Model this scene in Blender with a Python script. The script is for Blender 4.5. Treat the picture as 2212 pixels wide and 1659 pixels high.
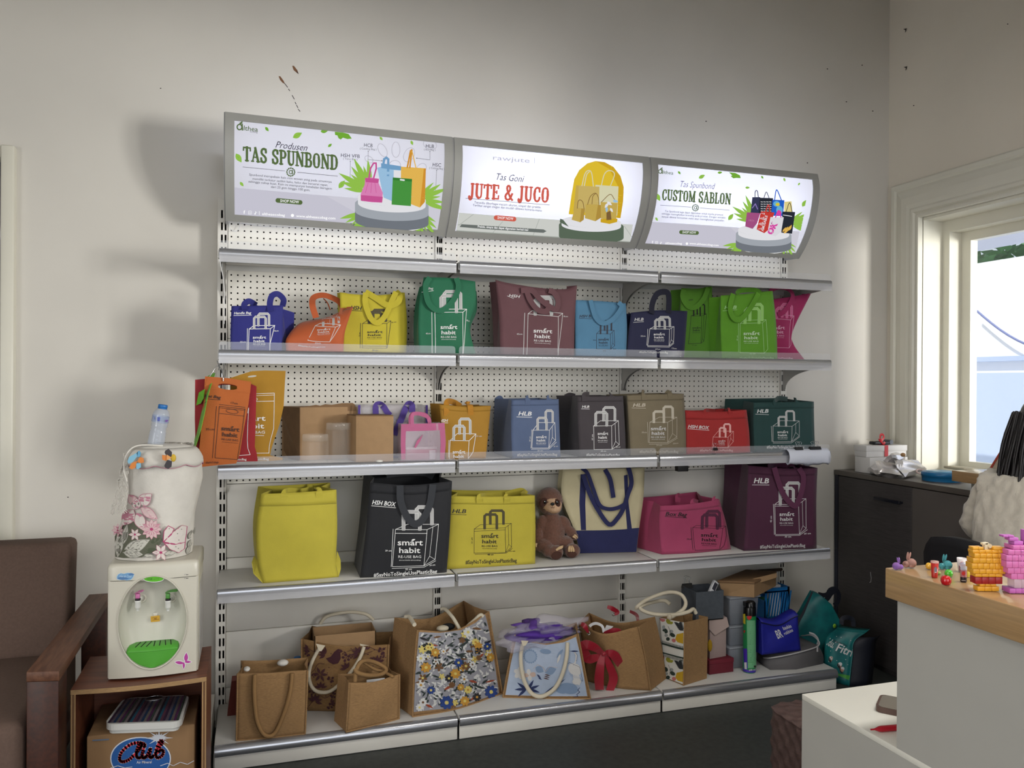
import bpy,bmesh,math,random
import numpy as np
from mathutils import Matrix,Vector
from mathutils.geometry import tessellate_polygon
for _o in list(bpy.data.objects): bpy.data.objects.remove(_o)
SC = bpy.context.scene;COL = SC.collection
PI = math.pi
# ---------------------------------------------------------------- camera
FPX,IW,IH = 1739.48,2212,1659
CAMP = np.array([0.1219,-3.5052,1.4174]);YAW,PITCH,ROLL = -0.3106,-0.0024,0.0060
_f = np.array([-math.sin(YAW)*math.cos(PITCH),math.cos(YAW)*math.cos(PITCH),math.sin(PITCH)])
_r0 = np.array([math.cos(YAW),math.sin(YAW),0.]);_u0 = np.cross(_r0,_f)
CR = _r0*math.cos(ROLL)+_u0*math.sin(ROLL);CU = -_r0*math.sin(ROLL)+_u0*math.cos(ROLL)
cd = bpy.data.cameras.new('camera');cam = bpy.data.objects.new('camera',cd);COL.objects.link(cam)
cd.sensor_width = 36.0;cd.lens = FPX/IW*36.0;cd.clip_start = .02;cd.clip_end = 200
cam.matrix_world = Matrix(((CR[0],CU[0],-_f[0],CAMP[0]),(CR[1],CU[1],-_f[1],CAMP[1]),(CR[2],CU[2],-_f[2],CAMP[2]),(0,0,0,1)))
SC.camera = cam
# ---------------------------------------------------------------- exposure, sky, sun, added daylight lamps
SC.view_settings.view_transform = 'Standard';SC.view_settings.look = 'None'
SC.view_settings.gamma = 1.0;SC.view_settings.use_curve_mapping = False
SC.view_settings.exposure = 0.0
SC.cycles.use_denoising = True
SC.cycles.max_bounces = 8;SC.cycles.diffuse_bounces = 4;SC.cycles.transparent_max_bounces = 16
SC.cycles.caustics_reflective = False;SC.cycles.caustics_refractive = False
SC.cycles.sample_clamp_indirect = 6.0
wd = bpy.data.worlds.new('sky');SC.world = wd;wd.use_nodes = True
_bg = wd.node_tree.nodes['Background'];_bg.inputs[0].default_value = (.80,.90,1.0,1);_bg.inputs[1].default_value = .8
def area(name,loc,aim,sx,sy,power,col=(1,1,1)):
    l = bpy.data.lights.new(name,'AREA');l.shape = 'RECTANGLE';l.size = sx;l.size_y = sy;l.energy = power;l.color = col
    o = bpy.data.objects.new(name,l);COL.objects.link(o);o.location = loc
    o.rotation_euler = (Vector(aim)-Vector(loc)).to_track_quat('-Z','Y').to_euler()
    return o
L_YARD = 430;L_SHOP = 50;L_SIDE = 56;L_CEIL = 15;TUBE = 10.5
area('added_yard_lamp',(5.45,-5.45,1.75),(3.42,-3.55,1.9),1.2,1.2,L_YARD,(1,.98,.93))  # added area lamp outside the assumed near window, beamed at the left wall
area('assumed_shopfront_lamp',(1.0,-6.85,1.5),(1.0,0,1.5),3.6,2.4,L_SHOP,(.98,.98,1))  # added area lamp for an assumed shopfront behind the camera
area('added_side_fill',(-3.02,-4.2,1.35),(3,-3.2,1.6),2.0,2.1,L_SIDE,(1,.97,.93))  # fill lamp added at an invented side opening to brighten the window wall
sl = bpy.data.lights.new('sun','SUN');sl.energy = 2.4;sl.angle = .01;sl.color = (1,.97,.92);so = bpy.data.objects.new('sun',sl);COL.objects.link(so);so.rotation_euler = Vector((1,.15,-1.35)).to_track_quat('-Z','Y').to_euler()      # high sun from over the roof, on the yard wall
# ---------------------------------------------------------------- pixel -> place on a real plane
def ray(x,y): return CR*((x-IW/2)/FPX)+CU*((IH/2-y)/FPX)+_f
def onx(x,y,X): d = ray(x,y);return CAMP+d*((X-CAMP[0])/d[0])
def ony(x,y,Y): d = ray(x,y);return CAMP+d*((Y-CAMP[1])/d[1])
def onz(x,y,Z): d = ray(x,y);return CAMP+d*((Z-CAMP[2])/d[2])
def px(P):
    v = np.asarray(P,float)-CAMP;w = v@_f
    return np.array([IW/2+FPX*(v@CR)/w,IH/2-FPX*(v@CU)/w])
def zoom(x0,y0,s): return lambda *a: (x0+a[0]*s,y0+a[1]*s)+tuple(a[2:])
Z1 = zoom(450,560,.22604);Z2 = zoom(880,560,.22604);Z3 = zoom(1330,580,.22604);Z4 = zoom(400,770,.22604)
Z5 = zoom(740,800,.22604);Z6 = zoom(1180,820,.28933);Z7 = zoom(440,1000,.25316);Z8 = zoom(920,1000,.22604)
Z9 = zoom(1370,970,.20796);Z10 = zoom(440,1220,.26467);Z11 = zoom(840,1280,.217);Z12 = zoom(1220,1220,.19286)
Z13 = zoom(1440,1210,.217);Z14 = zoom(210,850,.22907);Z15 = zoom(200,1160,.19886);Z16 = zoom(0,1150,.30691)
Z17 = zoom(1780,900,.1989);Z18 = zoom(1880,1150,.15009);Z19 = zoom(1640,1200,.27673)
S1 = zoom(460,220,.24412);S2 = zoom(960,270,.217);S3 = zoom(1360,310,.217)
# ---------------------------------------------------------------- materials
def lin(c):
    if max(c) > 1.0: c = [v/255. for v in c]
    return tuple((v/12.92 if v <= .04045 else ((v+.055)/1.055)**2.4) for v in c[:3])+(1.0,)
_MC = {}
def mat(key,col=(200,200,200),rough=.6,metal=0.,grain=0.,gscale=60.,bump=0.,bscale=200.,spec=.5,emit=None,estr=0.,stretch=None,trans=0.,coat=0.,sheen=0.,col2=None):
    if key in _MC: return _MC[key]
    m = bpy.data.materials.new(key);m.use_nodes = True;nt = m.node_tree;N = nt.nodes;L = nt.links
    b = N['Principled BSDF'];b.inputs['Base Color'].default_value = lin(col);b.inputs['Roughness'].default_value = rough
    b.inputs['Metallic'].default_value = metal;b.inputs['Specular IOR Level'].default_value = spec
    b.inputs['Coat Weight'].default_value = coat;b.inputs['Sheen Weight'].default_value = sheen
    if emit is not None: b.inputs['Emission Color'].default_value = lin(emit);b.inputs['Emission Strength'].default_value = estr
    if grain or bump or col2:
        tc = N.new('ShaderNodeTexCoord');mp = N.new('ShaderNodeMapping');L.new(tc.outputs['Object'],mp.inputs[0])
        if stretch: mp.inputs['Scale'].default_value = stretch
    if grain or col2:
        n = N.new('ShaderNodeTexNoise');n.inputs['Scale'].default_value = gscale;n.inputs['Detail'].default_value = 5;L.new(mp.outputs[0],n.inputs[0])
        r = N.new('ShaderNodeValToRGB');L.new(n.outputs[0],r.inputs[0])
        c = np.array(lin(col));c2 = np.array(lin(col2)) if col2 else c*(1-grain)
        c1 = c if col2 else np.minimum(c*(1+grain*.6),1.)
        r.color_ramp.elements[0].position = .32;r.color_ramp.elements[1].position = .68
        r.color_ramp.elements[0].color = (*c2[:3],1);r.color_ramp.elements[1].color = (*c1[:3],1);L.new(r.outputs[0],b.inputs['Base Color'])
    if bump:
        n2 = N.new('ShaderNodeTexNoise');n2.inputs['Scale'].default_value = bscale;n2.inputs['Detail'].default_value = 3;L.new(mp.outputs[0],n2.inputs[0])
        bp = N.new('ShaderNodeBump');bp.inputs['Strength'].default_value = bump;bp.inputs['Distance'].default_value = .002;L.new(n2.outputs[0],bp.inputs['Height']);L.new(bp.outputs[0],b.inputs['Normal'])
    if trans: b.inputs['Transmission Weight'].default_value = trans;b.inputs['IOR'].default_value = 1.2
    _MC[key] = m;return m
def clear(key,col=(255,255,255),opaque=.2,rough=.1):     # thin clear plastic: mostly see-through, partly a glossy surface
    if key in _MC: return _MC[key]
    m = bpy.data.materials.new(key);m.use_nodes = True;nt = m.node_tree;N = nt.nodes;L = nt.links
    b = N['Principled BSDF'];b.inputs['Base Color'].default_value = lin(col);b.inputs['Roughness'].default_value = rough;b.inputs['Alpha'].default_value = opaque
    b.inputs['Specular IOR Level'].default_value = 1.0
    _MC[key] = m;return m
def glow(key,col,s=1.0):
    if key in _MC: return _MC[key]
    m = bpy.data.materials.new(key);m.use_nodes = True;nt = m.node_tree;nt.nodes.clear()
    e = nt.nodes.new('ShaderNodeEmission');e.inputs[0].default_value = lin(col);e.inputs[1].default_value = s
    o = nt.nodes.new('ShaderNodeOutputMaterial');nt.links.new(e.outputs[0],o.inputs[0]);_MC[key] = m;return m
# ---------------------------------------------------------------- objects
def clean(name): return name
def link(name,me,parent=None):
    o = bpy.data.objects.new(name,me);COL.objects.link(o)
    if parent is not None:
        o.parent = parent;o.matrix_parent_inverse = parent.matrix_world.inverted() if PW.get(parent) is None else PW[parent].inverted()
    return o
PW = {}
def tag(o,label=None,cat=None,group=None,kind=None):
    if label: o['label'] = label
    if cat: o['category'] = cat
    if group: o['group'] = group
    if kind: o['kind'] = kind
    return o
def thing(name,label,cat,loc=(0,0,0),group=None,rz=0.):
    o = bpy.data.objects.new(name,None);COL.objects.link(o);o.empty_display_size = .05
    o.location = loc;o.rotation_euler = (0,0,rz);PW[o] = Matrix.Translation(Vector(loc)) @ Matrix.Rotation(rz,4,'Z')
    return tag(o,label,cat,group)
class MB:
    def __init__(s): s.v = [];s.f = [];s.mi = [];s.mats = [];s.sm = []
    def m(s,mt):
        if mt not in s.mats: s.mats.append(mt)
        return s.mats.index(mt)
    def add(s,vs,fs,mt=None,smooth=False):
        k = len(s.v);s.v += [tuple(map(float,p)) for p in vs];i = s.m(mt) if mt else 0
        for f in fs: s.f.append(tuple(k+j for j in f));s.mi.append(i);s.sm.append(smooth)
        return s
    def box(s,a,b,mt=None,M=None,bev=0.):
        x0,y0,z0 = [min(a[i],b[i]) for i in range(3)];x1,y1,z1 = [max(a[i],b[i]) for i in range(3)]
        if bev > 0: return s.rbox((x0,y0,z0),(x1,y1,z1),bev,mt,M)
        vs = [(x0,y0,z0),(x1,y0,z0),(x1,y1,z0),(x0,y1,z0),(x0,y0,z1),(x1,y0,z1),(x1,y1,z1),(x0,y1,z1)]
        if M is not None: vs = [tuple(M @ Vector(p)) for p in vs]
        return s.add(vs,[(3,2,1,0),(4,5,6,7),(0,1,5,4),(1,2,6,5),(2,3,7,6),(3,0,4,7)],mt)
    def rbox(s,a,b,r,mt=None,M=None,seg=2):
        bm = bmesh.new();bmesh.ops.create_cube(bm,size=1)
        for v in bm.verts: v.co = Vector([a[i]+(v.co[i]+.5)*(b[i]-a[i]) for i in range(3)])
        r = min(r,.49*min(b[i]-a[i] for i in range(3)))
        bmesh.ops.bevel(bm,geom=list(bm.edges),offset=r,segments=seg,profile=.5,affect='EDGES')
        return s.bm(bm,mt,M,True)
    def bm(s,bm,mt=None,M=None,smooth=True):
        bm.verts.index_update();vs = [(M @ v.co if M is not None else v.co)[:] for v in bm.verts]
        s.add(vs,[[v.index for v in f.verts] for f in bm.faces],mt,smooth);bm.free();return s
    def grid(s,P,mt=None,smooth=True,closeu=False):   # P: rows x cols x 3
        P = np.asarray(P);R,Cn = P.shape[:2];fs = []
        for i in range(R-1):
            for j in range(Cn-1): fs.append((i*Cn+j,i*Cn+j+1,(i+1)*Cn+j+1,(i+1)*Cn+j))
            if closeu: fs.append((i*Cn+Cn-1,i*Cn,(i+1)*Cn,(i+1)*Cn+Cn-1))
        return s.add(P.reshape(-1,3),fs,mt,smooth)
    def tube(s,pts,r,mt=None,n=8,caps=True):
        pts = np.asarray(pts,float);m = len(pts);rs = r if hasattr(r,'__len__') else [r]*m
        t = np.gradient(pts,axis=0);t /= np.linalg.norm(t,axis=1)[:,None]+1e-12
        ref = np.array([0,0,1.]) if abs(t[0][2]) < .9 else np.array([1.,0,0]);a = np.cross(t[0],ref);a /= np.linalg.norm(a);rows = []
        for i in range(m):
            a = a-t[i]*(a@t[i]);a /= np.linalg.norm(a);b = np.cross(t[i],a)
            rows.append([pts[i]+rs[i]*(a*math.cos(q)+b*math.sin(q)) for q in np.arange(n)*2*PI/n])
        k = len(s.v);s.grid(rows,mt,True,True)
        if caps: s.add(rows[0],[tuple(range(n))[::-1]],mt);s.add(rows[-1],[tuple(range(n))],mt)
        return s
    def lathe(s,prof,c=(0,0,0),mt=None,n=20,M=None,caps=True,sx=1.,sy=1.):
        rows = [[(c[0]+sx*r*math.cos(q),c[1]+sy*r*math.sin(q),c[2]+z) for q in np.arange(n)*2*PI/n] for r,z in prof]
        if M is not None: rows = [[tuple(M @ Vector(p)) for p in rw] for rw in rows]
        s.grid(rows,mt,True,True)
        if caps: s.add(rows[0],[tuple(range(n))[::-1]],mt);s.add(rows[-1],[tuple(range(n))],mt)
        return s
    def ell(s,c,r,mt=None,n=14,M=None):
        prof = [(max(math.sin(q),1e-3),-math.cos(q)) for q in np.linspace(0,PI,n//2+2)]
        rows = [[(c[0]+r[0]*a*math.cos(q),c[1]+r[1]*a*math.sin(q),c[2]+r[2]*z) for q in np.arange(n)*2*PI/n] for a,z in prof]
        if M is not None: rows = [[tuple(M @ Vector(p)) for p in rw] for rw in rows]
        return s.grid(rows,mt,True,True)
    def prism(s,poly,vec,mt=None):      # planar 3D outline extruded along vec
        n = len(poly);vec = np.asarray(vec,float);A = [np.asarray(p,float) for p in poly];B = [p+vec for p in A]
        tri = tessellate_polygon([[Vector(p) for p in A]])
        fs = [t for t in tri]+[tuple(n+j for j in t)[::-1] for t in tri]+[(i,(i+1) % n,n+(i+1) % n,n+i) for i in range(n)]
        return s.add(A+B,fs,mt)
    def ribbon(s,pts,w,nrm,th=.0015,mt=None):      # flat strap along pts; nrm (one or one per point) is the flat's normal
        pts = np.asarray(pts,float);m = len(pts);nr = np.asarray(nrm,float);nr = np.tile(nr,(m,1)) if nr.ndim == 1 else nr
        t = np.gradient(pts,axis=0);t /= np.linalg.norm(t,axis=1)[:,None]+1e-12
        sd = np.cross(nr,t);sd /= np.linalg.norm(sd,axis=1)[:,None]+1e-9;n2 = np.cross(t,sd);ws = np.full(m,w) if np.isscalar(w) else np.asarray(w)
        rows = [[pts[i]-sd[i]*ws[i]/2+n2[i]*th/2,pts[i]+sd[i]*ws[i]/2+n2[i]*th/2,pts[i]+sd[i]*ws[i]/2-n2[i]*th/2,pts[i]-sd[i]*ws[i]/2-n2[i]*th/2] for i in range(m)]
        s.grid(rows,mt,False,True);s.add(rows[0],[(3,2,1,0)],mt);s.add(rows[-1],[(0,1,2,3)],mt);return s
    def build(s,name,mt=None,parent=None,kind=None):
        me = bpy.data.meshes.new(name);me.from_pydata(s.v,[],s.f)
        for q in (s.mats or [mt]): me.materials.append(q)
        me.polygons.foreach_set('material_index',s.mi);me.polygons.foreach_set('use_smooth',s.sm);me.update()
        bm = bmesh.new();bm.from_mesh(me);bmesh.ops.recalc_face_normals(bm,faces=bm.faces);bm.to_mesh(me);bm.free()
        o = link(name,me,parent)
        if kind: o['kind'] = kind
        return o
def solid(o,th,off=0.):
    q = o.modifiers.new('thickness','SOLIDIFY');q.thickness = th;q.offset = off;return o
def smoothpath(pts,n=24):
    P = np.asarray(pts,float);m = len(P)
    if m < 3: return np.array([P[0]+(P[-1]-P[0])*t for t in np.linspace(0,1,n)])
    E = np.vstack([2*P[0]-P[1],P,2*P[-1]-P[-2]]);out = []
    for t in np.linspace(0,m-1,n):
        i = min(int(t),m-2);q = t-i;a,b,c,d = E[i:i+4]
        out.append(.5*((2*b)+(c-a)*q+(2*a-5*b+4*c-d)*q*q+(3*b-a-3*c+d)*q**3))
    return np.array(out)
# ---------------------------------------------------------------- flat print: artwork laid on a surface
_GC = {}
def glyphs(s,bold=0.,shear=0.,space=1.):
    k = (s,bold,shear,space)
    if k not in _GC:
        c = bpy.data.curves.new('print_source','FONT');c.body = s;c.offset = bold;c.shear = shear;c.resolution_u = 2;c.space_character = space
        o = bpy.data.objects.new('print_source',c);COL.objects.link(o)
        me = bpy.data.meshes.new_from_object(o)
        v = np.array([q.co[:2] for q in me.vertices]).reshape(-1,2);f = [tuple(p.vertices) for p in me.polygons]
        bpy.data.objects.remove(o);bpy.data.curves.remove(c);bpy.data.meshes.remove(me)
        if len(v): v = v-[v[:,0].min(),0]
        _GC[k] = (v,f)
    return _GC[k]
class Art:
    def __init__(s,mp,lift=.0012,dz=.00004): s.mp = mp;s.dz = dz;s.P = [];s.L = [];s.F = [];s.mi = [];s.mats = [];s.z = lift
    def _add(s,pts,faces,mt):
        k = len(s.P);s.P += [tuple(p) for p in pts];s.L += [s.z]*len(pts);s.z += s.dz
        if mt not in s.mats: s.mats.append(mt)
        i = s.mats.index(mt)
        for f in faces: s.F.append(tuple(k+j for j in f));s.mi.append(i)
    mx = 14.
    clip = None
    def poly(s,pts,mt):
        mx = s.mx
        if s.clip:      # keep the ink inside the printed face
            pts = [tuple(p[:2]) for p in pts];c = s.clip
            for (ax,ay),(bx,by) in zip(c,c[1:]+c[:1]):
                ins = lambda p: (bx-ax)*(p[1]-ay)-(by-ay)*(p[0]-ax) >= 0
                out = []
                for p,q in zip(pts,pts[1:]+pts[:1]):
                    if ins(p): out.append(p)
                    if ins(p) != ins(q):
                        d1 = (bx-ax)*(p[1]-ay)-(by-ay)*(p[0]-ax);d2 = (bx-ax)*(q[1]-ay)-(by-ay)*(q[0]-ax);t = d1/(d1-d2);out.append((p[0]+(q[0]-p[0])*t,p[1]+(q[1]-p[1])*t))
                pts = out
                if len(pts) < 3: return
        P = [Vector((p[0],p[1],0)) for p in pts];tr = [tuple(t) for t in tessellate_polygon([P])];V = [(p[0],p[1]) for p in pts]
        todo = tr;done = [];mid = {}
        def midp(a,b):
            k = (min(a,b),max(a,b))
            if k not in mid: mid[k] = len(V);V.append(((V[a][0]+V[b][0])/2,(V[a][1]+V[b][1])/2))
            return mid[k]
        while todo:
            a,b,c = todo.pop()
            e = [(math.hypot(V[i][0]-V[j][0],V[i][1]-V[j][1]),i,j) for i,j in ((a,b),(b,c),(c,a))]
            q = [x[0] > mx for x in e]
            if not any(q): done.append((a,b,c));continue
            if all(q):
                x,y,z = midp(a,b),midp(b,c),midp(c,a);todo += [(a,x,z),(x,b,y),(z,y,c),(x,y,z)];continue
            # split every over-long edge the same way on both sides (edge based, so no cracks)
            l = max(range(3),key=lambda i: e[i][0]);tri = (a,b,c);i,j,k2 = tri[l],tri[(l+1) % 3],tri[(l+2) % 3];w = midp(i,j);todo += [(i,w,k2),(w,j,k2)]
        s._add(V,done,mt)
    def line(s,pts,w,mt,closed=False):
        P = [np.array(p[:2],float) for p in pts]
        if closed: P.append(P[0])
        V = [];F = []
        for a,b in zip(P[:-1],P[1:]):
            d = b-a;l = np.hypot(*d)
            if l < 1e-6: continue
            d /= l;n = np.array([-d[1],d[0]])*w/2;a2 = a-d*w*.35;b2 = b+d*w*.35;m = max(1,int(l/12)+1);k = len(V)
            for i in range(m+1):
                q = a2+(b2-a2)*i/m;V += [q-n,q+n]
            F += [(k+2*i,k+2*i+1,k+2*i+3,k+2*i+2) for i in range(m)]
        s._add(V,F,mt)
    def ell(s,c,rx,ry,mt,rot=0.,n=20,a0=0.,a1=2*PI):
        pts = []
        for q in np.linspace(a0,a1,n,endpoint=abs(a1-a0) < 6.2): x,y = rx*math.cos(q),ry*math.sin(q);pts.append((c[0]+x*math.cos(rot)-y*math.sin(rot),c[1]+x*math.sin(rot)+y*math.cos(rot)))
        s.poly(pts,mt)
    def leaf(s,c,l,w,ang,mt,vein=None):
        d = np.array([math.cos(ang),math.sin(ang)]);n = np.array([-d[1],d[0]]);t = np.linspace(0,1,9)
        up = [np.array(c[:2])+d*l*(q-.5)+n*w*.5*math.sin(PI*q**.85) for q in t];dn = [np.array(c[:2])+d*l*(q-.5)-n*w*.5*math.sin(PI*q**.85) for q in t[-2:0:-1]]
        s.poly(up+dn,mt)
        if vein: s.line([np.array(c[:2])-d*l*.5,np.array(c[:2])+d*l*.4],max(l*.03,.5),vein)
    def text(s,t,a,b,h,mt,bold=.02,shear=0.,space=1.,up=None,fit=True):
        # baseline from a to b (pixels of the photograph), capital height h
        v,f = glyphs(t,bold,shear,space)
        if not len(v): return
        a = np.array(a[:2],float);b = np.array(b[:2],float);d = b-a;L = np.hypot(*d);w = v[:,0].max();e = d/L
        u = np.array(up,float) if up is not None else np.array([e[1],-e[0]]);u /= np.hypot(*u)
        sx = L/w;sy = h/.69
        s._add(a+np.outer(v[:,0]*sx,e)+np.outer(v[:,1]*sy,u),f,mt)
    def build(s,name,parent=None):
        if not s.P: return None
        co = s.mp(np.array(s.P),np.array(s.L));me = bpy.data.meshes.new(name);me.from_pydata([tuple(c) for c in co],[],s.F)
        for m in s.mats: me.materials.append(m)
        me.polygons.foreach_set('material_index',s.mi);me.update();return link(name,me,parent)
def planemap(p0,n):       # artwork on the plane through p0 with normal n
    p0 = np.asarray(p0,float);n = np.asarray(n,float);n /= np.linalg.norm(n)
    if (CAMP-p0)@n < 0: n = -n
    def f(P,Lf):
        d = CR*((P[:,:1]-IW/2)/FPX)+CU*((IH/2-P[:,1:2])/FPX)+_f
        t = ((p0-CAMP)@n)/(d@n);return CAMP+d*t[:,None]+n*Lf[:,None]
    return f
# ================================================================ the setting
WY = .06                                   # face of the back wall
RX = 3.42                                  # face of the wall with the window
M_wall = mat('painted plaster',(214,210,202),.75,grain=.035,gscale=2.2,bump=.12,bscale=35)
M_wall_r = mat('painted plaster warm',(226,218,203),.75,grain=.03,gscale=2.5,bump=.12,bscale=35)
M_trim = mat('cream gloss paint',(222,219,205),.35,grain=.02,gscale=6)
M_floor = mat('dark vinyl floor',(60,63,61),.55,grain=.25,gscale=40,bump=.15,bscale=120)
M_ceil = mat('ceiling paint',(225,223,218),.8)
M_dark = mat('dark hollow',(22,22,24),.9)
CEIL = 3.75
def struct(mb,name,mt=None): o = mb.build(name,mt);o['kind'] = 'structure';return o
struct(MB().box((-3.2,-7.2,-.1),(RX+.3,WY+.2,0),M_floor),'floor')
LOWC = 2.6;cb_ = MB();cb_.box((-3.2,-1.76,CEIL),(RX+.3,WY+.2,CEIL+.1),M_ceil);cb_.box((-3.2,-7.2,LOWC),(RX+.3,-1.75,LOWC+.12),M_ceil);cb_.box((-3.2,-1.87,LOWC+.12),(RX+.3,-1.75,CEIL+.1),M_ceil);struct(cb_,'ceiling')      # unseen lower ceiling and drop wall, added to shade the upper back wall
# back wall with the glazed door opening at its left
DX0,DX1,DZ = -1.62,-.80,2.27
wb = MB();wb.box((-3.2,WY,0),(DX0,WY+.15,CEIL),M_wall);wb.box((DX1,WY,0),(RX+.25,WY+.15,CEIL),M_wall);wb.box((DX0,WY,DZ),(DX1,WY+.15,CEIL),M_wall)
wall_back = struct(wb,'wall_back')
wl_ = MB();wl_.box((-3.2,-7.2,0),(-3.05,-5.3,CEIL),M_wall);wl_.box((-3.2,-3.1,0),(-3.05,WY,CEIL),M_wall);wl_.box((-3.2,-5.3,2.45),(-3.05,-3.1,CEIL),M_wall);struct(wl_,'wall_left')  # unseen side opening added for the fill lamp
wf = MB();wf.box((-3.2,-7.2,0),(-1.0,-7.05,CEIL),M_wall);wf.box((3.0,-7.2,0),(RX+.25,-7.05,CEIL),M_wall);wf.box((-1,-7.2,2.75),(3,-7.05,CEIL),M_wall);wf.box((-1,-7.2,0),(3,-7.05,.25),M_wall)
struct(wf,'wall_front')  # unseen front wall, its shopfront opening assumed
# right wall: openings for the window by the corner and an assumed one nearer the camera; it leans out a little above the window
OY0,OY1,OZ0,OZ1 = -.178,-1.15,.92,2.283  # corner window's unseen near end set short to cut daylight on the back wall
PY0,PY1,PZ0,PZ1 = -3.0,-4.1,1.2,2.6
def lean(z): return max(0.,z-2.45)*.030
wr = MB();ys = [WY+.01,OY0,OY1,PY0,PY1,-7.2];zs = [0,OZ0,PZ0,OZ1,2.45,PZ1,2.8,3.3,CEIL]
for i in range(5):
    for j in range(8):
        y0,y1,z0,z1 = ys[i],ys[i+1],zs[j],zs[j+1]
        if (i == 1 and OZ0 <= z0 < OZ1) or (i == 3 and PZ0 <= z0 < PZ1): continue
        wr.add([(RX+lean(z0)-.003,y0,z0),(RX+lean(z0)-.003,y1,z0),(RX+lean(z1)-.003,y1,z1),(RX+lean(z1)-.003,y0,z1)],[(0,1,2,3)],M_wall_r)
wr.box((RX,WY,0),(RX+.24,OY0,CEIL),M_wall_r);wr.box((RX,OY0,0),(RX+.24,OY1,OZ0),M_wall_r);wr.box((RX,OY0,OZ1),(RX+.24,OY1,CEIL),M_wall_r)
wr.box((RX,OY1,0),(RX+.24,PY0,CEIL),M_wall_r);wr.box((RX,PY0,0),(RX+.24,PY1,PZ0),M_wall_r);wr.box((RX,PY0,PZ1),(RX+.24,PY1,CEIL),M_wall_r);wr.box((RX,PY1,0),(RX+.24,-7.2,CEIL),M_wall_r)
wall_right = struct(wr,'wall_right')
# moulded casing around the window: profile (distance from the opening, height off the wall) swept round the corner
prof = [(.20,0),(.205,.012),(.196,.020),(.175,.020),(.165,.012),(.150,.020),(.115,.030),(.075,.034),(.055,.030),(.045,.036),(.030,.036),(.022,.024),(.012,.030),(0,.030),(0,-.02)]
def casing(y0,y1,z0,z1,nm):
    mb = MB();c = [(y0,z0,1,0),(y0,z1,1,1),(y1,z1,-1,1),(y1,z0,-1,0)]
    rows = [[(RX-h,y+sy*d,z+sz*d) for d,h in prof] for (y,z,sy,sz) in c]
    mb.grid(rows,M_trim,False);return struct(mb,nm)
casing(OY0,OY1,.92,OZ1,'trim_1')
# two-step jamb, sash and pane
w1 = MB();X2,X3 = 3.548,3.627;Y2,Y3,Zt2,Zt3 = -.226,-.283,2.215,2.16
def ring(mb,xa,xb,y0,y1,z0,z1,iy,iz,mt):      # frame bars between two rectangles
    mb.box((xa,y0,z0),(xb,y0-iy,z1),mt);mb.box((xa,y1,z0),(xb,y1+iy,z1),mt);mb.box((xa,y0-iy,z1-iz),(xb,y1+iy,z1),mt);mb.box((xa,y0-iy,z0),(xb,y1+iy,z0+iz),mt)
ring(w1,RX+.002,X2,OY0,OY1,OZ0,OZ1,.004,.016,M_trim);ring(w1,X2,X3,OY0,OY1,OZ0,OZ1,.048,.075,M_trim)
window_1 = struct(w1,'window_1')
sf = MB();ring(sf,X3,X3+.045,OY0-.02,OY1+.02,OZ0+.02,OZ1-.04,.085,.083,M_trim);sf.build('window_sash',M_trim,window_1)
g = MB().box((X3+.02,OY0-.08,OZ0+.08),(X3+.026,OY1+.08,OZ1-.1),clear('window glass',(235,242,250),.06,.02));g.build('pane',None,window_1)
w2 = MB();ring(w2,RX+.05,RX+.12,PY0,PY1,PZ0,PZ1,.06,.06,M_trim);w2.box((RX+.05,-3.58,PZ0),(RX+.12,-3.52,PZ1),M_trim);struct(w2,'assumed_window')  # unseen window assumed from the sign's shadow; the added lamp shines through it
# glazed door at the left edge of the view
jx = -.757;d1 = MB()
for xa,xb in ((jx-.047,jx),(DX0-.05,DX0+.01)): d1.rbox((xa,WY-.035,0),(xb,WY+.1,DZ+.045),.006,M_trim)
d1.rbox((DX0-.0105,WY-.034,DZ-.005),(jx-.0475,WY+.1,DZ+.044),.004,M_trim)
door_1 = struct(d1,'door_1')
MB().box((DX0,WY+.05,.05),(jx-.04,WY+.06,DZ),mat('dark reflecting glass',(58,60,78),.08,spec=1.0)).build('door_glass',None,door_1)
dl = MB();ring(dl,0,1,0,1,0,1,.1,.1,M_trim);dl = MB()
for xa,xb,za,zb in ((DX0,DX0+.02,.02,DZ),(DX0,jx-.04,.02,.14)): dl.box((xa,WY+.03,za),(xb,WY+.08,zb),M_trim)
dl.build('door_leaf_frame',M_trim,door_1)
# scuffs and chips in the plaster
sc_ = Art(planemap((0,WY,0),(0,-1,0)),.0006);ms = mat('scuffed brown',(120,84,58),.9);mk = mat('chip dark',(52,46,44),.9)
Zs = zoom(260,100,.3255)
sc_.poly([Zs(1140,130),Zs(1152,130),Zs(1175,160),Zs(1184,186),Zs(1170,176),Zs(1150,158)],ms);sc_.poly([Zs(1050,198),Zs(1062,200),Zs(1085,232),Zs(1090,248),Zs(1078,244),Zs(1060,224)],ms)
sc_.poly([Zs(1168,158),Zs(1184,186),Zs(1172,176)],mk)
for a,b in (((1088,244),(1110,272)),((1116,284),(1124,296)),((1140,326),(1154,350)),((1160,372),(1166,384)),((1170,392),(1178,408)),((1180,418),(1192,432))): sc_.line([Zs(*a),Zs(*b)],1.4,mk)
for x,y in ((1787,149),(1744,352),(1525,262),(1862,141),(1828,220),(1885,240),(347,191),(147,1074)): sc_.ell((x,y),1.6,1.2,mk,n=7)
sc_.build('scuff_mark',wall_back)
sr = Art(planemap((RX-.003,0,0),(1,0,0)),.0006)
for x,y in ((1956,66),(1957,148)): sr.poly([(x-5,y-3),(x+3,y-5),(x+1,y+2),(x-1,y+5),(x,y-1)],mk)
for x,y in ((1974,228),(2177,52)): sr.ell((x,y),1.6,1.2,mk,n=7)
sr.build('scuff_mark',wall_right)
cw = MB();random.seed(4)
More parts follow.
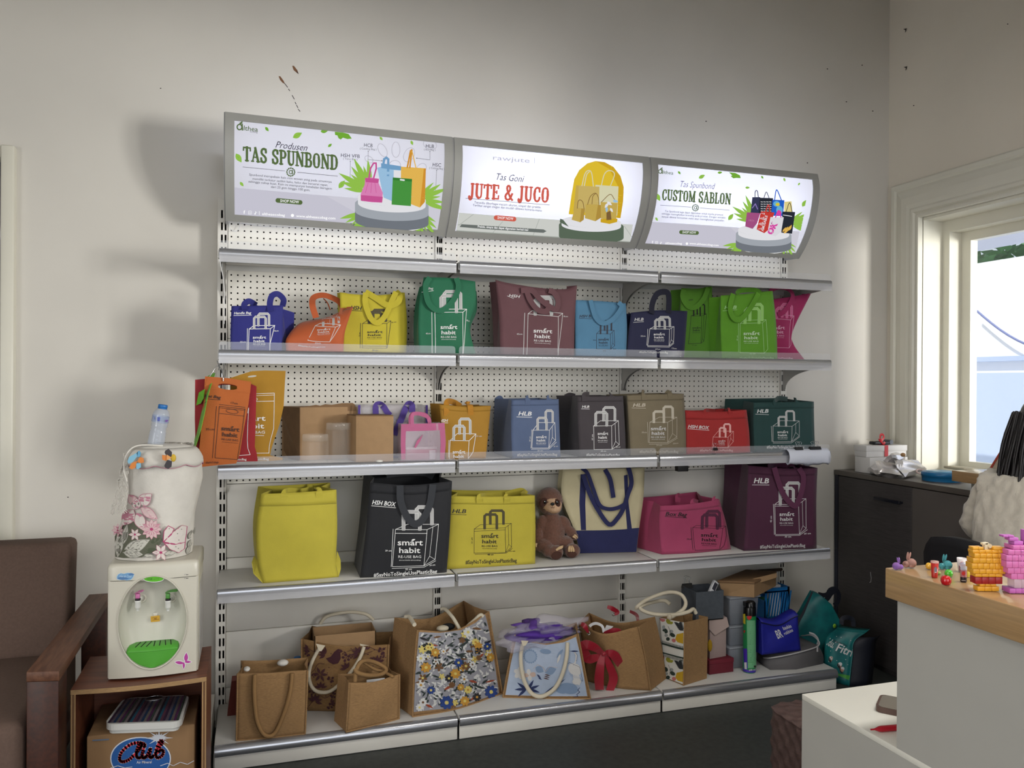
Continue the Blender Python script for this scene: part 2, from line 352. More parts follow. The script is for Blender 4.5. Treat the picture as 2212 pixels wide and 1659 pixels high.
for k in range(9):
    P = ony(1917+random.uniform(-1,1),365+k*75+random.uniform(-20,20),WY-.002);cw.ell(P,(.006,.004,.007+.004*random.random()),mk,6)
# ---------------- outside the window
out = MB();M_out = mat('white rendered yard wall',(250,250,252),.9)
out.box((6.2,-6,-.5),(6.4,6,2.49),M_out);o = struct(out,'exterior_wall')
st = MB();st.box((6.14,-6,1.62),(6.2,6,1.66),mat('pale blue coping',(196,212,240),.8));st.box((6.12,-6,-.5),(6.2,6,1.52),mat('pale blue dado',(205,220,246),.8));st.build('wall_band',None,o)
struct(MB().box((3.7,-7,-.6),(11,7,-.4),mat('yard concrete',(190,192,196),.9)),'ground')
struct(MB().box((3.85,-6,2.345),(4.9,6,2.46),mat('eave soffit',(205,208,222),.8)),'roof_eave')
cb = MB();A = onx(2106,668,6.1);B = onx(2260,760,6.1);pts = [A+(B-A)*t+np.array([0,0,-.05*math.sin(PI*t)]) for t in np.linspace(-.0,1.6,14)]
tag(cb.tube(pts,.009,mat('blue-grey cable',(120,130,180),.6),6).build('cable'),'thin grey-blue cable sagging across the white yard wall outside','cable')
def leafclump(name,label,c,R,n,col,seed):
    random.seed(seed);mb = MB();ml = mat('leaf '+name+str(seed),col,.5,grain=.35,gscale=9);t = thing(name,label,'tree',(c[0],c[1],-.5))
    for k in range(n):
        p = Vector((random.gauss(0,.4),random.gauss(0,.45),random.gauss(0,.32)));p = Vector((p.x*R[0],p.y*R[1],p.z*R[2]))+Vector(c);s = random.uniform(.07,.13)
        d = Vector((random.uniform(-1,1),random.uniform(-1,1),random.uniform(-.6,.6))).normalized();e = d.cross(Vector((random.random(),.3,1))).normalized()
        mb.add([p-d*s,p+e*s*.5,p+d*s,p-e*s*.5],[(0,1,2,3)],ml)
    f = mb.build('foliage',None,t);f['kind'] = 'stuff'
    MB().tube([(c[0],c[1],-.5),(c[0]+.05,c[1],c[2]*.5),(c[0],c[1],c[2])],[.12,.09,.04],mat('bark',(110,90,70),.9),8).build('trunk',None,t)
c = onx(2135,560,7.6);leafclump('broadleaf_tree','dark green leafy tree rising behind the white yard wall',(7.6,c[1]+.1,c[2]-.28),(.5,1.0,.75),900,(96,150,92),3)
c = onx(2215,545,7.9);leafclump('broadleaf_tree','yellow-green leafy tree over the yard wall, nearer the window edge',(8.6,c[1]-2.6,c[2]-.1),(.3,.8,.9),700,(176,205,84),8)
# ---------------- unseen ceiling lamps added as fill light (above and behind the camera)
for k,(x,y) in enumerate(((-1.2,-3.2),(1.75,-2.7),(-1.2,-5.4),(1.6,-5.4))):
    t = thing('added_ceiling_light','added out-of-view white ceiling tube lamp over the shop floor, '+('behind the armchair side','above the counter','far back near the added side opening','far back near the assumed shopfront')[k],'lamp',(x,y,LOWC),'added ceiling fill lamps')
    MB().rbox((x-.65,y-.08,LOWC-.06),(x+.65,y+.08,LOWC),.01,M_trim).build('housing',None,t)
    MB().tube([(x-.6,y,LOWC-.075),(x+.6,y,LOWC-.075)],.014,glow('lamp tube',(255,250,240),1.0),8).build('tube',None,t)
    area('ceiling_fill_light',(x,y,LOWC-.1),(x,y,0),1.2,.14,L_CEIL*(1.5 if k == 1 else 1),(1,.97,.92))
# ================================================================ shelving: three bays
BW = .9;SD = .361;SB = .413;ST = (1.898,1.526,1.100,.644);SBT = .092
M_met = mat('white powder-coated steel',(226,223,215),.42,grain=.02,gscale=14)
M_deck = mat('white shelf steel',(214,213,210),.4,grain=.03,gscale=10)
M_peg = mat('white peg board steel',(234,231,222),.5)
M_slot = mat('hollow shade',(26,24,24),.9)
M_rail = mat('silver label rail',(176,178,184),.22,metal=.75,grain=.05,gscale=3,stretch=(2,60,60))
M_grey = mat('grey bracket steel',(168,166,162),.5)
M_lip = clear('clear shelf lip',(226,230,240),.13,.12);M_strip = clear('clear label strip',(225,226,232),.42,.15)
PZ = [0,.155,.385,.688,.992];PEGZ = [.992,1.290,1.589,1.889,2.10]
def upright(mb,x0,x1,z0,z1,yf,cols,mt=M_met):
    # slotted post: a front face with real slots over a dark sheet, its colour standing for shade
    xs = sorted(set([x0,x1]+[c+d for c in cols for d in (-.0036,.0036)]));zz = [z0];z = z0+.03
    while z < z1-.03: zz += [z,z+.032];z += .05
    zz.append(z1);slot = lambda i: any(abs((xs[i]+xs[i+1])/2-c) < .003 for c in cols)
    for i in range(len(xs)-1):
        for j in range(len(zz)-1):
            if slot(i) and j % 2 == 1: continue
            mb.add([(xs[i],yf,zz[j]),(xs[i+1],yf,zz[j]),(xs[i+1],yf,zz[j+1]),(xs[i],yf,zz[j+1])],[(0,1,2,3)],mt)
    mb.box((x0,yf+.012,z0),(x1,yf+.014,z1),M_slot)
    for a,b in ((x0,x0+.0012),(x1-.0012,x1)): mb.box((a,yf+.0002,z0),(b,yf+.045,z1),mt)
def pegpanel(mb,x0,x1,z0,z1,y):
    # steel sheet with a 25 mm grid of holes, each hole an opening
    p = .025;r = .0037;n = int(round((x1-x0)/p));dx = (x1-x0)/n;m = int(round((z1-z0)/p));dz = (z1-z0)/m
    for i in range(n):
        for j in range(m):
            xa,za = x0+i*dx,z0+j*dz;xb,zb = xa+dx,za+dz;xm,zm = (xa+xb)/2,(za+zb)/2
            o = [(xa,za),(xm,za),(xb,za),(xb,zm),(xb,zb),(xm,zb),(xa,zb),(xa,zm)]
            h = [(xm+r*math.cos(q),zm+r*math.sin(q)) for q in [PI*(1.25+.25*k) for k in range(8)]]
            k = len(mb.v);mb.v += [(a,y,b) for a,b in o]+[(a,y,b) for a,b in h]+[(a,y+.004,b) for a,b in h];ii = mb.m(M_peg)
            for q in range(8):
                w = (q+1) % 8;mb.f += [(k+q,k+w,k+8+w,k+8+q),(k+8+q,k+8+w,k+16+w,k+16+q)];mb.mi += [ii,ii];mb.sm += [False,False]
    mb.box((x0+.001,y+.022,z0),(x1-.001,y+.024,z1),M_slot)  # near-black sheet: shade behind the holes put into its colour
bays = []
BAYN = ['left-hand bay of the white slotted steel shelving, beside the water dispenser','middle bay of the white slotted steel shelving','right-hand bay of the white slotted steel shelving, beside the dark sideboard']
def bracket(x,zt,depth):
    th = .003;P = [(x-th/2,-.002,zt-.004),(x-th/2,-depth+.03,zt-.004),(x-th/2,-depth+.03,zt-.03)]
    for t in np.linspace(0,1,9): P.append((x-th/2,-.03-(depth-.1)*(1-t)**1.9,zt-.035-.10*t**1.6))
    P += [(x-th/2,-.002,zt-.15)]
    return MB().prism(P,(th,0,0),M_grey)
for b in range(3):
    xa,xb = b*BW,(b+1)*BW
    t = thing('shelving_bay',BAYN[b],'shelving',(xa+BW/2,0,0),'bays of the white wall shelving');bays.append(t)
    u = MB();upright(u,xa-.02 if b == 0 else xa-.001,xa+.018,0,2.16,-.012,(xa-.004,xa+.010) if b == 0 else (xa+.004,xa+.012));u.box((xa-.018,0,0),(xa+.018,WY-.004,2.16),M_met);u.build('upright',M_met,t)
    u = MB();upright(u,xb-.016,xb+(.02 if b == 2 else -.001),0,2.16,-.012,(xb-.006,) if b < 2 else (xb-.008,xb+.006));u.build('upright',M_met,t)
    for k in range(4): MB().rbox((xa+.019,-.006,PZ[k]+.0012),(xb-.017,.018,PZ[k+1]-.0012),.002,M_met,None,1).build('back_panel',M_met,t)
    for k in range(4): q = MB();pegpanel(q,xa+.020,xb-.018,PEGZ[k]+.001,PEGZ[k+1]-.001,-.004);q.build('peg_panel',M_peg,t)
    for k,zt in enumerate(ST):
        x0,x1 = xa+(.003 if b else -.004),xb-(-.004 if b == 2 else .004)
        d = MB();d.rbox((x0,-SD+.004,zt-.004),(x1,-.012,zt),.0015,M_deck,None,1);d.box((x0,-SD+.006,zt-.032),(x1,-SD+.010,zt-.003),M_deck);d.box((x0,-.016,zt-.03),(x1,-.013,zt-.004),M_deck)
        d.box((x0,-SD+.006,zt-.032),(x1,-SD+.026,zt-.030),M_deck)
        for q in (.33,.66): d.box((x0+.02,-SD*q-.03,zt-.018),(x1-.02,-SD*q+.03,zt-.0045),M_deck)
        sh = d.build('shelf',M_deck,t)
        for xx in ((xa+.010,) if b == 0 else ())+((xb-.006,) if b < 2 else (xb-.002,)): bracket(xx,zt-.002,SD).build('bracket',M_grey,sh)
        if b: bracket(xa+.004,zt-.002,SD).build('bracket',M_grey,sh)
        # rounded silver rail, clear strip below it and clear lip above
        e0,e1 = x0+.004,x1-.004;rl = MB();rows = []
        pr = [(.006,.004),(.000,.005),(-.006,.002),(-.009,-.005),(-.0095,-.013),(-.009,-.020),(-.006,-.024),(.002,-.025)]
        for x in (e0,e1): rows.append([(x,-SD+a,zt+c) for a,c in pr])
        rl.grid(rows,M_rail,True);
        for x in (e0,e1): rl.add([(x,-SD+a,zt+c) for a,c in pr],[tuple(range(8))],M_rail)
        rl.build('label_rail',M_rail,sh)
        MB().box((e0,-SD-.0095,zt-.046),(e1,-SD-.008,zt-.012),M_strip).build('label_strip',None,sh)
        if k < 3:
            zt2 = zt+.026;P = [(e0,-SD,zt+.002),(e1,-SD,zt+.002)]+[(e1-.012*(1-math.cos(q)),-SD,zt2+.012*math.sin(q)-.004) for q in np.linspace(0,PI/2,5)]+[(e0+.012*(1-math.cos(q)),-SD,zt2+.012*math.sin(q)-.004) for q in np.linspace(PI/2,0,5)]
            MB().prism(P,(0,.0015,0),M_lip).build('clear_lip',None,sh)
    # base deck, rail and kick plate
    x0,x1 = xa+(.003 if b else -.008),xb-(-.008 if b == 2 else .003)
    d = MB();d.rbox((x0,-SB+.004,SBT-.02),(x1,-.006,SBT),.003,M_deck);dk = d.build('base_deck',M_deck,t)
    rl = MB();rows = [[(x,-SB+a,SBT+c) for a,c in ((.012,.0015),(.002,.001),(-.007,-.008),(-.010,-.018),(-.010,-.034),(-.004,-.036))] for x in (x0+.002,x1-.002)];rl.grid(rows,M_rail,True)
    for r_ in rows: rl.add(r_,[tuple(range(6))],M_rail)
    rl.build('label_rail',M_rail,dk)
    MB().rbox((x0+.002,-SB+.002,.002),(x1-.002,-SB+.010,SBT-.024),.002,M_met).build('kick_plate',M_met,t)
    s = MB()
    for xx in ([xa-.008] if b == 0 else [])+[xb+(.006 if b == 2 else -.003)]: s.box((xx-.0015,-SB+.01,.001),(xx+.0015,-.014,SBT-.021),M_met)
    s.build('base_leg',M_met,t)
u = MB()
upright(u,-.05,-.022,0,.19,-SB+.02,(-.036,));u.box((-.05,-SB+.022,0),(-.022,-.02,.14),M_met);u.build('base_foot',M_met,bays[0])
# ================================================================ the three backlit signs
PROF = [(-.262,2.425),(-.273,2.385),(-.277,2.345),(-.272,2.295),(-.258,2.235),(-.236,2.18),(-.206,2.128),(-.170,2.082),(-.128,2.040)]
def arcpts(n):
    P = np.array(PROF);s = np.r_[0,np.cumsum(np.hypot(*np.diff(P,axis=0).T))];S = smoothpath(P,60);ss = np.r_[0,np.cumsum(np.hypot(*np.diff(S,axis=0).T))];q = np.linspace(0,ss[-1],n)
    return np.c_[np.interp(q,ss,S[:,0]),np.interp(q,ss,S[:,1])]
AP = arcpts(41)
def signmap(P,Lf):
    d = CR*((P[:,:1]-IW/2)/FPX)+CU*((IH/2-P[:,1:2])/FPX)+_f;out = np.full((len(P),3),np.nan);best = np.full(len(P),1e9)
    A0 = AP.copy();A0[0] = A0[0]+(A0[0]-A0[1])*6;A0[-1] = A0[-1]+(A0[-1]-A0[-2])*6
    for (ya,za),(yb,zb) in zip(A0[:-1],A0[1:]):
        n = np.array([0,-(zb-za),(yb-ya)]);n /= np.linalg.norm(n)
        if n[1] > 0: n = -n
        t = ((np.array([0,ya,za])-CAMP)@n)/(d@n);H = CAMP+d*t[:,None];sN = (H[:,1]-ya)*(yb-ya)+(H[:,2]-za)*(zb-za);L2 = (yb-ya)**2+(zb-za)**2
        ok = (sN >= -1e-6*L2) & (sN <= L2*1.000001) & (t > 0) & (t < best);out[ok] = H[ok]+n*Lf[ok][:,None];best[ok] = t[ok]
    out[np.isnan(out)] = 0;return out
M_frame = mat('grey sign frame',(160,160,156),.45,grain=.03,gscale=10)
M_cap = mat('grey end cap',(150,150,150),.4)
def facemat(key,col,em,tr):
    m = bpy.data.materials.new(key);m.use_nodes = True;nt = m.node_tree;N = nt.nodes;L = nt.links;N.clear()
    t = N.new('ShaderNodeBsdfTranslucent');t.inputs[0].default_value = (*[tr*c for c in lin(col)[:3]],1);e = N.new('ShaderNodeEmission');e.inputs[0].default_value = lin(col);e.inputs[1].default_value = em
    g = N.new('ShaderNodeBsdfDiffuse');g.inputs[0].default_value = (.12,.12,.12,1);a = N.new('ShaderNodeAddShader');a2 = N.new('ShaderNodeAddShader');o = N.new('ShaderNodeOutputMaterial')
    L.new(t.outputs[0],a.inputs[0]);L.new(e.outputs[0],a.inputs[1]);L.new(a.outputs[0],a2.inputs[0]);L.new(g.outputs[0],a2.inputs[1]);L.new(a2.outputs[0],o.inputs[0]);return m
SIGNL = ['long backlit sign at the left above the shelving, reading TAS SPUNBOND in green','middle backlit sign above the shelving, reading JUTE & JUCO in red','backlit sign at the right above the shelving, reading CUSTOM SABLON in green']
signs = []
NA = len(AP);FB = 3                     # frame border in profile steps
for b in range(3):
    xa,xb = b*BW+.004,(b+1)*BW-.004
    if b == 0: xa = .014
    t = thing('light_box',SIGNL[b],'sign',(xa+.45,-.1,2.03),'backlit signs above the shelving');signs.append(t)
    face = MB();bx = .034;face.grid([[(x,y,z) for x in np.linspace(xa+bx-.004,xb-bx+.004,3)] for y,z in AP[FB-1:NA-FB+1]],facemat('backlit face %d' % b,(240,239,250),(.50,.40,.40)[b],(.22,.7,.7)[b]),True)
    face.build('sign_face',None,t)
    fr = MB();off = .004
    nrm = []
    for i in range(NA):
        d = AP[min(i+1,NA-1)]-AP[max(i-1,0)];n = np.array([d[1],-d[0]]);n /= np.linalg.norm(n);nrm.append(n if n[0] < 0 else -n)
    nrm = np.array(nrm)
    def strip(i0,i1,x0,x1):
        rows = [[(x,*(AP[i]+nrm[i]*o)) for x,o in ((x0,-.006),(x0,off),(x1,off),(x1,-.006))] for i in range(i0,i1+1)]
        fr.grid(rows,M_frame,False,True);fr.add(rows[0],[(0,1,2,3)],M_frame);fr.add(rows[-1],[(3,2,1,0)],M_frame)
    strip(0,FB,xa,xb);strip(NA-1-FB,NA-1,xa,xb);strip(FB,NA-1-FB,xa,xa+bx);strip(FB,NA-1-FB,xb-bx,xb)
    fr.build('sign_frame',M_frame,t)
    for x in (xa-.004,xb):
        cap = [(x,y-.002,z) for y,z in AP]+[(x,-.012,2.046),(x,-.012,2.16),(x,-.10,2.30),(x,-.20,2.432)]
        MB().prism(cap,(.004,0,0),M_cap).build('end_cap',M_cap,t)
    MB().tube([(xa+.05,-.13,2.29),(xb-.05,-.13,2.29)],.013,glow('fluorescent tube',(228,237,255),TUBE),8).build('tube_lamp',None,t)
    MB().box((xa,-.03,2.20),(xb,-.02,2.32),M_frame).build('tube_holder',None,t)
SIGNMAP = signmap
# loose white wire hanging under the left sign
w = MB();pts = [ony(*S1(*p),-.02) for p in ((235,1060),(235,1110),(205,1145),(165,1135),(145,1090),(150,1060))];w.tube(smoothpath(pts,20),.0016,mat('white wire',(225,225,225),.5),6)
pts = [ony(*S1(*p),-.03) for p in ((250,1075),(330,1085),(420,1100),(560,1106),(760,1108))];w.tube(smoothpath(pts,16),.0016,mat('white wire'),6)
tag(w.build('sign_wire'),'thin white wire looping under the TAS SPUNBOND sign','wire')
w = MB();pts = [ony(*p,-SD-.006) for p in ((470,541),(474,546),(477,575),(482,600),(485,640),(484,700))];w.tube(smoothpath(pts,16),.0016,mat('white wire'),6)
tag(w.build('hanging_wire'),'thin pale wire hanging off the left end of the top shelf','wire')
# ================================================================ fabric bags
WH = lambda a=235: mat('white ink %d' % a,(a,a,a),.6)
BK = mat('black ink',(24,22,26),.6)
def tint(c,w,t): return tuple(c[i]+(w[i]-c[i])*t for i in range(3))
def ctr(P,t):     # Catmull-Rom weights on n samples at t in [0,1]
    n = P;x = np.clip(t,-.15,1.15)*(n-1);i = np.clip(np.floor(x).astype(int),0,n-2);q = x-i
    w = np.stack([-.5*q+q*q-.5*q**3,1-2.5*q*q+1.5*q**3,.5*q+2*q*q-1.5*q**3,-.5*q*q+.5*q**3],-1)
    return i,w
class Bag: pass
def fabric(key,col,rough=.75): return mat('spunbond '+key,tuple(c*.80 for c in col),rough,grain=.05,gscale=18,bump=.25,bscale=420,sheen=.15)
def bag(name,label,col,rows,zs,Y=None,D=.1,taper=.1,bx=(0,0),bz=0.,art=None,handles=(),seed=1,wr=.003,hem=None,group=None,cat='bag',fold=.28,fmat=None,closed=False,hcol=None,nu=18,nv=18,bulge=.006,hrope=None,dz=.00004,hname='handle'):
    net = []
    for r_ in rows: net.append([(p[0],p[1],p[2] if len(p) > 2 else 0.) for p in r_])
    m,n = len(net),len(net[0]);A = np.array(net,float)
    for j in range(n):
        if Y is None: yb = onz(A[0,j,0],A[0,j,1],zs+.0015)[1]
        else:
            yb = Y if np.isscalar(Y) else Y[0]+(Y[1]-Y[0])*j/(n-1);P = ony(A[0,j,0],A[0,j,1],yb);P[2] = zs+.0015;q = px(P);A[0,j,:2] = q
        A[:,j,2] += yb
    pad = np.zeros((m+2,n+2,3));pad[1:-1,1:-1] = A;pad[0,1:-1] = 2*A[0]-A[1];pad[-1,1:-1] = 2*A[-1]-A[-2];pad[:,0] = 2*pad[:,1]-pad[:,2];pad[:,-1] = 2*pad[:,-2]-pad[:,-3]
    def pxy(u,v):
        i,wv = ctr(m,v);j,wu = ctr(n,u);out = np.zeros((len(u),3))
        for a in range(4):
            for b in range(4): out += (wv[:,a]*wu[:,b])[:,None]*pad[i+a,j+b]
        return out
    def cast(q):
        d = CR*((q[:,:1]-IW/2)/FPX)+CU*((IH/2-q[:,1:2])/FPX)+_f;t = (q[:,2]-CAMP[1])/d[:,1];return CAMP+d*t[:,None]
    c4 = cast(pxy(np.array([0.,1,1,0]),np.array([0.,0,1,1])))
    e = c4[1]-c4[0];e[2] = 0;e /= np.linalg.norm(e);h = np.array([-e[1],e[0],0.])         # along the front edge, and straight back
    up = (c4[3]+c4[2]-c4[0]-c4[1]);N = np.cross(e,up);N /= np.linalg.norm(N)
    if N[1] > 0: N = -N
    rnd = random.Random(seed);K = [(rnd.uniform(-7,7),rnd.uniform(-6,6),rnd.uniform(0,6.3),rnd.uniform(.3,1)) for _ in range(6)]
    def disp(u,v):
        s = sum(a*np.sin(ku*u+kv*v+ph) for ku,kv,ph,a in K);ed = np.clip(np.minimum(u,1-u)*6,0,1)*np.clip(v*8,0,1)
        return (wr*s*.6+bulge*np.sin(PI*np.clip(u,0,1))*np.sin(PI*np.clip(v,0,1)*.8))*ed
    def F(u,v,off=0.): return cast(pxy(u,v))+N*(disp(u,v)+off)[:,None]
    def Bk(u,v):
        P = cast(pxy(u,v));sh = bx[0]*(1-u)+bx[1]*u
        return P+h*(D*(1-taper*v))[:,None]+e*sh[:,None]+np.array([0,0,1.])*(bz*v)[:,None]-N*(disp(1-u,v)*.7)[:,None]
    mt = fmat or fabric(name+' '+str(seed),col)
    base = c4[:2].mean(0)+h*D/2
    t = thing(name,label,cat,tuple(base),group)
    U,V = np.meshgrid(np.linspace(0,1,nu),np.linspace(0,1,nv));u,v = U.ravel(),V.ravel();mb = MB()
    mb.grid(F(u,v).reshape(nv,nu,3),mt);mb.grid(Bk(u,v).reshape(nv,nu,3),mt)
    vv = np.linspace(0,1,nv)
    for uu,sgn in ((0.,1),(1.,-1)):
        fe,be = F(np.full(nv,uu),vv),Bk(np.full(nv,uu),vv);rws = []
        for s in (0,.25,.5,.75,1.): rws.append(fe*(1-s)+be*s+sgn*e*(fold*D*(1-abs(2*s-1))*np.clip(vv,0,1)**1.3)[:,None])
        mb.grid(np.array(rws),mt,False)
    uu = np.linspace(0,1,nu);z = np.zeros(nu);mb.grid(np.array([F(uu,z),Bk(uu,z)]),mt)
    if closed: mb.grid(np.array([F(uu,z+1),Bk(uu,z+1)]),mt)
    bo = mb.build('bag_body',mt,t);solid(bo,.0012)
    R = Bag();R.t = t;R.F = F;R.N = N;R.e = e;R.h = h;R.Y = float(A[-1,:,2].mean());R.body = bo;R.mt = mt;R.D = D;R.pxy = pxy
    def mp(P,Lf):
        x0,x1 = A[:,:,0].min(),A[:,:,0].max();y0,y1 = A[:,:,1].min(),A[:,:,1].max()
        u = np.clip((P[:,0]-x0)/(x1-x0),0,1);v = np.clip(1-(P[:,1]-y0)/(y1-y0),0,1);k = 1e-4
        for _ in range(14):
            q = pxy(u,v)[:,:2];r = P-q;a = (pxy(u+k,v)[:,:2]-q)/k;b = (pxy(u,v+k)[:,:2]-q)/k
            det = a[:,0]*b[:,1]-a[:,1]*b[:,0];det = np.where(np.abs(det) < 1e-6,1e-6,det)
            u = np.clip(u+np.clip((r[:,0]*b[:,1]-r[:,1]*b[:,0])/det,-.3,.3),-.1,1.1);v = np.clip(v+np.clip((a[:,0]*r[:,1]-a[:,1]*r[:,0])/det,-.3,.3),-.1,1.1)
        u = np.clip(u,0,1);v = np.clip(v,0,1)
        return F(u,v,0)+N*Lf[:,None]
    R.mp = mp
    def yl(x,y,dy):
        x0,x1 = A[:,:,0].min(),A[:,:,0].max();y0,y1 = A[:,:,1].min(),A[:,:,1].max();u = np.array([np.clip((x-x0)/(x1-x0),0,1)]);v = np.array([np.clip(1-(y-y0)/(y1-y0),0,1)]);k = 1e-4
        for _ in range(12):
            q = pxy(u,v)[:,:2];r = np.array([[x,y]])-q;a = (pxy(u+k,v)[:,:2]-q)/k;b = (pxy(u,v+k)[:,:2]-q)/k;det = a[:,0]*b[:,1]-a[:,1]*b[:,0];det = np.where(np.abs(det) < 1e-6,1e-6,det)
            u = np.clip(u+np.clip((r[:,0]*b[:,1]-r[:,1]*b[:,0])/det,-.3,.3),0,1);v = np.clip(v+np.clip((a[:,0]*r[:,1]-a[:,1]*r[:,0])/det,-.3,.3),0,1)
        return float(pxy(u,v)[0,2])+dy
    R.yl = yl
    if hem:      # stitched top band
        q = MB();vv2 = np.linspace(1-hem,1,4);U2,V2 = np.meshgrid(np.linspace(0,1,nu),vv2);q.grid(F(U2.ravel(),V2.ravel(),.0011).reshape(4,nu,3),mt);solid(q.build('top_hem',mt,t),.0008)
    hm = fabric(name+' strap '+str(seed),hcol) if hcol else mt
    for hd in handles:
        pts = np.array([ony(p[0],p[1],yl(p[0],p[1],p[2] if len(p) > 2 else -.015)) for p in hd[0]]);w = hd[1];q = MB();sp = smoothpath(pts,34)
        if len(hd) > 3: q.tube(sp,w,hd[3],8)
        else: q.ribbon(sp,w,hd[2] if len(hd) > 2 and hd[2] is not None else N,.0018,hm)
        q.build(hname,hm,t)
    if art:
        a = Art(mp,.0012,dz);art(a);a.build('printed_design',t)
    return R
def logo(a,x0,x1,y0,y1,mt,sl=0.,Z=None,light=None):
    h = y1-y0;f = lambda x,y: Z(x,y+sl*(x-(x0+x1)/2));s = abs(Z(1,0)[0]-Z(0,0)[0]);w = x1-x0
    a.text('smart',f(x0,y0+.26*h),f(x1,y0+.26*h),h*.27*s,mt,.016);a.text('habit',f(x0+.06*w,y0+.62*h),f(x1-.1*w,y0+.62*h),h*.25*s,mt,.016)
    a.leaf(f(x0+.62*w,y0+.0*h),.17*w*s,.07*w*s,-.35,mt)
    a.text('RE-USE BAG',f(x0+.03*w,y0+.865*h),f(x1-.06*w,y0+.865*h),h*.125*s,light or mt,.003);a.text('#smarthabit #reusebag',f(x0+.06*w,y0+.99*h),f(x1-.08*w,y0+.99*h),h*.05*s,light or mt,.004)
def boxart(a,Z,BL,BR,TR,TL,dv,dvb,mt,lw=4.,f=None,b=None,hw=20,hm=None,band=None,fold=True):
    s = abs(Z(1,0)[0]-Z(0,0)[0]);w = max(lw*s,.75);g = lambda p,d=(0,0): Z(p[0]+d[0],p[1]+d[1])
    a.line([g(BL),g(BR),g(TR),g(TL)],w,mt,True);a.line([g(TL),g(TL,dv),g(TR,dv),g(TR)],w,mt)
    if dvb: a.line([g(TR,dv),g(BR,dvb),g(BR)],w,mt);
    if dvb and fold:
        m1 = ((TR[0]+TR[0]+dv[0])/2,(TR[1]*2+dv[1])/2);m2 = (BR[0]+dvb[0]*.5,BR[1]+dvb[1]*1.15-20);a.line([g(m1),g(m2),g(BR)],w*.8,mt);a.line([g(m2),g(BR,dvb)],w*.8,mt)
    if band: a.line([g((TL[0],TL[1]+band)),g((TR[0],TR[1]+band))],w,mt)
    hm = hm or mt
    def hand(xa,xb,y0,y1,back=False):
        c = hw*.7
        P = [(xa,y0),(xa,y1+c),(xa+c,y1),(xb-c,y1),(xb,y1+c),(xb,y0)]
        a.line([g(p) for p in P],hw*s,hm)
        o = hw/2
        for k in (-o,o): a.line([g(p) for p in ((xa+k,y0),(xa+k,y1+c-k*.4),(xa+c+k*.4,y1+k),(xb-c-k*.4,y1+k),(xb-k,y1+c-k*.4),(xb-k,y0))],w*.55,mt)
    if b: hand(*b)
    if f: hand(*f)
def T(a,Z,t,p,q,h,mt,bold=.012,shear=.0,**k):
    s = abs(Z(1,0)[0]-Z(0,0)[0]);a.text(t,Z(*p),Z(*q),h*s,mt,bold,shear,**k)
def title(a,Z,t,p,q,h,mt,ul=None,lw=5):
    T(a,Z,t,p,q,h,mt,.020,.22);s = abs(Z(1,0)[0]-Z(0,0)[0])
    if ul: a.line([Z(*ul[0]),Z(*ul[1])],max(lw*s,.8),mt)
HASH = '#SayNoToSingleUsePlasticBag'
def zr(Z,rows): return [[Z(*p) for p in r] for r in rows]
G1 = 'reusable spunbond sample bags on the shelves'
W1,W2,W3 = WH(232),WH(205),WH(178)
# ---------------------------------------------------------------- second shelf from the top
z1 = ST[1]
def art(a):
    Z = Z1;title(a,Z,'Handle Bag',(245,526),(412,522),21,W1,((243,538),(412,534)))
    boxart(a,Z,(382,876),(588,876),(592,665),(390,668),(43,-32),(0,-60),W1,6,(438,548,664,552),(478,580,637,522),19,W3,fold=False);a.line([Z(374,664),Z(370,872)],1.3,W1)
    logo(a,425,552,735,830,W1,0,Z);T(a,Z,'25cm',(303,798),(360,796),14,W1);T(a,Z,'8cm',(630,692),(672,690),13,W1)
bag('tote_bag','royal blue spunbond bag printed Handle Bag, at the shelf end below the TAS SPUNBOND sign',(40,44,150),zr(Z1,[[(213,872),(460,872),(700,872)],[(214,660),(460,660),(708,660)],[(222,446),(460,444),(714,440)]]),z1,-.335,D=.09,bx=(0,.045),bz=-.02,art=art,seed=11,group=G1,
    handles=[([Z1(595,495),Z1(588,420,.0),Z1(610,350,.01),Z1(665,333,.03),Z1(718,385,.05),Z1(708,450,.06)],.022),([Z1(350,480),Z1(345,432,.0),Z1(390,402,.02),Z1(460,440,.06)],.022)])
def art(a):
    Z = Z1;boxart(a,Z,(952,765),(1160,792),(1215,655),(1022,632),(48,-22),(45,-60),W2,5,(1098,1195,632,560),(1150,1245,612,548),20,W3,fold=False)
    logo(a,1040,1168,662,722,W2,.02,Z);T(a,Z,'32cm',(1020,798),(1075,801),14,W2);T(a,Z,'#SayNoToSingleUse',(858,825),(1120,842),14,W2)
bag('tote_bag','orange spunbond bag slumped against the yellow bag',(222,104,48),zr(Z1,[[(746,884),(1010,886),(1288,886)],[(748,760),(1030,725,-.012),(1300,715)],[(858,622,.05),(1060,592,.025),(1345,560,.02)],[(1000,578,.09),(1180,540,.08),(1385,455,.06)]]),z1,-.345,D=.085,art=art,seed=12,wr=.006,group=G1,taper=.7,
    handles=[([Z1(1030,560,-.02),Z1(995,440,-.01),Z1(1010,365,.02),Z1(1110,345,.03),Z1(1235,395,.02),Z1(1285,460,0),Z1(1275,530,-.01)],.024),([Z1(1100,375,.05),Z1(1140,420,.05),Z1(1165,485,.05)],.004)])
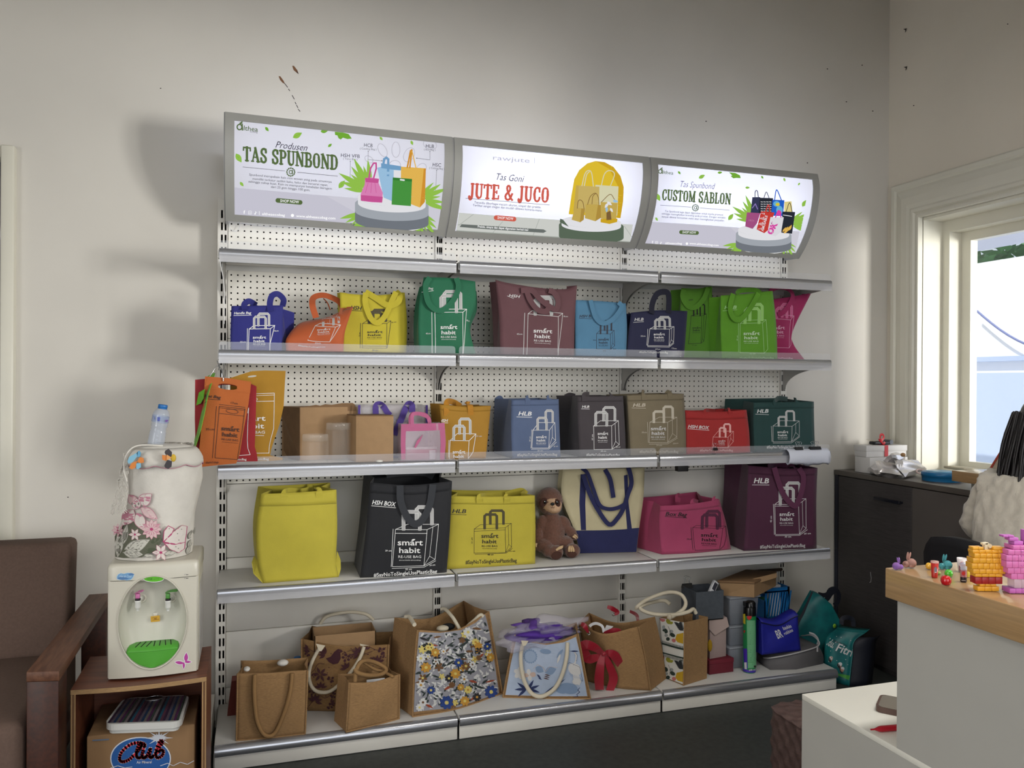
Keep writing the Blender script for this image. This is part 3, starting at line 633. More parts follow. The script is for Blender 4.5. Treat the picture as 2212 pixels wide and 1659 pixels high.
def art(a):
    Z = Z1;title(a,Z,'HSH',(1357,480),(1465,488),36,BK,((1368,490),(1465,497)))
    boxart(a,Z,(1470,848),(1703,850),(1703,615),(1473,615),(40,-25),(8,-12),BK,4,(1535,1652,612,510),(1572,1692,592,488),24,mat('grey-black ink',(70,62,30)),fold=False)
    a.line([Z(1455,612),Z(1452,850)],1,BK);a.line([Z(1475,830),Z(1700,832)],1,BK);logo(a,1515,1665,685,765,BK,0,Z);T(a,Z,'8 cm',(1750,610),(1795,604),10,BK);T(a,Z,'28 cm',(1565,878),(1620,878),14,BK);T(a,Z,'32 cm',(1450,740),(1450,700),11,BK)
bag('tote_bag','yellow spunbond bag printed HSH with handle hanging over its drawing, beside the orange bag',(236,218,52),zr(Z1,[[(1275,886),(1480,888),(1690,890),(1890,895)],[(1268,600),(1475,600),(1690,600),(1897,600)],[(1256,316),(1400,335),(1640,342,.012),(1876,318)]]),z1,-.26,D=.11,art=art,seed=13,group=G1,bz=.008,
    handles=[([Z1(1505,320),Z1(1500,420),Z1(1550,560),Z1(1620,606),Z1(1690,540),Z1(1745,420),Z1(1795,312)],.022),([Z1(1500,312,-.005),Z1(1600,370,-.014),Z1(1710,438,-.016),Z1(1800,420,-.014),Z1(1832,355,-.01),Z1(1790,308,.01)],.024)])
def art(a):
    Z = Z2;T(a,Z,'le Bag',(168,292),(246,288),20,W2,.016,.2);a.line([Z(136,316),Z(246,302)],1,W1)
    boxart(a,Z,(268,905),(528,905),(525,508),(258,510),(38,-30),(5,-10),W1,5,(316,462,508,352),(348,505,474,312),27,W3,fold=False);a.line([Z(230,508),Z(236,900)],1.2,W1)
    logo(a,310,470,632,772,W1,0,Z);T(a,Z,'40cm',(175,718),(220,716),14,W2);T(a,Z,'8cm',(562,590),(598,600),14,W2)
bag('tote_bag','tall emerald green spunbond bag with a loop strap across its front, beside the yellow bag',(26,128,88),zr(Z2,[[(112,890),(380,893),(652,895)],[(104,600),(340,610),(590,640)],[(118,380),(370,390),(652,420)],[(158,172),(400,178),(648,212)]]),z1,-.335,D=.10,bx=(0,.03),bz=-.03,art=art,seed=14,wr=.004,group=G1,
    handles=[([Z2(215,175),Z2(175,255),Z2(195,400),Z2(262,478),Z2(345,482),Z2(440,390),Z2(488,270),Z2(468,180)],.022)])
def art(a):
    Z = Z2;title(a,Z,'HSH',(960,360),(1072,372),26,W2,((948,352),(1010,378)),4)
    boxart(a,Z,(1140,920),(1440,925),(1436,550),(1150,522),(42,-32),(0,-10),W2,5,(1218,1372,530,375),(1250,1410,495,362),28,W3,fold=False);a.line([Z(1118,515),Z(1106,908)],1.2,W2)
    logo(a,1200,1378,668,808,W1,.05,Z);T(a,Z,'45cm',(1042,722),(1097,722),14,W2);T(a,Z,'8cm',(1485,553),(1530,554),13,W2)
bag('tote_bag','dusty mauve spunbond bag with drooping pointed top corners, printed HSH',(126,80,88),zr(Z2,[[(890,916),(1060,918),(1240,920),(1420,922),(1590,926)],[(878,560),(1055,565),(1235,570),(1420,570),(1600,560)],[(842,196),(950,226),(1245,272,.008),(1500,286,.008),(1620,250)]]),z1,-.335,D=.10,art=art,seed=15,wr=.005,group=G1,
    handles=[([Z2(1085,300),Z2(1190,300),Z2(1270,385),Z2(1395,475),Z2(1430,465),Z2(1440,395),Z2(1400,320),Z2(1350,298)],.023),([Z2(1135,292,-.014),Z2(1172,390,-.016),Z2(1240,478,-.018),Z2(1315,500,-.018),Z2(1350,470,-.016)],.023)])
NV = mat('navy ink',(22,26,48),.6)
def art(a):
    Z = Z2;title(a,Z,'HSH B.',(1642,558),(1752,556),25,NV,((1640,564),(1755,570)),3.5)
    boxart(a,Z,(1804,858),(1938,862),(1935,714),(1802,712),(35,-34),(38,-36),NV,3.5,(1840,1904,712,626),(1878,1944,680,590),13,NV);logo(a,1820,1920,756,838,NV,0,Z)
    T(a,Z,'25cm',(1770,778),(1802,778),10,NV);T(a,Z,'20cm',(1862,880),(1892,880),9,NV);T(a,Z,'8cm',(1960,862),(1990,860),9,NV)
bag('tote_bag','sky blue spunbond bag printed HSH B in black, beside the mauve bag',(96,158,200),zr(Z2,[[(1610,935),(1850,938),(2088,940)],[(1606,650),(1850,655),(2098,660)],[(1608,390),(1850,402,.006),(2086,422)]]),z1,-.335,D=.10,art=art,seed=16,group=G1,bx=(0,.025),bz=-.008,
    handles=[([Z2(1750,392),Z2(1768,470),Z2(1800,560),Z2(1862,612),Z2(1940,590),Z2(2010,520),Z2(2046,450),Z2(2015,412)],.020)])
def art(a):
    Z = Z3;title(a,Z,'HLB',(177,501),(262,499),27,W2,((168,516),(262,509)),4)
    boxart(a,Z,(300,738),(503,742),(510,580),(320,578),(44,-24),(44,-36),W2,5,(372,464,578,490),(412,514,556,466),20,W3);a.line([Z(300,580),Z(292,735)],1,W2);a.line([Z(300,748),Z(505,752),Z(550,715)],1,W2)
    logo(a,355,463,618,700,W1,0,Z);T(a,Z,HASH,(225,806),(495,812),17,W2,.010);T(a,Z,'27cm',(372,778),(420,778),13,W2);T(a,Z,'15cm',(530,768),(578,772),13,W2);T(a,Z,'22cm',(233,652),(278,652),13,W2)
bag('tote_bag','navy spunbond bag printed HLB with its handle standing up',(26,30,78),zr(Z3,[[(104,866),(370,868),(650,868)],[(125,640),(380,640),(668,640)],[(146,422),(400,400),(685,406)]]),z1,-.338,D=.09,art=art,seed=17,group=G1,hcol=(18,20,52),
    handles=[([Z3(342,430),Z3(352,330,.01),Z3(400,240,.02),Z3(485,226,.03),Z3(508,280,.02),Z3(506,425,-.005)],.026)])
def art(a):
    Z = Z3;T(a,Z,'HSH',(690,310),(732,306),14,BK,.016,.2);boxart(a,Z,(690,720),(806,715),(815,455),(710,455),(50,-20),(28,-20),BK,3,(735,800,452,352),(770,846,440,345),11,BK);logo(a,722,803,560,622,BK,0,Z);T(a,Z,'11 cm',(725,738),(768,737),9,BK)
bag('tote_bag','narrow lime green spunbond bag with black print, behind the navy bag',(104,172,40),zr(Z3,[[(630,866),(780,868),(918,868)],[(612,560),(770,560),(918,560)],[(628,186),(775,192,.01),(922,170)]]),z1,-.235,D=.11,bx=(0,.035),art=art,seed=18,group=G1,
    handles=[([Z3(650,200),Z3(640,275),Z3(690,358),Z3(765,368),Z3(840,290),Z3(885,185)],.024)])
WG = mat('pale green ink',(170,214,150),.6)
def art(a):
    Z = Z3;title(a,Z,'HLB',(1036,388),(1150,386),31,WG,((1022,405),(1152,396)),3)
    boxart(a,Z,(1186,805),(1420,810),(1396,520),(1186,526),(34,-30),(34,-40),WG,3,(1230,1362,522,385),(1275,1392,495,345),26,mat('light lime ink',(150,204,110)),fold=False);a.line([Z(1170,525),Z(1172,800)],.8,WG)
    logo(a,1218,1372,606,718,mat('white-green ink',(206,228,196)),0,Z);T(a,Z,'32 cm',(1280,820),(1335,820),13,WG);T(a,Z,HASH,(1180,862),(1510,862),16,WG,.010);T(a,Z,'39 cm',(1165,690),(1165,640),12,WG)
bag('tote_bag','wide lime green spunbond bag with white print, in front of the magenta bag',(112,190,30),zr(Z3,[[(1015,872),(1280,874),(1545,874)],[(1004,560),(1280,560),(1534,545)],[(1005,258),(1250,242,.004),(1500,213)]]),z1,-.338,D=.11,art=art,seed=19,group=G1,bx=(0,.0),
    handles=[([Z3(1122,240),Z3(1092,370),Z3(1120,465),Z3(1172,490),Z3(1232,450),Z3(1310,340),Z3(1365,235)],.024),([Z3(1155,250,0),Z3(1190,212,.02),Z3(1330,208,.03),Z3(1385,235,.01),Z3(1370,250,0)],.022)])
PI_ = mat('pale pink ink',(224,170,196),.6)
def art(a):
    Z = Z3;boxart(a,Z,(1480,755),(1650,760),(1670,492),(1500,480),(36,-40),(20,-30),PI_,3,(1530,1630,470,380),(1580,1680,462,345),24,mat('rose ink',(204,90,140)),fold=False);logo(a,1468,1606,552,665,PI_,0,Z);T(a,Z,HASH,(1360,860),(1690,864),14,PI_,.010)
bag('tote_bag','magenta spunbond bag half hidden behind the wide lime bag',(196,26,108),zr(Z3,[[(1440,872),(1630,873),(1815,872)],[(1445,700),(1590,700),(1700,725)],[(1450,560),(1590,560),(1694,590)],[(1440,302),(1640,275),(1868,234)]]),z1,-.215,D=.12,bx=(0,.045),art=art,seed=20,group=G1,wr=.005,
    handles=[([Z3(1478,300,0),Z3(1482,215,.01),Z3(1550,180,.03),Z3(1640,192,.03),Z3(1692,255,.0),Z3(1662,340,-.01),Z3(1600,420,-.014),Z3(1548,440,-.012)],.023)])
# ---------------------------------------------------------------- third shelf from the top
z2 = ST[2]
def art(a):
    Z = Z5;title(a,Z,'HSH',(926,493),(1005,493),26,W1,((925,501),(1005,503)),4)
    boxart(a,Z,(1020,850),(1200,850),(1206,672),(1028,670),(65,-66),(45,-70),W1,5,(1060,1160,668,532),(1115,1216,606,464),22,W3,fold=False);a.line([Z(1015,668),Z(1012,830)],1,W1)
    logo(a,1052,1172,765,880,W1,0,Z);T(a,Z,'13 cm',(1275,634),(1328,634),13,W2)
bag('tote_bag','mustard yellow spunbond bag printed HSH, beside the pink see-through bag',(206,150,34),zr(Z5,[[(990,832),(1180,834),(1368,834)],[(955,580),(1180,590),(1392,590)],[(924,326),(1170,346),(1416,338)]]),z2,-.30,D=.20,art=art,seed=21,group=G1,hem=.1,hcol=(222,150,24),
    handles=[([Z5(995,432,-.003),Z5(995,360,-.003),Z5(1000,300,.02),Z5(1060,305,.08),Z5(1130,345,.12)],.024),([Z5(1225,430,-.003),Z5(1218,335,-.002),Z5(1190,322,.05)],.024)])
def art(a):
    Z = Z5;title(a,Z,'HLB',(1676,430),(1802,432),37,W1,((1662,444),(1802,448)))
    boxart(a,Z,(1806,742),(1968,742),(1972,570),(1812,570),(55,-72),(66,-72),W1,4,(1856,1942,568,454),(1934,2004,498,385),20,W3);a.line([Z(1802,566),Z(1796,742)],.9,W1);a.line([Z(1800,754),Z(1970,752),Z(2042,686)],.9,W1)
    logo(a,1842,1945,624,712,W1,0,Z);T(a,Z,HASH,(1668,820),(2050,815),25,W2,.010);T(a,Z,'26 cm',(1860,773),(1910,773),13,W2);T(a,Z,'25 cm',(2015,732),(2056,730),12,W2);T(a,Z,'28 cm',(1790,680),(1790,630),12,W2)
bag('tote_bag','slate blue spunbond bag printed HLB, between the mustard and the charcoal bag',(104,124,166),zr(Z5,[[(1622,832),(1850,832),(2082,830)],[(1612,560),(1850,560),(2072,560)],[(1614,284),(1850,280),(2064,275)]]),z2,-.335,D=.27,art=art,seed=22,group=G1,hem=.1,fold=.1,
    handles=[([Z5(1772,328,-.003),Z5(1770,270,-.002),Z5(1775,258,.02)],.022),([Z5(1978,322,-.003),Z5(1972,268,-.002),Z5(1968,258,.02)],.022),([Z5(1465,285,.24),Z5(1500,262,.25),Z5(1520,280,.24)],.02)])
def art(a):
    Z = Z6;title(a,Z,'HLB',(266,210),(320,210),17,W1,((262,218),(321,219)),3)
    boxart(a,Z,(355,522),(490,520),(485,344),(350,346),(50,-38),(54,-34),W1,3.2,(366,448,344,244),(424,508,306,208),17,W3);logo(a,380,460,392,470,W1,0,Z);T(a,Z,HASH,(298,568),(548,570),17,W1,.010)
    T(a,Z,'24 cm',(405,538),(445,538),9,W1);T(a,Z,'20 cm',(520,509),(552,506),9,W1);T(a,Z,'37 cm',(345,452),(345,408),9,W1)
bag('tote_bag','charcoal spunbond bag printed HLB in crisp white, beside the slate blue bag',(76,68,74),zr(Z6,[[(250,578),(420,579),(594,580)],[(238,350),(410,350),(586,350)],[(232,126),(400,124),(572,122)]]),z2,-.335,D=.27,art=art,seed=23,group=G1,hem=.09,fold=.1,
    handles=[([Z6(284,160,-.003),Z6(283,122,-.002),Z6(290,112,.02),Z6(320,110,.06)],.022),([Z6(492,158,-.003),Z6(490,120,-.002),Z6(480,110,.02)],.022),([Z6(140,128,.25),Z6(175,114,.25),Z6(215,122,.25)],.02)])
WB_ = mat('pale beige ink',(196,188,172),.6)
def art(a):
    Z = Z6;title(a,Z,'HLB',(646,202),(740,201),24,WB_,((638,212),(740,214)),3)
    boxart(a,Z,(765,470),(905,470),(900,318),(768,318),(70,-38),(68,-42),WB_,3,(798,872,318,238),(872,938,286,202),17,WB_);a.line([Z(750,318),Z(758,470)],.8,WB_);a.line([Z(765,482),Z(905,480),Z(978,436)],.8,WB_)
    logo(a,775,890,352,448,WH(214),0,Z);T(a,Z,HASH,(695,546),(985,546),18,WB_,.010);T(a,Z,'31cm',(820,495),(862,495),10,WB_);T(a,Z,'20cm',(945,482),(985,478),9,WB_);T(a,Z,'35cm',(708,398),(745,398),10,WB_)
bag('tote_bag','beige spunbond bag printed HLB, between the charcoal and the red bag',(150,136,108),zr(Z6,[[(632,562),(840,563),(1044,563)],[(618,340),(830,340),(1040,340)],[(604,118),(820,110),(1026,105)]]),z2,-.335,D=.24,art=art,seed=24,group=G1,hem=.1,fold=.1,
    handles=[([Z6(730,152,-.003),Z6(728,112,-.002),Z6(722,94,.02),Z6(700,104,.05)],.022),([Z6(925,146,-.003),Z6(922,104,-.002),Z6(900,94,.02),Z6(880,104,.05)],.022)])
WR_ = mat('pale red ink',(236,180,176),.6)
def art(a):
    Z = Z6;title(a,Z,'HSH BOX',(1056,360),(1210,370),23,WH(222),((1055,367),(1210,378)),3)
    boxart(a,Z,(1235,503),(1355,508),(1355,430),(1240,428),(40,-45),(40,-45),WR_,2.5,(1290,1335,428,360),(1324,1370,392,332),12,WR_);logo(a,1280,1334,452,492,WH(222),0,Z);T(a,Z,HASH,(1145,536),(1392,536),16,WR_,.010)
bag('tote_bag','low bright red spunbond bag printed HSH BOX',(204,42,42),zr(Z6,[[(1046,546),(1280,548),(1522,550)],[(1040,390),(1280,390),(1514,385)],[(1038,232),(1270,240,.004),(1494,226)]]),z2,-.33,D=.20,art=art,seed=25,group=G1,hem=.2,fold=.15,
    handles=[([Z6(1190,262,-.003),Z6(1190,236,0),Z6(1215,234,.05),Z6(1260,240,.08)],.022),([Z6(1375,258,-.003),Z6(1372,230,0),Z6(1350,228,.05)],.022)])
def art(a):
    Z = Z6;title(a,Z,'HLB',(1573,249),(1660,247),26,WH(222),((1562,258),(1660,262)),3)
    boxart(a,Z,(1690,465),(1825,462),(1826,348),(1690,346),(54,-40),(58,-42),W2,2.6,(1730,1782,346,278),(1786,1842,306,235),13,W3);a.line([Z(1678,348),Z(1682,462)],.8,W2);a.line([Z(1690,474),Z(1825,472),Z(1886,426)],.8,W2)
    logo(a,1720,1798,382,446,WH(222),0,Z);T(a,Z,HASH,(1645,513),(1925,513),20,WH(222),.010)
bag('tote_bag','dark teal spunbond bag printed HLB, last on its shelf behind the rolled white cloth',(24,76,74),zr(Z6,[[(1556,540),(1780,542),(2006,544)],[(1548,350),(1780,350),(2000,350)],[(1548,172),(1780,168),(1996,164)]]),z2,-.33,D=.26,art=art,seed=26,group=G1,hem=.13,fold=.1,bz=.012,
    handles=[([Z6(1712,188,-.003),Z6(1708,165,0),Z6(1735,140,.05),Z6(1800,146,.1)],.022),([Z6(1876,186,-.003),Z6(1872,158,0),Z6(1850,150,.05)],.022)])
# ---------------------------------------------------------------- fourth shelf from the top
z3 = ST[3]
R = bag('tote_bag','plain yellow spunbond bag without print, alone at the shelf end beside the black bag',(238,222,72),zr(Z7,[[(505,1026),(830,1000),(1148,972)],[(462,850),(810,840),(1128,850)],[(450,560),(800,560),(1138,560)],[(492,264),(810,250,.006),(1132,228)]]),z3,None,D=.17,seed=31,group=G1,hem=.12,wr=.004,taper=.1,bz=.01,
    handles=[([Z7(690,325,-.003),Z7(690,262,-.002),Z7(720,240,.05),Z7(830,245,.10),Z7(910,225,.13),Z7(890,195,.14)],.026),([Z7(985,305,-.003),Z7(982,240,-.002),Z7(960,232,.04)],.026)])
for P in ([(430,790,.03),(410,850,.02),(425,945,.01),(505,1027,0),(470,850,.004)],[(1138,750,.03),(1168,830,.02),(1170,905,.01),(1150,973,0),(1126,850,.004)]):
    mb = MB();A = [ony(*Z7(p[0],p[1]),R.Y+p[2]-.03) for p in P];
    yb = [onz(*Z7(P[3][0],P[3][1]),z3+.0015)[1]+p[2] for p in P];A = [ony(*Z7(p[0],p[1]),y) for p,y in zip(P,yb)];mb.add(A,[(0,1,2,3,4)],R.mt);solid(mb.build('gusset_flap',R.mt,R.t),.0012)
def art(a):
    Z = Z7;W = WH(240);title(a,Z,'HSH BOX',(1436,352),(1638,370),36,W,((1432,365),(1637,381)),4.5)
    boxart(a,Z,(1608,882),(1878,876),(1902,565),(1634,565),(100,-45),(95,-54),W,4,(1702,1840,564,414),(1812,1944,520,374),28,W3,band=32);a.line([Z(1614,562),Z(1598,882)],1,W);a.line([Z(1606,898),Z(1880,888),Z(1978,834)],1,W)
    logo(a,1652,1866,652,832,W,0,Z);T(a,Z,'39 cm',(1548,753),(1600,752),14,W);T(a,Z,'35 cm',(1720,913),(1775,911),14,W);T(a,Z,'24 cm',(1925,880),(1975,874),14,W);T(a,Z,HASH,(1450,972),(1992,938),32,W,.010)
bag('tote_bag','large black spunbond bag printed HSH BOX',(26,28,36),zr(Z7,[[(1335,978),(1700,965),(2072,932)],[(1382,600),(1740,600),(2100,560)],[(1422,168),(1760,188,.01),(2118,155)]]),z3,None,D=.24,art=art,seed=32,group=G1,hem=.1,wr=.004,fold=.12,hcol=(52,56,64),taper=.02,bz=.012,
    handles=[([Z7(1675,192),Z7(1682,330),Z7(1735,460),Z7(1802,520),Z7(1870,480),Z7(1930,350),Z7(1956,185)],.028),([Z7(1560,100,.18),Z7(1700,84,.2),Z7(1880,84,.2),Z7(1960,120,.16)],.028)])
def art(a):
    Z = Z8;title(a,Z,'HLB',(250,478),(386,480),36,BK,((236,490),(386,497)),4.5);G = mat('grey-black ink')
    boxart(a,Z,(460,862),(762,855),(757,618),(460,632),(58,-42),(58,-50),BK,3.5,(560,676,626,492),(614,740,582,455),22,G,band=20);a.line([Z(468,872),Z(765,862),Z(826,816)],.9,BK)
    logo(a,528,692,678,822,BK,0,Z);T(a,Z,'48 cm',(588,884),(645,882),15,BK);T(a,Z,'15 cm',(800,850),(853,848),14,BK);T(a,Z,'31 cm',(446,768),(446,712),14,BK);T(a,Z,HASH,(378,966),(868,948),36,BK,.010)
bag('tote_bag','wide yellow spunbond bag printed HLB in black, between the black bag and the toy sloth',(238,220,70),zr(Z8,[[(190,1016),(620,990),(1043,962)],[(214,620),(640,620),(1046,620)],[(244,316),(640,322,.004),(1040,310)]]),z3,None,D=.15,art=art,seed=33,group=G1,hem=.13,wr=.004,bz=.008,
    handles=[([Z8(512,385,-.003),Z8(515,325,-.002),Z8(560,318,.06),Z8(640,325,.1)],.026),([Z8(775,385,-.003),Z8(772,325,-.002),Z8(740,322,.06)],.026),([Z8(760,305,.12),Z8(840,280,.13),Z8(915,268,.13),Z8(960,300,.13)],.026)])
M_cream = mat('cream canvas',(196,186,152),.85,grain=.06,gscale=16,bump=.35,bscale=600);M_navy = mat('navy canvas',(34,38,84),.85,grain=.06,gscale=20,bump=.3,bscale=600)
def art(a):
    Z = Z8;a.poly([Z(1423,646),Z(1580,644),Z(1740,640),Z(1900,632),Z(2037,619),Z(2011,851),Z(1740,859),Z(1472,864)],M_navy)
    a.poly([Z(1478,108),Z(1530,108),Z(1522,400),Z(1530,642),Z(1482,642),Z(1466,380)],M_navy);a.poly([Z(1890,120),Z(1925,110),Z(1935,380),Z(1968,628),Z(1922,632),Z(1905,420)],M_navy)
R = bag('tote_bag','cream canvas tote with navy straps and navy base, beside the toy sloth',(196,186,152),zr(Z8,[[(1470,865),(1740,860),(2012,852)],[(1420,645),(1730,640),(2038,618)],[(1300,330),(1690,340),(2078,330)],[(1310,52),(1700,56),(2090,45)]]),z3,None,D=.09,art=art,seed=34,fmat=M_cream,wr=.005,hcol=None,hname='strap_blank')
def navystrap(pts,w,n='handle'):
    P = smoothpath(np.array([ony(p[0],p[1],R.yl(p[0],p[1],p[2] if len(p) > 2 else -.015)) for p in pts]),40);return MB().ribbon(P,w,R.N,.002,M_navy).build(n,M_navy,R.t)
navystrap([Z8(1490,48,.0),Z8(1545,100),Z8(1600,250),Z8(1660,400,-.019),Z8(1740,440,-.019),Z8(1830,430,-.019),Z8(1905,392,-.019)],.017)
navystrap([Z8(1502,110),Z8(1560,280),Z8(1640,440),Z8(1750,588),Z8(1830,530),Z8(1890,430),Z8(1930,300),Z8(1965,190),Z8(1940,60),Z8(1915,42,.0)],.020)
navystrap([Z8(1712,62,-.002),Z8(1762,160),Z8(1792,332)],.020,'closing_tab')
P = ony(*Z8(1784,303),R.Y-.016);MB().ell(P,(.0045,.003,.0045),mat('white snap',(235,235,230),.3),10).build('snap_button',None,R.t)
def art(a):
    Z = Z9;title(a,Z,'Box Bag',(319,690),(536,698),40,BK,((315,698),(536,713)),5)
    boxart(a,Z,(630,1050),(884,1044),(915,822),(606,815),(34,-22),None,BK,3.5,(700,852,824,682),(744,882,802,645),28,mat('plum ink',(88,38,66)));a.line([Z(950,800),Z(955,900),Z(930,1000),Z(890,1042)],.9,BK);a.line([Z(588,812),Z(610,1046)],.9,BK)
    logo(a,688,858,876,1006,BK,.04,Z);T(a,Z,'34cm',(548,944),(600,942),15,BK)
bag('tote_bag','bright pink spunbond bag printed Box Bag, beside the maroon bag',(208,78,126),zr(Z9,[[(288,1094),(640,1078),(1004,1040)],[(262,800),(620,800),(955,775)],[(272,590),(580,566,.006),(882,522)]]),z3,None,D=.19,art=art,seed=35,group=G1,wr=.005,hem=.14,bx=(-.035,0),bz=.01,taper=.0,fold=.2,
    handles=[([Z9(452,552,.15),Z9(452,495,.155),Z9(470,488,.17)],.028),([Z9(612,580,-.003),Z9(612,548,.0),Z9(660,560,.05)],.028),([Z9(840,540,-.003),Z9(830,522,.0),Z9(800,540,.05)],.028)])
WM = WH(222)
def art(a):
    Z = Z9;title(a,Z,'HLB',(1242,354),(1398,356),52,WM,((1228,373),(1398,373)))
    boxart(a,Z,(1462,885),(1718,885),(1697,572),(1450,572),(78,-58),(70,-60),WM,4.5,(1506,1640,572,404),(1576,1708,516,350),28,W3,band=18);a.line([Z(1436,570),Z(1450,886)],1,WM);a.line([Z(1462,898),Z(1720,896),Z(1800,838)],1,WM)
    logo(a,1498,1655,656,794,WM,0,Z);T(a,Z,'42 cm',(1420,760),(1420,692),17,WM);T(a,Z,'35 cm',(1560,918),(1628,918),18,WM);T(a,Z,'20 cm',(1765,888),(1835,884),16,WM);T(a,Z,HASH,(1305,1032),(1775,1016),34,W2,.010)
bag('tote_bag','large maroon spunbond bag printed HLB, at the shelf end below the dark teal bag',(88,28,66),zr(Z9,[[(1138,1056),(1510,1044),(1894,1030)],[(1170,600),(1530,600),(1890,580)],[(1186,172),(1540,200,.006),(1902,196)]]),z3,None,D=.25,art=art,seed=36,group=G1,hem=.1,wr=.004,fold=.12,taper=.02,bz=.012,hcol=(110,42,84),bx=(0,.01),
    handles=[([Z9(1455,192),Z9(1482,290),Z9(1535,440),Z9(1600,540),Z9(1675,590),Z9(1720,500),Z9(1752,380),Z9(1756,280),Z9(1712,200)],.026),([Z9(1390,190,.02),Z9(1470,158,.08),Z9(1600,172,.08),Z9(1700,206,.01)],.028)])
# ================================================================ other goods on the shelves
M_card = mat('brown cardboard',(160,128,92),.8,grain=.06,gscale=30,bump=.1,bscale=300)
M_card_d = mat('brown cardboard edge',(128,98,68),.85,grain=.08,gscale=30)
def hexa(mb,base,z0,z1,mt,top=None,bev=0):      # box on any four-cornered footprint
    b = [np.array(p[:2]) for p in base];tp = b if top is None else [np.array(p[:2]) for p in top]
    vs = [(*p,z0) for p in b]+[(*p,z1) for p in tp];fs = [(3,2,1,0),(4,5,6,7)]+[(i,(i+1) % 4,4+(i+1) % 4,4+i) for i in range(4)]
    if bev:
        bm = bmesh.new();V = [bm.verts.new(v) for v in vs];[bm.faces.new([V[i] for i in f]) for f in fs];bmesh.ops.recalc_face_normals(bm,faces=bm.faces)
        bmesh.ops.bevel(bm,geom=list(bm.edges),offset=bev,segments=2,profile=.5,affect='EDGES');return mb.bm(bm,mt,None,True)
    return mb.add(vs,fs,mt)
def zat(P,x,y):      # height seen at pixel (x,y) straight above/below the plan point P
    d = ray(x,y);t = math.hypot(P[0]-CAMP[0],P[1]-CAMP[1])/math.hypot(d[0],d[1]);return CAMP[2]+d[2]*t
# ---------------- hanging flat bags at the left end
def sheet(nm,pts,mt,parent,hole=None,th=.0016):   # flat cloth outline (with a cut-out), pts = (px, py, Y)
    A = [Vector(ony(p[0],p[1],p[2])) for p in pts];loops = [A]
    if hole: loops.append([Vector(ony(p[0],p[1],p[2])) for p in hole])
    V = [v for l in loops for v in l];mb = MB();mb.add(V,[tuple(t) for t in tessellate_polygon(loops)],mt);return solid(mb.build(nm,mt,parent),th)
def oval(cx,cy,rx,ry,sl,Y,n=20):
    out = []
    for q in np.arange(n)*2*PI/n: x = rx*math.cos(q);x = max(-rx*.98,min(rx*.98,x));out.append(Z4(cx+x,cy+ry*math.copysign(abs(math.sin(q))**.7,math.sin(q))+sl*x)+(Y,))
    return out
def yz(P,Y): return [Z4(*p)+(Y,) for p in P]
t = thing('flat_bag','mustard yellow flat cut-handle bag leaning behind the orange and red hanging bags','bag',tuple(ony(*Z4(700,900),-.30)),'flat bags at the shelf end')
my = fabric('mustard flat',(208,152,28));Y = -.345
sheet('bag_body',yz([(430,206),(520,176),(640,140),(760,134),(960,138),(950,300),(942,470),(905,640),(850,800),(822,890),(812,945),(860,955),(932,968),(930,990),(800,1000),(480,1000),(430,600)],Y),my,t,oval(640,190,42,9,-.12,Y))
a = Art(planemap((0,Y,0),(0,-1,0)),.002);Z = Z4
a.line([Z(560,372),Z(690,356),Z(852,350),Z(850,500),Z(845,690),Z(820,780),Z(803,860),Z(800,925)],1.1,W1);a.line([Z(560,380),Z(848,368)],.9,W1);a.line([Z(560,432),Z(850,426)],1.1,W1);a.ell(Z(672,408),5,3.4,W2);a.ell(Z(672,408),3.6,2.2,mat('mustard flat fill',(200,146,28)))
a.line([Z(560,925),Z(800,923)],1.1,W1)
T(a,Z,'smart',(505,620),(768,612),46,W1,.016);T(a,Z,'habit',(540,690),(755,686),46,W1,.016);T(a,Z,'RE-USE BAG',(490,738),(762,736),26,W1,.004);a.line([Z(560,752),Z(752,756)],1,W1);T(a,Z,HASH,(340,994),(800,990),22,W1,.01);T(a,Z,'HSC',(320,292),(388,290),30,W1,.016)
a.line([Z(318,302),Z(392,302)],.8,W1);a.build('printed_design',t)
t = thing('flat_bag','red flat cut-handle bag hanging behind the orange one','bag',tuple(ony(*Z4(600,900),-.38)),'flat bags at the shelf end');mr = fabric('red flat',(186,26,40));Y = -.380
sheet('bag_body',yz([(95,222),(300,205),(632,262),(682,286),(672,700),(665,860),(685,930),(694,1002),(480,1005),(102,985),(92,600)],Y),mr,t,oval(405,298,96,27,.06,Y))
a = Art(planemap((0,Y,0),(0,-1,0)),.002)
a.line([Z(607,490),Z(600,620),Z(594,800),Z(600,880),Z(622,938),Z(520,946)],1.1,W1);a.line([Z(600,540),Z(606,500)],2,W1);T(a,Z,HASH,(200,1000),(586,992),20,W1,.01);a.build('printed_design',t)
t = thing('flat_bag','orange flat cut-handle bag printed Flat Bag, hanging in front at the shelf end','bag',tuple(ony(*Z4(360,900),-.405)),'flat bags at the shelf end');mo = fabric('orange flat',(226,118,44));Y = -.405
sheet('bag_body',yz([(190,190),(420,208),(632,242),(606,450),(560,700),(520,940),(488,1022),(300,1040),(105,1062),(128,960),(150,720),(175,450)],Y),mo,t,oval(405,290,92,27,.09,Y))
sheet('top_hem',yz([(196,260),(210,200),(420,212),(630,246),(620,352),(420,330),(206,312)],Y-.002),mo,t,oval(405,290,94,29,.09,Y-.002),.0008)
a = Art(planemap((0,Y,0),(0,-1,0)),.0025);DB = mat('dark brown ink',(60,34,24))
T(a,Z,'Flat Bag',(186,386),(342,404),26,DB,.02,.2);a.line([Z(200,404),Z(336,416)],1.1,DB);T(a,Z,'17cm',(436,452),(502,460),20,DB,.006);T(a,Z,'35cm',(198,706),(282,706),22,DB,.006)
a.line([Z(300,476),Z(262,970)],1,DB);a.line([Z(326,458),Z(574,486)],1,DB)
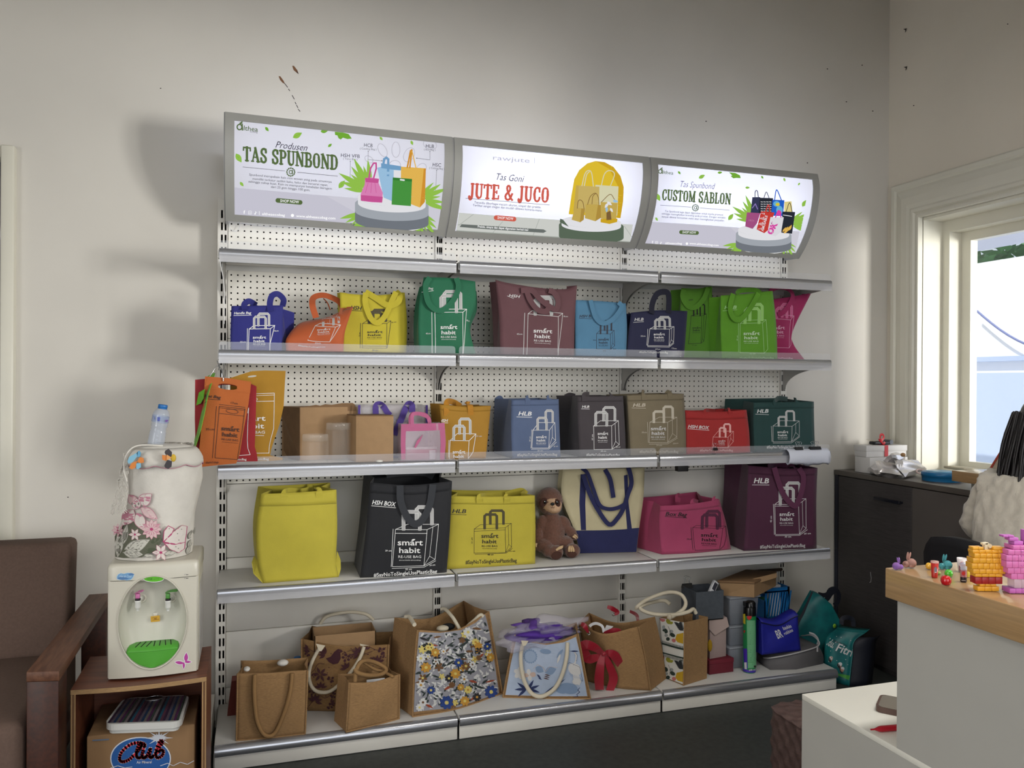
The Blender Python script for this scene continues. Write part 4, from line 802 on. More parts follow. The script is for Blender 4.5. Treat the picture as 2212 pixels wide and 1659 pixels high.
bx_ = [(328,476),(572,502),(548,690),(500,985),(286,968)];a.line([Z(*p) for p in bx_],1,DB,True);a.line([Z(328,490),Z(570,515)],.8,DB);a.line([Z(322,542),Z(562,570)],.9,DB)
for k in range(24): q0,q1 = k*2*PI/24,(k+1)*2*PI/24;a.line([Z(450+58*math.cos(q),524+20*math.sin(q)+7*math.cos(q)) for q in (q0,q1)],.9,DB)
logo(a,344,518,672,826,DB,.09,Z);T(a,Z,'#SayNoToSingle',(198,1022),(322,1018),18,DB,.01);a.build('printed_design',t)
t = thing('flat_bag','lime green flat bag seen almost edge-on, hanging from the wire hook','bag',tuple(ony(*Z4(150,700),-.42)),'flat bags at the shelf end');mg = fabric('lime flat',(130,218,44))
G = [(272,158,-.34),(288,160,-.36),(240,300,-.43),(212,400,-.445),(190,520,-.45),(150,700,-.45),(95,878,-.44),(72,902,-.43),(98,760,-.36),(135,560,-.34),(170,430,-.34),(190,300,-.34),(215,190,-.34)]
sheet('bag_body',[Z4(p[0],p[1])+(p[2],) for p in G],mg,t);sheet('folded_corner',[Z4(p[0],p[1])+(p[2],) for p in [(186,312,-.42),(132,345,-.40),(106,468,-.38),(150,448,-.40),(176,400,-.42)]],mg,t)
a = Art(planemap(ony(*Z4(195,430),-.452),(-.5,-1,0)),.001);T(a,Z,'F',(196,402),(214,398),26,DB,.02,.2);a.line([Z(182,448),Z(205,432)],1,DB);a.build('printed_design',t)
M_wire = mat('chrome wire',(200,202,206),.2,metal=.9)
mb = MB()
for P in ([(305,40,-.36),(318,90,-.37),(300,95,-.39),(255,160,-.40),(232,200,-.40)],[(318,90,-.37),(345,120,-.385),(362,190,-.41),(365,235,-.412)],[(330,60,-.36),(322,130,-.38)],[(360,40,-.355),(368,110,-.37),(352,150,-.38),(350,200,-.382)]): mb.tube(smoothpath([ony(*Z4(p[0],p[1]),p[2]) for p in P],16),.0018,M_wire,6)
tag(mb.build('wire_hook'),'chrome wire hook holding the flat bags at the left end of the shelf','hook')
# ---------------- cardboard boxes and jars on the third shelf
z2 = ST[2]+.001
t = thing('cardboard_box','larger brown cardboard box with ragged top flaps, behind the clear jars','box',tuple(ony(*Z4(1300,900),-.15)),'cardboard boxes on the third shelf')
FL,FR = ony(*Z4(1092,760),-.205),ony(*Z4(1640,760),-.175);BL_ = ony(*Z4(925,760),-.045);BR_ = FR+(BL_-FL);zt = zat(FL,*Z4(1092,486));mb = MB();hexa(mb,[FL,FR,BR_,BL_],z2,zt,M_card);mb.build('box_body',M_card,t)
mb = MB();P = [ony(*Z4(x,y),-.18) for x,y in ((1095,490),(1250,462),(1290,470),(1340,456),(1400,462),(1500,446),(1600,444),(1624,460),(1632,520),(1100,520))];mb.prism(P,(0,.003,0),M_card_d);mb.build('flap',M_card_d,t)
mb = MB();P = [ony(*Z4(x,y),yy) for x,y,yy in ((1098,486,-.212),(905,482,-.06),(938,640,-.06),(945,985,-.06),(1098,985,-.212))];mb.add(P,[(0,1,2,3,4)],M_card_d);solid(mb.build('side_flap',M_card_d,t),.003)
t = thing('cardboard_box','small plain cardboard box at the shelf front, between the jars and pink bag','box',tuple(ony(*Z4(1800,900),-.28)),'cardboard boxes on the third shelf')
FL,FR = ony(*Z4(1632,800),-.325),ony(*Z4(1990,800),-.345);d = FR-FL;h_ = np.array([-d[1],d[0],0])/np.linalg.norm(d[:2]);BL_ = ony(*Z4(1544,800),-.20);BR_ = FR+(BL_-FL);zt = zat(FL,*Z4(1640,570))
mb = MB();hexa(mb,[FL,FR,BR_,BL_],z2,zt,M_card,bev=.0015);mb.build('box_body',M_card,t);mb = MB();hexa(mb,[FL+[0,.001,0],FR+[0,.001,0],BR_,BL_],zt+.0005,zt+.0035,M_card_d);mb.build('lid_flap',M_card_d,t)
M_glass = clear('clear jar plastic',(235,232,226),.08,.06);M_glass2 = clear('clear jar lid',(240,238,232),.14,.08)
for cx,r,ty,Yc,lab in ((1243,.0495,742,-.298,'short clear ribbed plastic jar in front of the larger cardboard box'),(1466,.049,634,-.262,'taller clear ribbed plastic jar half behind the small cardboard box')):
    P = ony(*Z4(cx,900),Yc);zt = zat(P,*Z4(cx,ty));r *= 1.0 if cx > 1300 else 1.0;t = thing('plastic_jar',lab,'jar',(P[0],P[1],z2),'clear jars');n = 32;rows = []
    for z in np.linspace(z2,zt-.028,6): rows.append([(P[0]+r*(1+.03*math.cos(8*q))*math.cos(q),P[1]+r*(1+.03*math.cos(8*q))*math.sin(q),z) for q in np.arange(n)*2*PI/n])
    mb = MB();mb.grid(rows,M_glass,True,True);mb.add(rows[0],[tuple(range(n))],M_glass);mb.build('jar_body',None,t)
    MB().lathe([(r*.9,zt-.028),(r*1.0,zt-.026),(r*1.0,zt-.004),(r*.97,zt)],(P[0],P[1],0),M_glass2,24).build('jar_lid',None,t)
mb = MB();P = onz(*Z4(1838,1000),z2);mb.ell((P[0],-SD+.004,z2+.004),(.014,.008,.006),mat('white wax blob',(225,222,214),.5),12);tag(mb.build('white_pebble'),'small white flat pebble-like bit at the shelf edge before the small box','pebble')
# ---------------- clear bags with purple and pink trim
M_film = clear('cloudy clear film',(205,200,205),.35,.2);M_pur = fabric('purple',(96,70,172));M_pk = fabric('pink trim',(228,118,168))
R = bag('clear_bag','see-through bag with purple piping and handles, behind the small cardboard box',(200,200,200),zr(Z5,[[(165,834),(490,836),(815,838)],[(155,560),(490,560),(813,560)],[(152,332),(480,330),(812,332)]]),ST[2],-.20,D=.12,fmat=M_film,seed=41,handles=[])
def pstrap(P,w,m_,n='handle'): return MB().ribbon(smoothpath(np.array([ony(p[0],p[1],R.Y+(p[2] if len(p) > 2 else -.012)) for p in P]),30),w,R.N,.002,m_).build(n,m_,R.t)
pstrap([Z5(318,430),Z5(318,345),Z5(350,322,.01),Z5(390,345),Z5(425,400),Z5(455,430)],.024,M_pur);pstrap([Z5(665,400),Z5(662,335),Z5(630,322,.01),Z5(600,370),Z5(560,470),Z5(520,560),Z5(492,615)],.026,M_pur);pstrap([Z5(495,460,.02),Z5(540,492,.02),Z5(600,485,.02),Z5(690,470,.02)],.008,M_pur)
for x0,x1 in ((160,165),(804,806)): pstrap([Z5(x0,332),Z5(x0,560),Z5(x1,830)],.009,M_pur,'piping')
pstrap([Z5(165,826),Z5(490,828),Z5(812,828)],.010,M_pur,'piping')
mb = MB();P0 = ony(*Z5(480,800),R.Y+.05);mb.box((P0[0]-.02,P0[1],ST[2]+.002),(P0[0]+.11,P0[1]+.03,ST[2]+.13),mat('dusky pink fill',(150,110,118),.8));tag(mb.build('packet'),'dusky pink packet inside the purple-trimmed clear bag','packet')
R = bag('clear_bag','small see-through bag with bright pink borders and handle, holding a pink box',(200,200,200),zr(Z5,[[(562,850),(770,852),(972,852)],[(556,690),(770,690),(985,690)],[(560,514),(770,508),(974,502)]]),ST[2],-.338,D=.07,fmat=clear('clear pvc',(214,196,208),.30,.2),seed=42,handles=[])
def art():
    a = Art(R.mp,.001);Z = Z5
    for P in ([(560,512),(770,508),(974,502),(978,570),(770,578),(558,582)],[(557,580),(604,580),(600,700),(600,852),(560,852),(556,690)],[(928,574),(978,570),(986,690),(972,852),(930,852),(936,700)]): a.poly([Z(*p) for p in P],M_pk)
    a.build('border',R.t)
art();Y0 = R.Y;pstrap([Z5(668,540,-.003),Z5(664,440,0),Z5(690,415,.01),Z5(750,420,.03),Z5(822,455,.05),Z5(835,520,.06)],.014,M_pk);pstrap([Z5(648,540,.06),Z5(650,440,.055),Z5(690,412,.05),Z5(800,430,.05),Z5(838,520,.05)],.014,M_pk)
mb = MB();A,B = ony(*Z5(612,830),Y0+.03),ony(*Z5(895,830),Y0+.03);zt = zat(A,*Z5(612,758));mb.box((A[0],A[1],ST[2]+.003),(B[0],A[1]+.03,zt),mat('rose box',(176,84,116),.7));tag(mb.build('pink_box'),'rose pink box lying inside the pink-bordered clear bag','box')
mb = MB();zt2 = zat(A,*Z5(612,736));mb.box((A[0],A[1],zt+.0005),(B[0]+.003,A[1]+.03,zt2),mat('white packet',(214,208,214),.6,grain=.2,gscale=90));tag(mb.build('white_packet'),'white patterned packet on the rose pink box','packet')
mb = MB();P = [ony(*Z5(x,y),Y0-.012) for x,y in ((768,612),(744,672),(700,742),(684,738),(712,672))];mb.prism(P,(0,.002,0),M_pk);mb.build('ribbon',None,R.t)
mb = MB();P = [ony(*Z5(x,y),Y0+.026) for x,y in ((830,765),(888,762),(886,850),(832,850))];mb.prism(P,(0,.002,0),mat('white card',(224,218,226),.6));tag(mb.build('tag_card'),'small white card standing in the pink-bordered clear bag','card')
# ---------------- rolled white cloth with clips, single clip, black label
M_cloth = mat('white rolled cloth',(214,218,232),.85,bump=.3,bscale=60);zt = ST[2]
t = thing('rolled_cloth','white cloth rolled over the shelf front under the dark teal bag','cloth',(2.55,-SD,zt))
A,B = ony(*Z6(1800,540),-SD-.02),ony(*Z6(2105,540),-SD-.02);rows = []
for i,s in enumerate(np.linspace(0,1,15)):
    x = A[0]+(B[0]-A[0])*s;w = .004*math.sin(9*s)+.003*math.sin(23*s);dz = -.03*(.5+.3*(1-s));
    rows.append([(x,-SD+.06-.004*s,zt+.006+w*.3),(x,-SD+.01,zt+.014+w*.5),(x,-SD-.014,zt+.016),(x,-SD-.032,zt+.004),(x,-SD-.038+w,zt-.018),(x,-SD-.034-w,zt-.040-.006*s),(x,-SD-.022,zt-.054+w-.004*s),(x,-SD-.011,zt-.046)])
mb = MB();mb.grid(rows,M_cloth);solid(mb.build('cloth_roll',M_cloth,t),.002)
M_clip = mat('black clip steel',(20,20,22),.4)
def clip(nm,lab,P,w,hgt,par=None):
    t = thing(nm,lab,'clip',tuple(P),'black binder clips');mb = MB();x,y,z = P
    mb.prism([(x-w/2,y-.010,z),(x-w/2,y+.010,z),(x-w/2,y+.002,z+hgt),(x-w/2,y-.002,z+hgt)],(w,0,0),M_clip);mb.build('clip_body',M_clip,t)
    for s in (-1,1):
        mb = MB();q = w*.3;mb.tube(smoothpath([(x-q,y+s*.003,z+hgt),(x-q*.6,y+s*.006,z+hgt*1.7),(x-q*.9,y+s*.008,z+hgt*2.4),(x,y+s*.009,z+hgt*2.7),(x+q*.9,y+s*.008,z+hgt*2.4),(x+q*.6,y+s*.006,z+hgt*1.7),(x+q,y+s*.003,z+hgt)],22),.0008,M_wire,5);mb.build('wire_arm',M_wire,t)
for (a_,b_),n in ((((1860,540),(1915,540)),'nearer the teal bag middle'),(((1968,532),(2050,532)),'at the outer end')):
    A,B = ony(*Z6(*a_),-SD-.02),ony(*Z6(*b_),-SD-.02);clip('binder_clip','black binder clip on the rolled white cloth, '+n,((A[0]+B[0])/2,-SD-.016,zt+.013),B[0]-A[0],.014)
A = ony(*Z6(1262,555),-SD-.002);clip('binder_clip','small black binder clip on the shelf lip before the red bag',(A[0],-SD-.001,zt+.018),.019,.012)
A,B = ony(*Z6(985,640),-SD+.02),ony(*Z6(1062,685),-SD+.02);mb = MB();mb.rbox((A[0],-SD+.02,B[2]),(B[0],-SD+.05,zt-.034),.002,mat('black plastic',(18,18,22),.5));tag(mb.build('black_device'),'small black box under the third shelf below the red bag','device')
# ================================================================ jute bags on the base deck
zb = SBT
M_jute = mat('woven jute',(166,130,88),.92,grain=.22,gscale=90,stretch=(1,1,6),bump=.6,bscale=500);M_jute2 = mat('woven jute dark',(146,112,72),.92,grain=.22,gscale=90,stretch=(1,1,6),bump=.6,bscale=500)
M_rope = mat('cream cotton rope',(214,204,182),.85,bump=.3,bscale=300);M_jrope = mat('jute rope',(150,116,74),.9,bump=.5,bscale=400)
def crease(R_,segs,w=.004,nm='edge_seam',mt=M_jute2):      # raised sewn edge
    pass
def edge_piping(R,uv,r=.0035,mt=M_jute):
    U = np.array([p[0] for p in uv],float);V = np.array([p[1] for p in uv],float);P = R.F(U,V,.001);MB().tube(P,r,mt,6).build('edge_seam',mt,R.t)
RIM = [(0,q) for q in np.linspace(1,0,12)]+[(q,0) for q in np.linspace(0,1,12)][1:]+[(1,q) for q in np.linspace(0,1,12)][1:]
SIDES = ([(0,q) for q in np.linspace(1,0,12)],[(1,q) for q in np.linspace(0,1,12)])
R = bag('jute_bag','small plain jute bag with a long jute rope handle hanging down its front',(0,0,0),zr(Z10,[[(266,1434),(560,1410),(828,1380)],[(272,1150),(560,1130),(840,1110)],[(276,888),(560,882),(848,860)]]),zb,None,D=.15,fmat=M_jute,seed=51,wr=.004,fold=.08,bz=.0,taper=.05,group='jute bags on the base deck',
    handles=[([Z10(415,895,-.008),Z10(412,1050),Z10(430,1250),Z10(475,1365),Z10(530,1400,-.02),Z10(590,1360),Z10(660,1200),Z10(705,1040),Z10(722,885,-.008)],.0075,None,M_jrope)])
edge_piping(R,RIM)
mb = MB();P = ony(*Z10(352,850),R.Y+.03);mb.ell(P,(.012,.02,.008),mat('white tissue',(226,222,216),.9),10);P = ony(*Z10(645,800),R.Y+.11);mb.ell(P,(.022,.02,.012),mat('white tissue'),10);o = mb.build('tissue');tag(o,'white tissue wads poking out of the plain jute bag','tissue',kind='stuff')
P = ony(*Z10(208,1200),-.12);mb = MB();A,B = ony(*Z10(192,1245),-.14),ony(*Z10(228,960),-.14);hexa(mb,[(A[0],-.14),(B[0]+.03,-.14),(B[0]+.03,-.06),(A[0],-.06)],zb,zat(A,*Z10(208,960)),mat('dark red card',(110,40,30),.7),top=[(B[0],-.13),(B[0]+.03,-.13),(B[0]+.03,-.07),(B[0],-.07)]);tag(mb.build('red_carton'),'dark red carton just visible behind the plain jute bag','box')
P = ony(*Z10(766,776),-.10);t = thing('water_bottle','clear bottle with blue cap behind the jute bags','bottle',(P[0],P[1],zb));MB().lathe([(.014,P[2]-.012),(.0145,P[2]),(.0145,P[2]+.012),(.012,P[2]+.013)],(P[0],P[1],0),mat('blue cap',(30,110,180),.4),16).build('bottle_cap',None,t)
MB().lathe([(.03,zb),(.032,zb+.02),(.03,P[2]-.06),(.013,P[2]-.02),(.013,P[2]-.012)],(P[0],P[1],0),M_glass,18).build('bottle_body',None,t)
# batik jute bag with a cardboard box inside
M_bat = mat('dark maroon print',(66,30,40),.85);M_batl = mat('mid maroon print',(96,58,50),.85)
def art(a):
    Z = Z10;random.seed(5);s = .26467
    def flower(x,y,r,n=5):
        for k in range(n): q = k*2*PI/n+random.random();a.ell(Z(x+r*math.cos(q),y+r*math.sin(q)),r*.55*s,r*.45*s,M_bat,q,9)
        a.ell(Z(x,y),r*.3*s,r*.3*s,M_batl,0,7)
    def spray(x,y,r,n,q0,q1):
        for k in range(n): q = q0+(q1-q0)*k/(n-1);a.leaf(Z(x+r*.6*math.cos(q),y+r*.6*math.sin(q)),r*s,r*.34*s,q,M_bat,M_batl)
    def vine(pts): a.line([Z(*p) for p in smoothpath([(*p,0) for p in pts],12)[:,:2]],1.0,M_bat)
    # bird
    a.poly([Z(*p) for p in ((1000,760),(1040,745),(1070,705),(1100,682),(1128,690),(1140,705),(1118,715),(1122,760),(1100,800),(1060,808),(1025,790))],M_bat);spray(1000,730,60,5,2.6,4.6);a.ell(Z(1110,700),1.2,1.2,M_batl)
    for x,y,r in ((1165,755,24),(1150,720,12),(1455,700,22),(1460,740,14),(1040,930,20),(880,1040,16),(1060,1060,18),(1260,900,16),(850,720,18),(900,900,12),(1205,740,14),(1030,1150,18),(1370,770,14)): flower(x,y,r)
    for x,y,r,n,a0,a1 in ((1270,720,60,5,2.4,4.8),(1420,790,55,5,3.4,6.0),(955,890,60,6,0,5.4),(960,1000,50,5,3.4,6),(910,1110,60,6,3.6,6.6),(1175,840,55,4,3.1,5),(850,830,40,4,3,5),(860,680,45,4,2,4),(1330,690,40,4,3.6,5.6),(1040,1120,40,4,5,7)): spray(x,y,r,n,a0,a1)
    vine([(830,660),(900,700),(960,690),(1000,650)]);vine([(830,900),(900,860),(940,800),(990,800)]);vine([(1180,700),(1240,680),(1300,720),(1380,700)]);vine([(860,1150),(940,1060),(1000,1080),(1080,1020)]);vine([(1350,660),(1420,690),(1490,670)])
    for k in range(40): x,y = random.uniform(820,1490),random.uniform(670,1170);a.ell(Z(x,y),1.4,1.1,M_bat,0,7)
R = bag('jute_bag','jute bag printed with maroon birds and flowers, a cardboard box standing in it',(0,0,0),zr(Z10,[[(800,1188),(1150,1196),(1485,1190)],[(798,900),(1150,915),(1500,910)],[(800,604),(1150,662,.004),(1512,650)]]),zb,None,D=.17,art=art,fmat=M_jute2,seed=52,wr=.003,fold=.05,taper=.0,group='jute bags on the base deck',
    handles=[([Z10(950,668,-.006),Z10(885,790),Z10(858,900),Z10(885,1000),Z10(950,1040,-.02),Z10(1050,1022),Z10(1180,900),Z10(1270,770),Z10(1310,668,-.006)],.0072,None,M_rope),([Z10(950,480,.16),Z10(1010,420,.16),Z10(1180,386,.16),Z10(1320,402,.16),Z10(1386,450,.16)],.0072,None,M_rope)])
edge_piping(R,SIDES[0]);edge_piping(R,SIDES[1])
for x in (955,1312): P = [ony(*Z10(x+d,y),R.Y-.012) for d,y in ((-38,645),(38,660),(6,705),(-14,705))];MB().prism(P,(0,.002,0),M_rope).build('handle_patch',M_rope,R.t)
t = thing('cardboard_box','open brown cardboard box standing in the maroon-printed jute bag','box',tuple(ony(*Z10(1150,640),R.Y+.08)))
FL,FR = ony(*Z10(905,560),R.Y+.03),ony(*Z10(1405,575),R.Y+.03);zt = (zat(FL,*Z10(905,545))+zat(FR,*Z10(1405,575)))/2;FR[1] = FL[1];d = .12;zl = zt-.09
mb = MB();
for bx2 in (((FL[0],FL[1]),(FR[0],FL[1]+.003)),((FL[0],FL[1]+d),(FR[0],FL[1]+d+.003)),((FL[0],FL[1]),(FL[0]+.003,FL[1]+d)),((FR[0]-.003,FL[1]),(FR[0],FL[1]+d))): mb.box((*bx2[0],zl),(*bx2[1],zt),M_card)
mb.box((FL[0],FL[1],zl),(FR[0],FL[1]+d,zl+.003),M_card);mb.build('box_body',M_card,t)
# small jute bag with looped handles
R = bag('jute_bag','smallest plain jute bag with a looped jute handle on top, white paper inside',(0,0,0),zr(Z10,[[(1162,1364),(1390,1310),(1594,1256)],[(1175,1160),(1390,1130),(1596,1070)],[(1186,962),(1400,950,.008),(1598,892)]]),zb,None,D=.12,fmat=M_jute,seed=53,wr=.004,fold=.1,group='jute bags on the base deck',
    handles=[([Z10(1235,950,.0),Z10(1245,860,.0),Z10(1290,790,.02),Z10(1370,788,.05),Z10(1460,825,.05),Z10(1490,862,.04),Z10(1440,896,.02),Z10(1340,902,-.005),Z10(1255,880,-.01),Z10(1235,850,0)],.008,None,M_jrope),([Z10(1250,830,.06),Z10(1290,790,.08),Z10(1390,850,.06),Z10(1460,870,.05),Z10(1530,905,.0),Z10(1545,915,.0)],.006,None,M_jrope)])
edge_piping(R,RIM)
mb = MB();P = [ony(*Z10(x,y),R.Y+.03) for x,y in ((1330,940),(1478,924),(1480,990),(1330,1000))];mb.prism(P,(0,.002,0),mat('white paper',(222,222,224),.7));tag(mb.build('paper_sheet'),'white paper standing in the smallest jute bag','paper')
# big floral jute bag
FC = dict(w=(214,214,212),g=(150,150,158),y=(190,140,52),b=(34,62,128),r=(150,66,38),d=(40,52,50),dk=(34,32,38),c=(214,196,110),br=(110,76,44));FM = {k: mat('floral '+k,v,.7) for k,v in FC.items()}
def art(a):
    Z = Z11;s = .217;random.seed(9);In = [(298,392),(500,398),(720,372),(860,300),(955,214),(985,330),(1040,620),(1096,1000),(690,1140),(246,1188),(262,800)];a.poly([Z(*p) for p in In],FM['g'])
    def inside(x,y):
        c = False;n = len(In)
        for i in range(n):
            x1,y1 = In[i];x2,y2 = In[(i+1) % n]
            if (y1 > y) != (y2 > y) and x < (x2-x1)*(y-y1)/(y2-y1)+x1: c = not c
        return c
    def ok(x,y,m=18): return all(inside(x+m*math.cos(q),y+m*math.sin(q)) for q in (0,1.57,3.14,4.71))
    def fl(x,y,r,pm,cm,n=7):
        for k in range(n): q = k*2*PI/n+.3;a.ell(Z(x+r*.6*math.cos(q),y+r*.6*math.sin(q)),r*.42*s,r*.28*s,pm,q,9)
        a.ell(Z(x,y),r*.3*s,r*.3*s,cm,0,9)
    for k in range(900):
        x,y = random.uniform(240,1100),random.uniform(200,1190)
        if ok(x,y,22): q = random.uniform(0,6.3);a.leaf(Z(x,y),random.uniform(34,66)*s,random.uniform(12,24)*s,q,FM[random.choice('wwwwgdd')],FM['dk'] if random.random() < .25 else None)
    for k in range(70):
        x,y = random.uniform(240,1100),random.uniform(200,1190)
        if ok(x,y,30): q = random.uniform(-.9,.5);a.leaf(Z(x,y),random.uniform(60,110)*s,random.uniform(16,26)*s,q,FM[random.choice(['r','d','br','dk','d'])])
    for k in range(60):
        x,y = random.uniform(240,1100),random.uniform(200,1190)
        if ok(x,y,36): fl(x,y,random.uniform(28,46),FM[random.choice(['y','y','c','w','br','dk'])],FM[random.choice(['c','br','y'])],random.choice((5,6,8)))
    for x,y,r in ((570,1092,70),(1012,985,66),(680,690,44),(968,530,40),(412,968,42)): fl(x,y,r,FM['b'],FM['c'],8)
    for x,y,r in ((300,1140,40),(750,1075,50),(780,390,50),(1000,640,46),(650,800,52),(310,650,44),(360,740,52),(450,590,46)):
        if ok(x,y,34): fl(x,y,r,FM['w' if (x+y) % 3 == 0 else 'y'],FM['c'],8)
R = bag('jute_bag','large jute bag with a dense multicolour floral front panel',(0,0,0),zr(Z11,[[(236,1236),(680,1156),(1130,1002)],[(245,900),(660,860),(1090,770)],[(262,600),(650,580),(1040,470)],[(284,372),(660,372,.014),(992,188)]]),zb,None,D=.20,art=art,dz=.000004,fmat=M_jute,seed=54,wr=.004,fold=.06,taper=.0,group='jute bags on the base deck',
    handles=[([Z11(520,165,.19),Z11(560,165,.17),Z11(630,240,.10),Z11(680,320,.06),Z11(705,365,.04)],.0075,None,M_rope),([Z11(165,240,.12),Z11(205,245,.10),Z11(235,290,.06),Z11(255,320,.03)],.0085,None,M_rope),([Z11(785,335,.04),Z11(850,280,.03),Z11(910,225,.01),Z11(940,240,.0)],.0085,None,M_rope)])
edge_piping(R,SIDES[0]);edge_piping(R,SIDES[1]);edge_piping(R,[(q,0) for q in np.linspace(0,1,12)])
mb = MB();mb.ell(ony(*Z11(535,356),R.Y+.03),(.026,.02,.012),M_rope,12);mb.build('handle_loop',M_rope,R.t)
mb = MB();mb.ell(ony(*Z11(590,340),R.Y+.07),(.03,.02,.014),mat('black cloth',(22,22,24),.9),12);tag(mb.build('black_cloth'),'black cloth bundle lying in the large floral jute bag','cloth')
# pale blue crane bag
CB = mat('pale blue cotton',(172,186,208),.8,grain=.05,gscale=30);CD = mat('crane navy',(40,52,96),.8);CM = mat('crane mid blue',(128,150,180),.8);CW = mat('crane white',(208,206,204),.8);CP = mat('crane peach',(196,172,160),.8)
def art(a):
    Z = Z11;s = .217
    a.poly([Z(*p) for p in ((1272,455),(1420,500),(1560,520),(1740,490),(1862,440),(1900,600),(1975,1030),(1580,1032),(1160,1018),(1215,700))],CB)
    for k in range(18): q = k*2*PI/18;a.ell(Z(1408+52*math.cos(q),634+52*math.sin(q)),4.2,2.6,CM,q,8)
    a.ell(Z(1408,634),12,12,mat('crane pale mid',(150,168,194)),0,16)
    a.leaf(Z(1500,760),20,15,.5,CM);a.leaf(Z(1610,770),26,18,-.3,CM);a.line([Z(1440,750),Z(1480,710),Z(1540,740),Z(1560,780),Z(1600,730),Z(1680,740)],.7,CP)
    for k,q in enumerate(np.linspace(0,6,6)): a.ell(Z(1300+30*math.cos(q),800+34*math.sin(q)),6.5,5,CW,q,10)
    for k,q in enumerate(np.linspace(0,6,5)): a.ell(Z(1400+34*math.cos(q),815+30*math.sin(q)),6.5,4.6,CW if k % 2 else CP,q,10)
    for k in range(3): a.leaf(Z(1490+k*8,820+k*16),9,2.4,.5,CD);a.leaf(Z(1580-k*6,815+k*18),13,2.4,.3,mat('crane brown',(92,62,58)))
    for q in np.linspace(2.4,6.6,7): a.leaf(Z(1380+70*math.cos(q),960+50*math.sin(q)),26,6,q,CD)
    a.leaf(Z(1650,930),60,4,-.62,CD);a.ell(Z(1790,950),20,12,CM,.2);a.ell(Z(1720,970),12,7,CM,.2)
    a.ell(Z(1850,760),16,12,CW,.7,18);a.leaf(Z(1870,850),34,14,1.2,CW);a.line([Z(*p) for p in ((1840,720),(1862,670),(1866,620),(1850,590))],3.2,CW);a.leaf(Z(1850,580),18,3,.05,CD)
    a.line([Z(*p) for p in ((1838,718),(1870,668),(1876,620),(1848,585),(1800,575))],.6,CD);a.line([Z(*p) for p in ((1780,700),(1800,690),(1900,740),(1930,880))],.6,CD)
    for k in range(7): a.line([Z(1790+k*18,790+k*8),Z(1815+k*18,830+k*8)],.5,CM)
    a.ell(Z(1870,880),10,7,CW,0,10);a.line([Z(*p) for p in ((1900,940),(1880,965),(1900,985),(1870,1010),(1880,1030),(1840,1035))],1.,CD);a.ell(Z(1560,580),12,5,CM,.1);a.leaf(Z(1700,600),24,6,2.2,CM);a.leaf(Z(1690,650),22,5,1.9,CW)
R = bag('jute_bag','jute bag with a pale blue crane panel and white rope handle',(0,0,0),zr(Z11,[[(1136,1040),(1580,1052),(2006,1056)],[(1190,740),(1570,760),(1945,740)],[(1258,420),(1560,505,.008),(1882,408)]]),zb,None,D=.13,art=art,fmat=M_jute,seed=55,wr=.004,fold=.06,group='jute bags on the base deck',bz=.012,
    handles=[([Z11(1340,490,-.006),Z11(1312,640),Z11(1338,850),Z11(1405,985),Z11(1480,1032,-.02),Z11(1560,1020),Z11(1655,950),Z11(1725,820),Z11(1768,650),Z11(1778,495,-.006)],.0085,None,M_rope)])
edge_piping(R,SIDES[0]);edge_piping(R,SIDES[1]);edge_piping(R,[(q,0) for q in np.linspace(0,1,12)])
for x in (1350,1775): P = [ony(*Z11(x+d,y),R.Y-.012) for d,y in ((-34,478),(40,482),(10,530),(-16,530))];MB().prism(P,(0,.002,0),M_rope).build('handle_patch',M_rope,R.t)
def lump(nm,c,r,mt,par,seed,amp=.25,n=26):      # crumpled bundle
    random.seed(seed);ph = [(Vector((random.gauss(0,1),random.gauss(0,1),random.gauss(0,1))).normalized(),random.uniform(4,17),random.uniform(0,6)) for _ in range(14)];mb = MB();mb.ell((0,0,0),(1,1,1),mt,n)
    out = []
    for v in mb.v:
        d = Vector(v);k = 1+amp*sum(math.sin(f*d.dot(a)+p)*(1/f) for a,f,p in ph);out.append((c[0]+r[0]*d.x*k,c[1]+r[1]*d.y*k,c[2]+r[2]*d.z*k))
    mb.v = out;return mb.build(nm,mt,par)
c = ony(*Z11(1555,385),R.Y+.055);t = thing('fabric_bundle','purple fabric bundle wrapped in clear film, in the pale blue crane bag','bundle',tuple(c));w = abs(ony(*Z11(1865,385),c[1])[0]-ony(*Z11(1245,385),c[1])[0])/2
lump('fabric',(c[0],c[1],c[2]-.010),(w*.95,.052,.028),mat('purple cloth',(82,44,150),.8),t,3,.9);lump('fabric_fold',(c[0]-w*.42,c[1]+.03,c[2]+.022),(w*.45,.04,.018),mat('violet cloth',(96,62,150),.7),t,8,.7)
lump('film_wrap',(c[0],c[1]-.004,c[2]-.006),(w*1.03,.066,.037),clear('wrinkled film',(225,220,235),.24,.08),t,5,1.1,44)
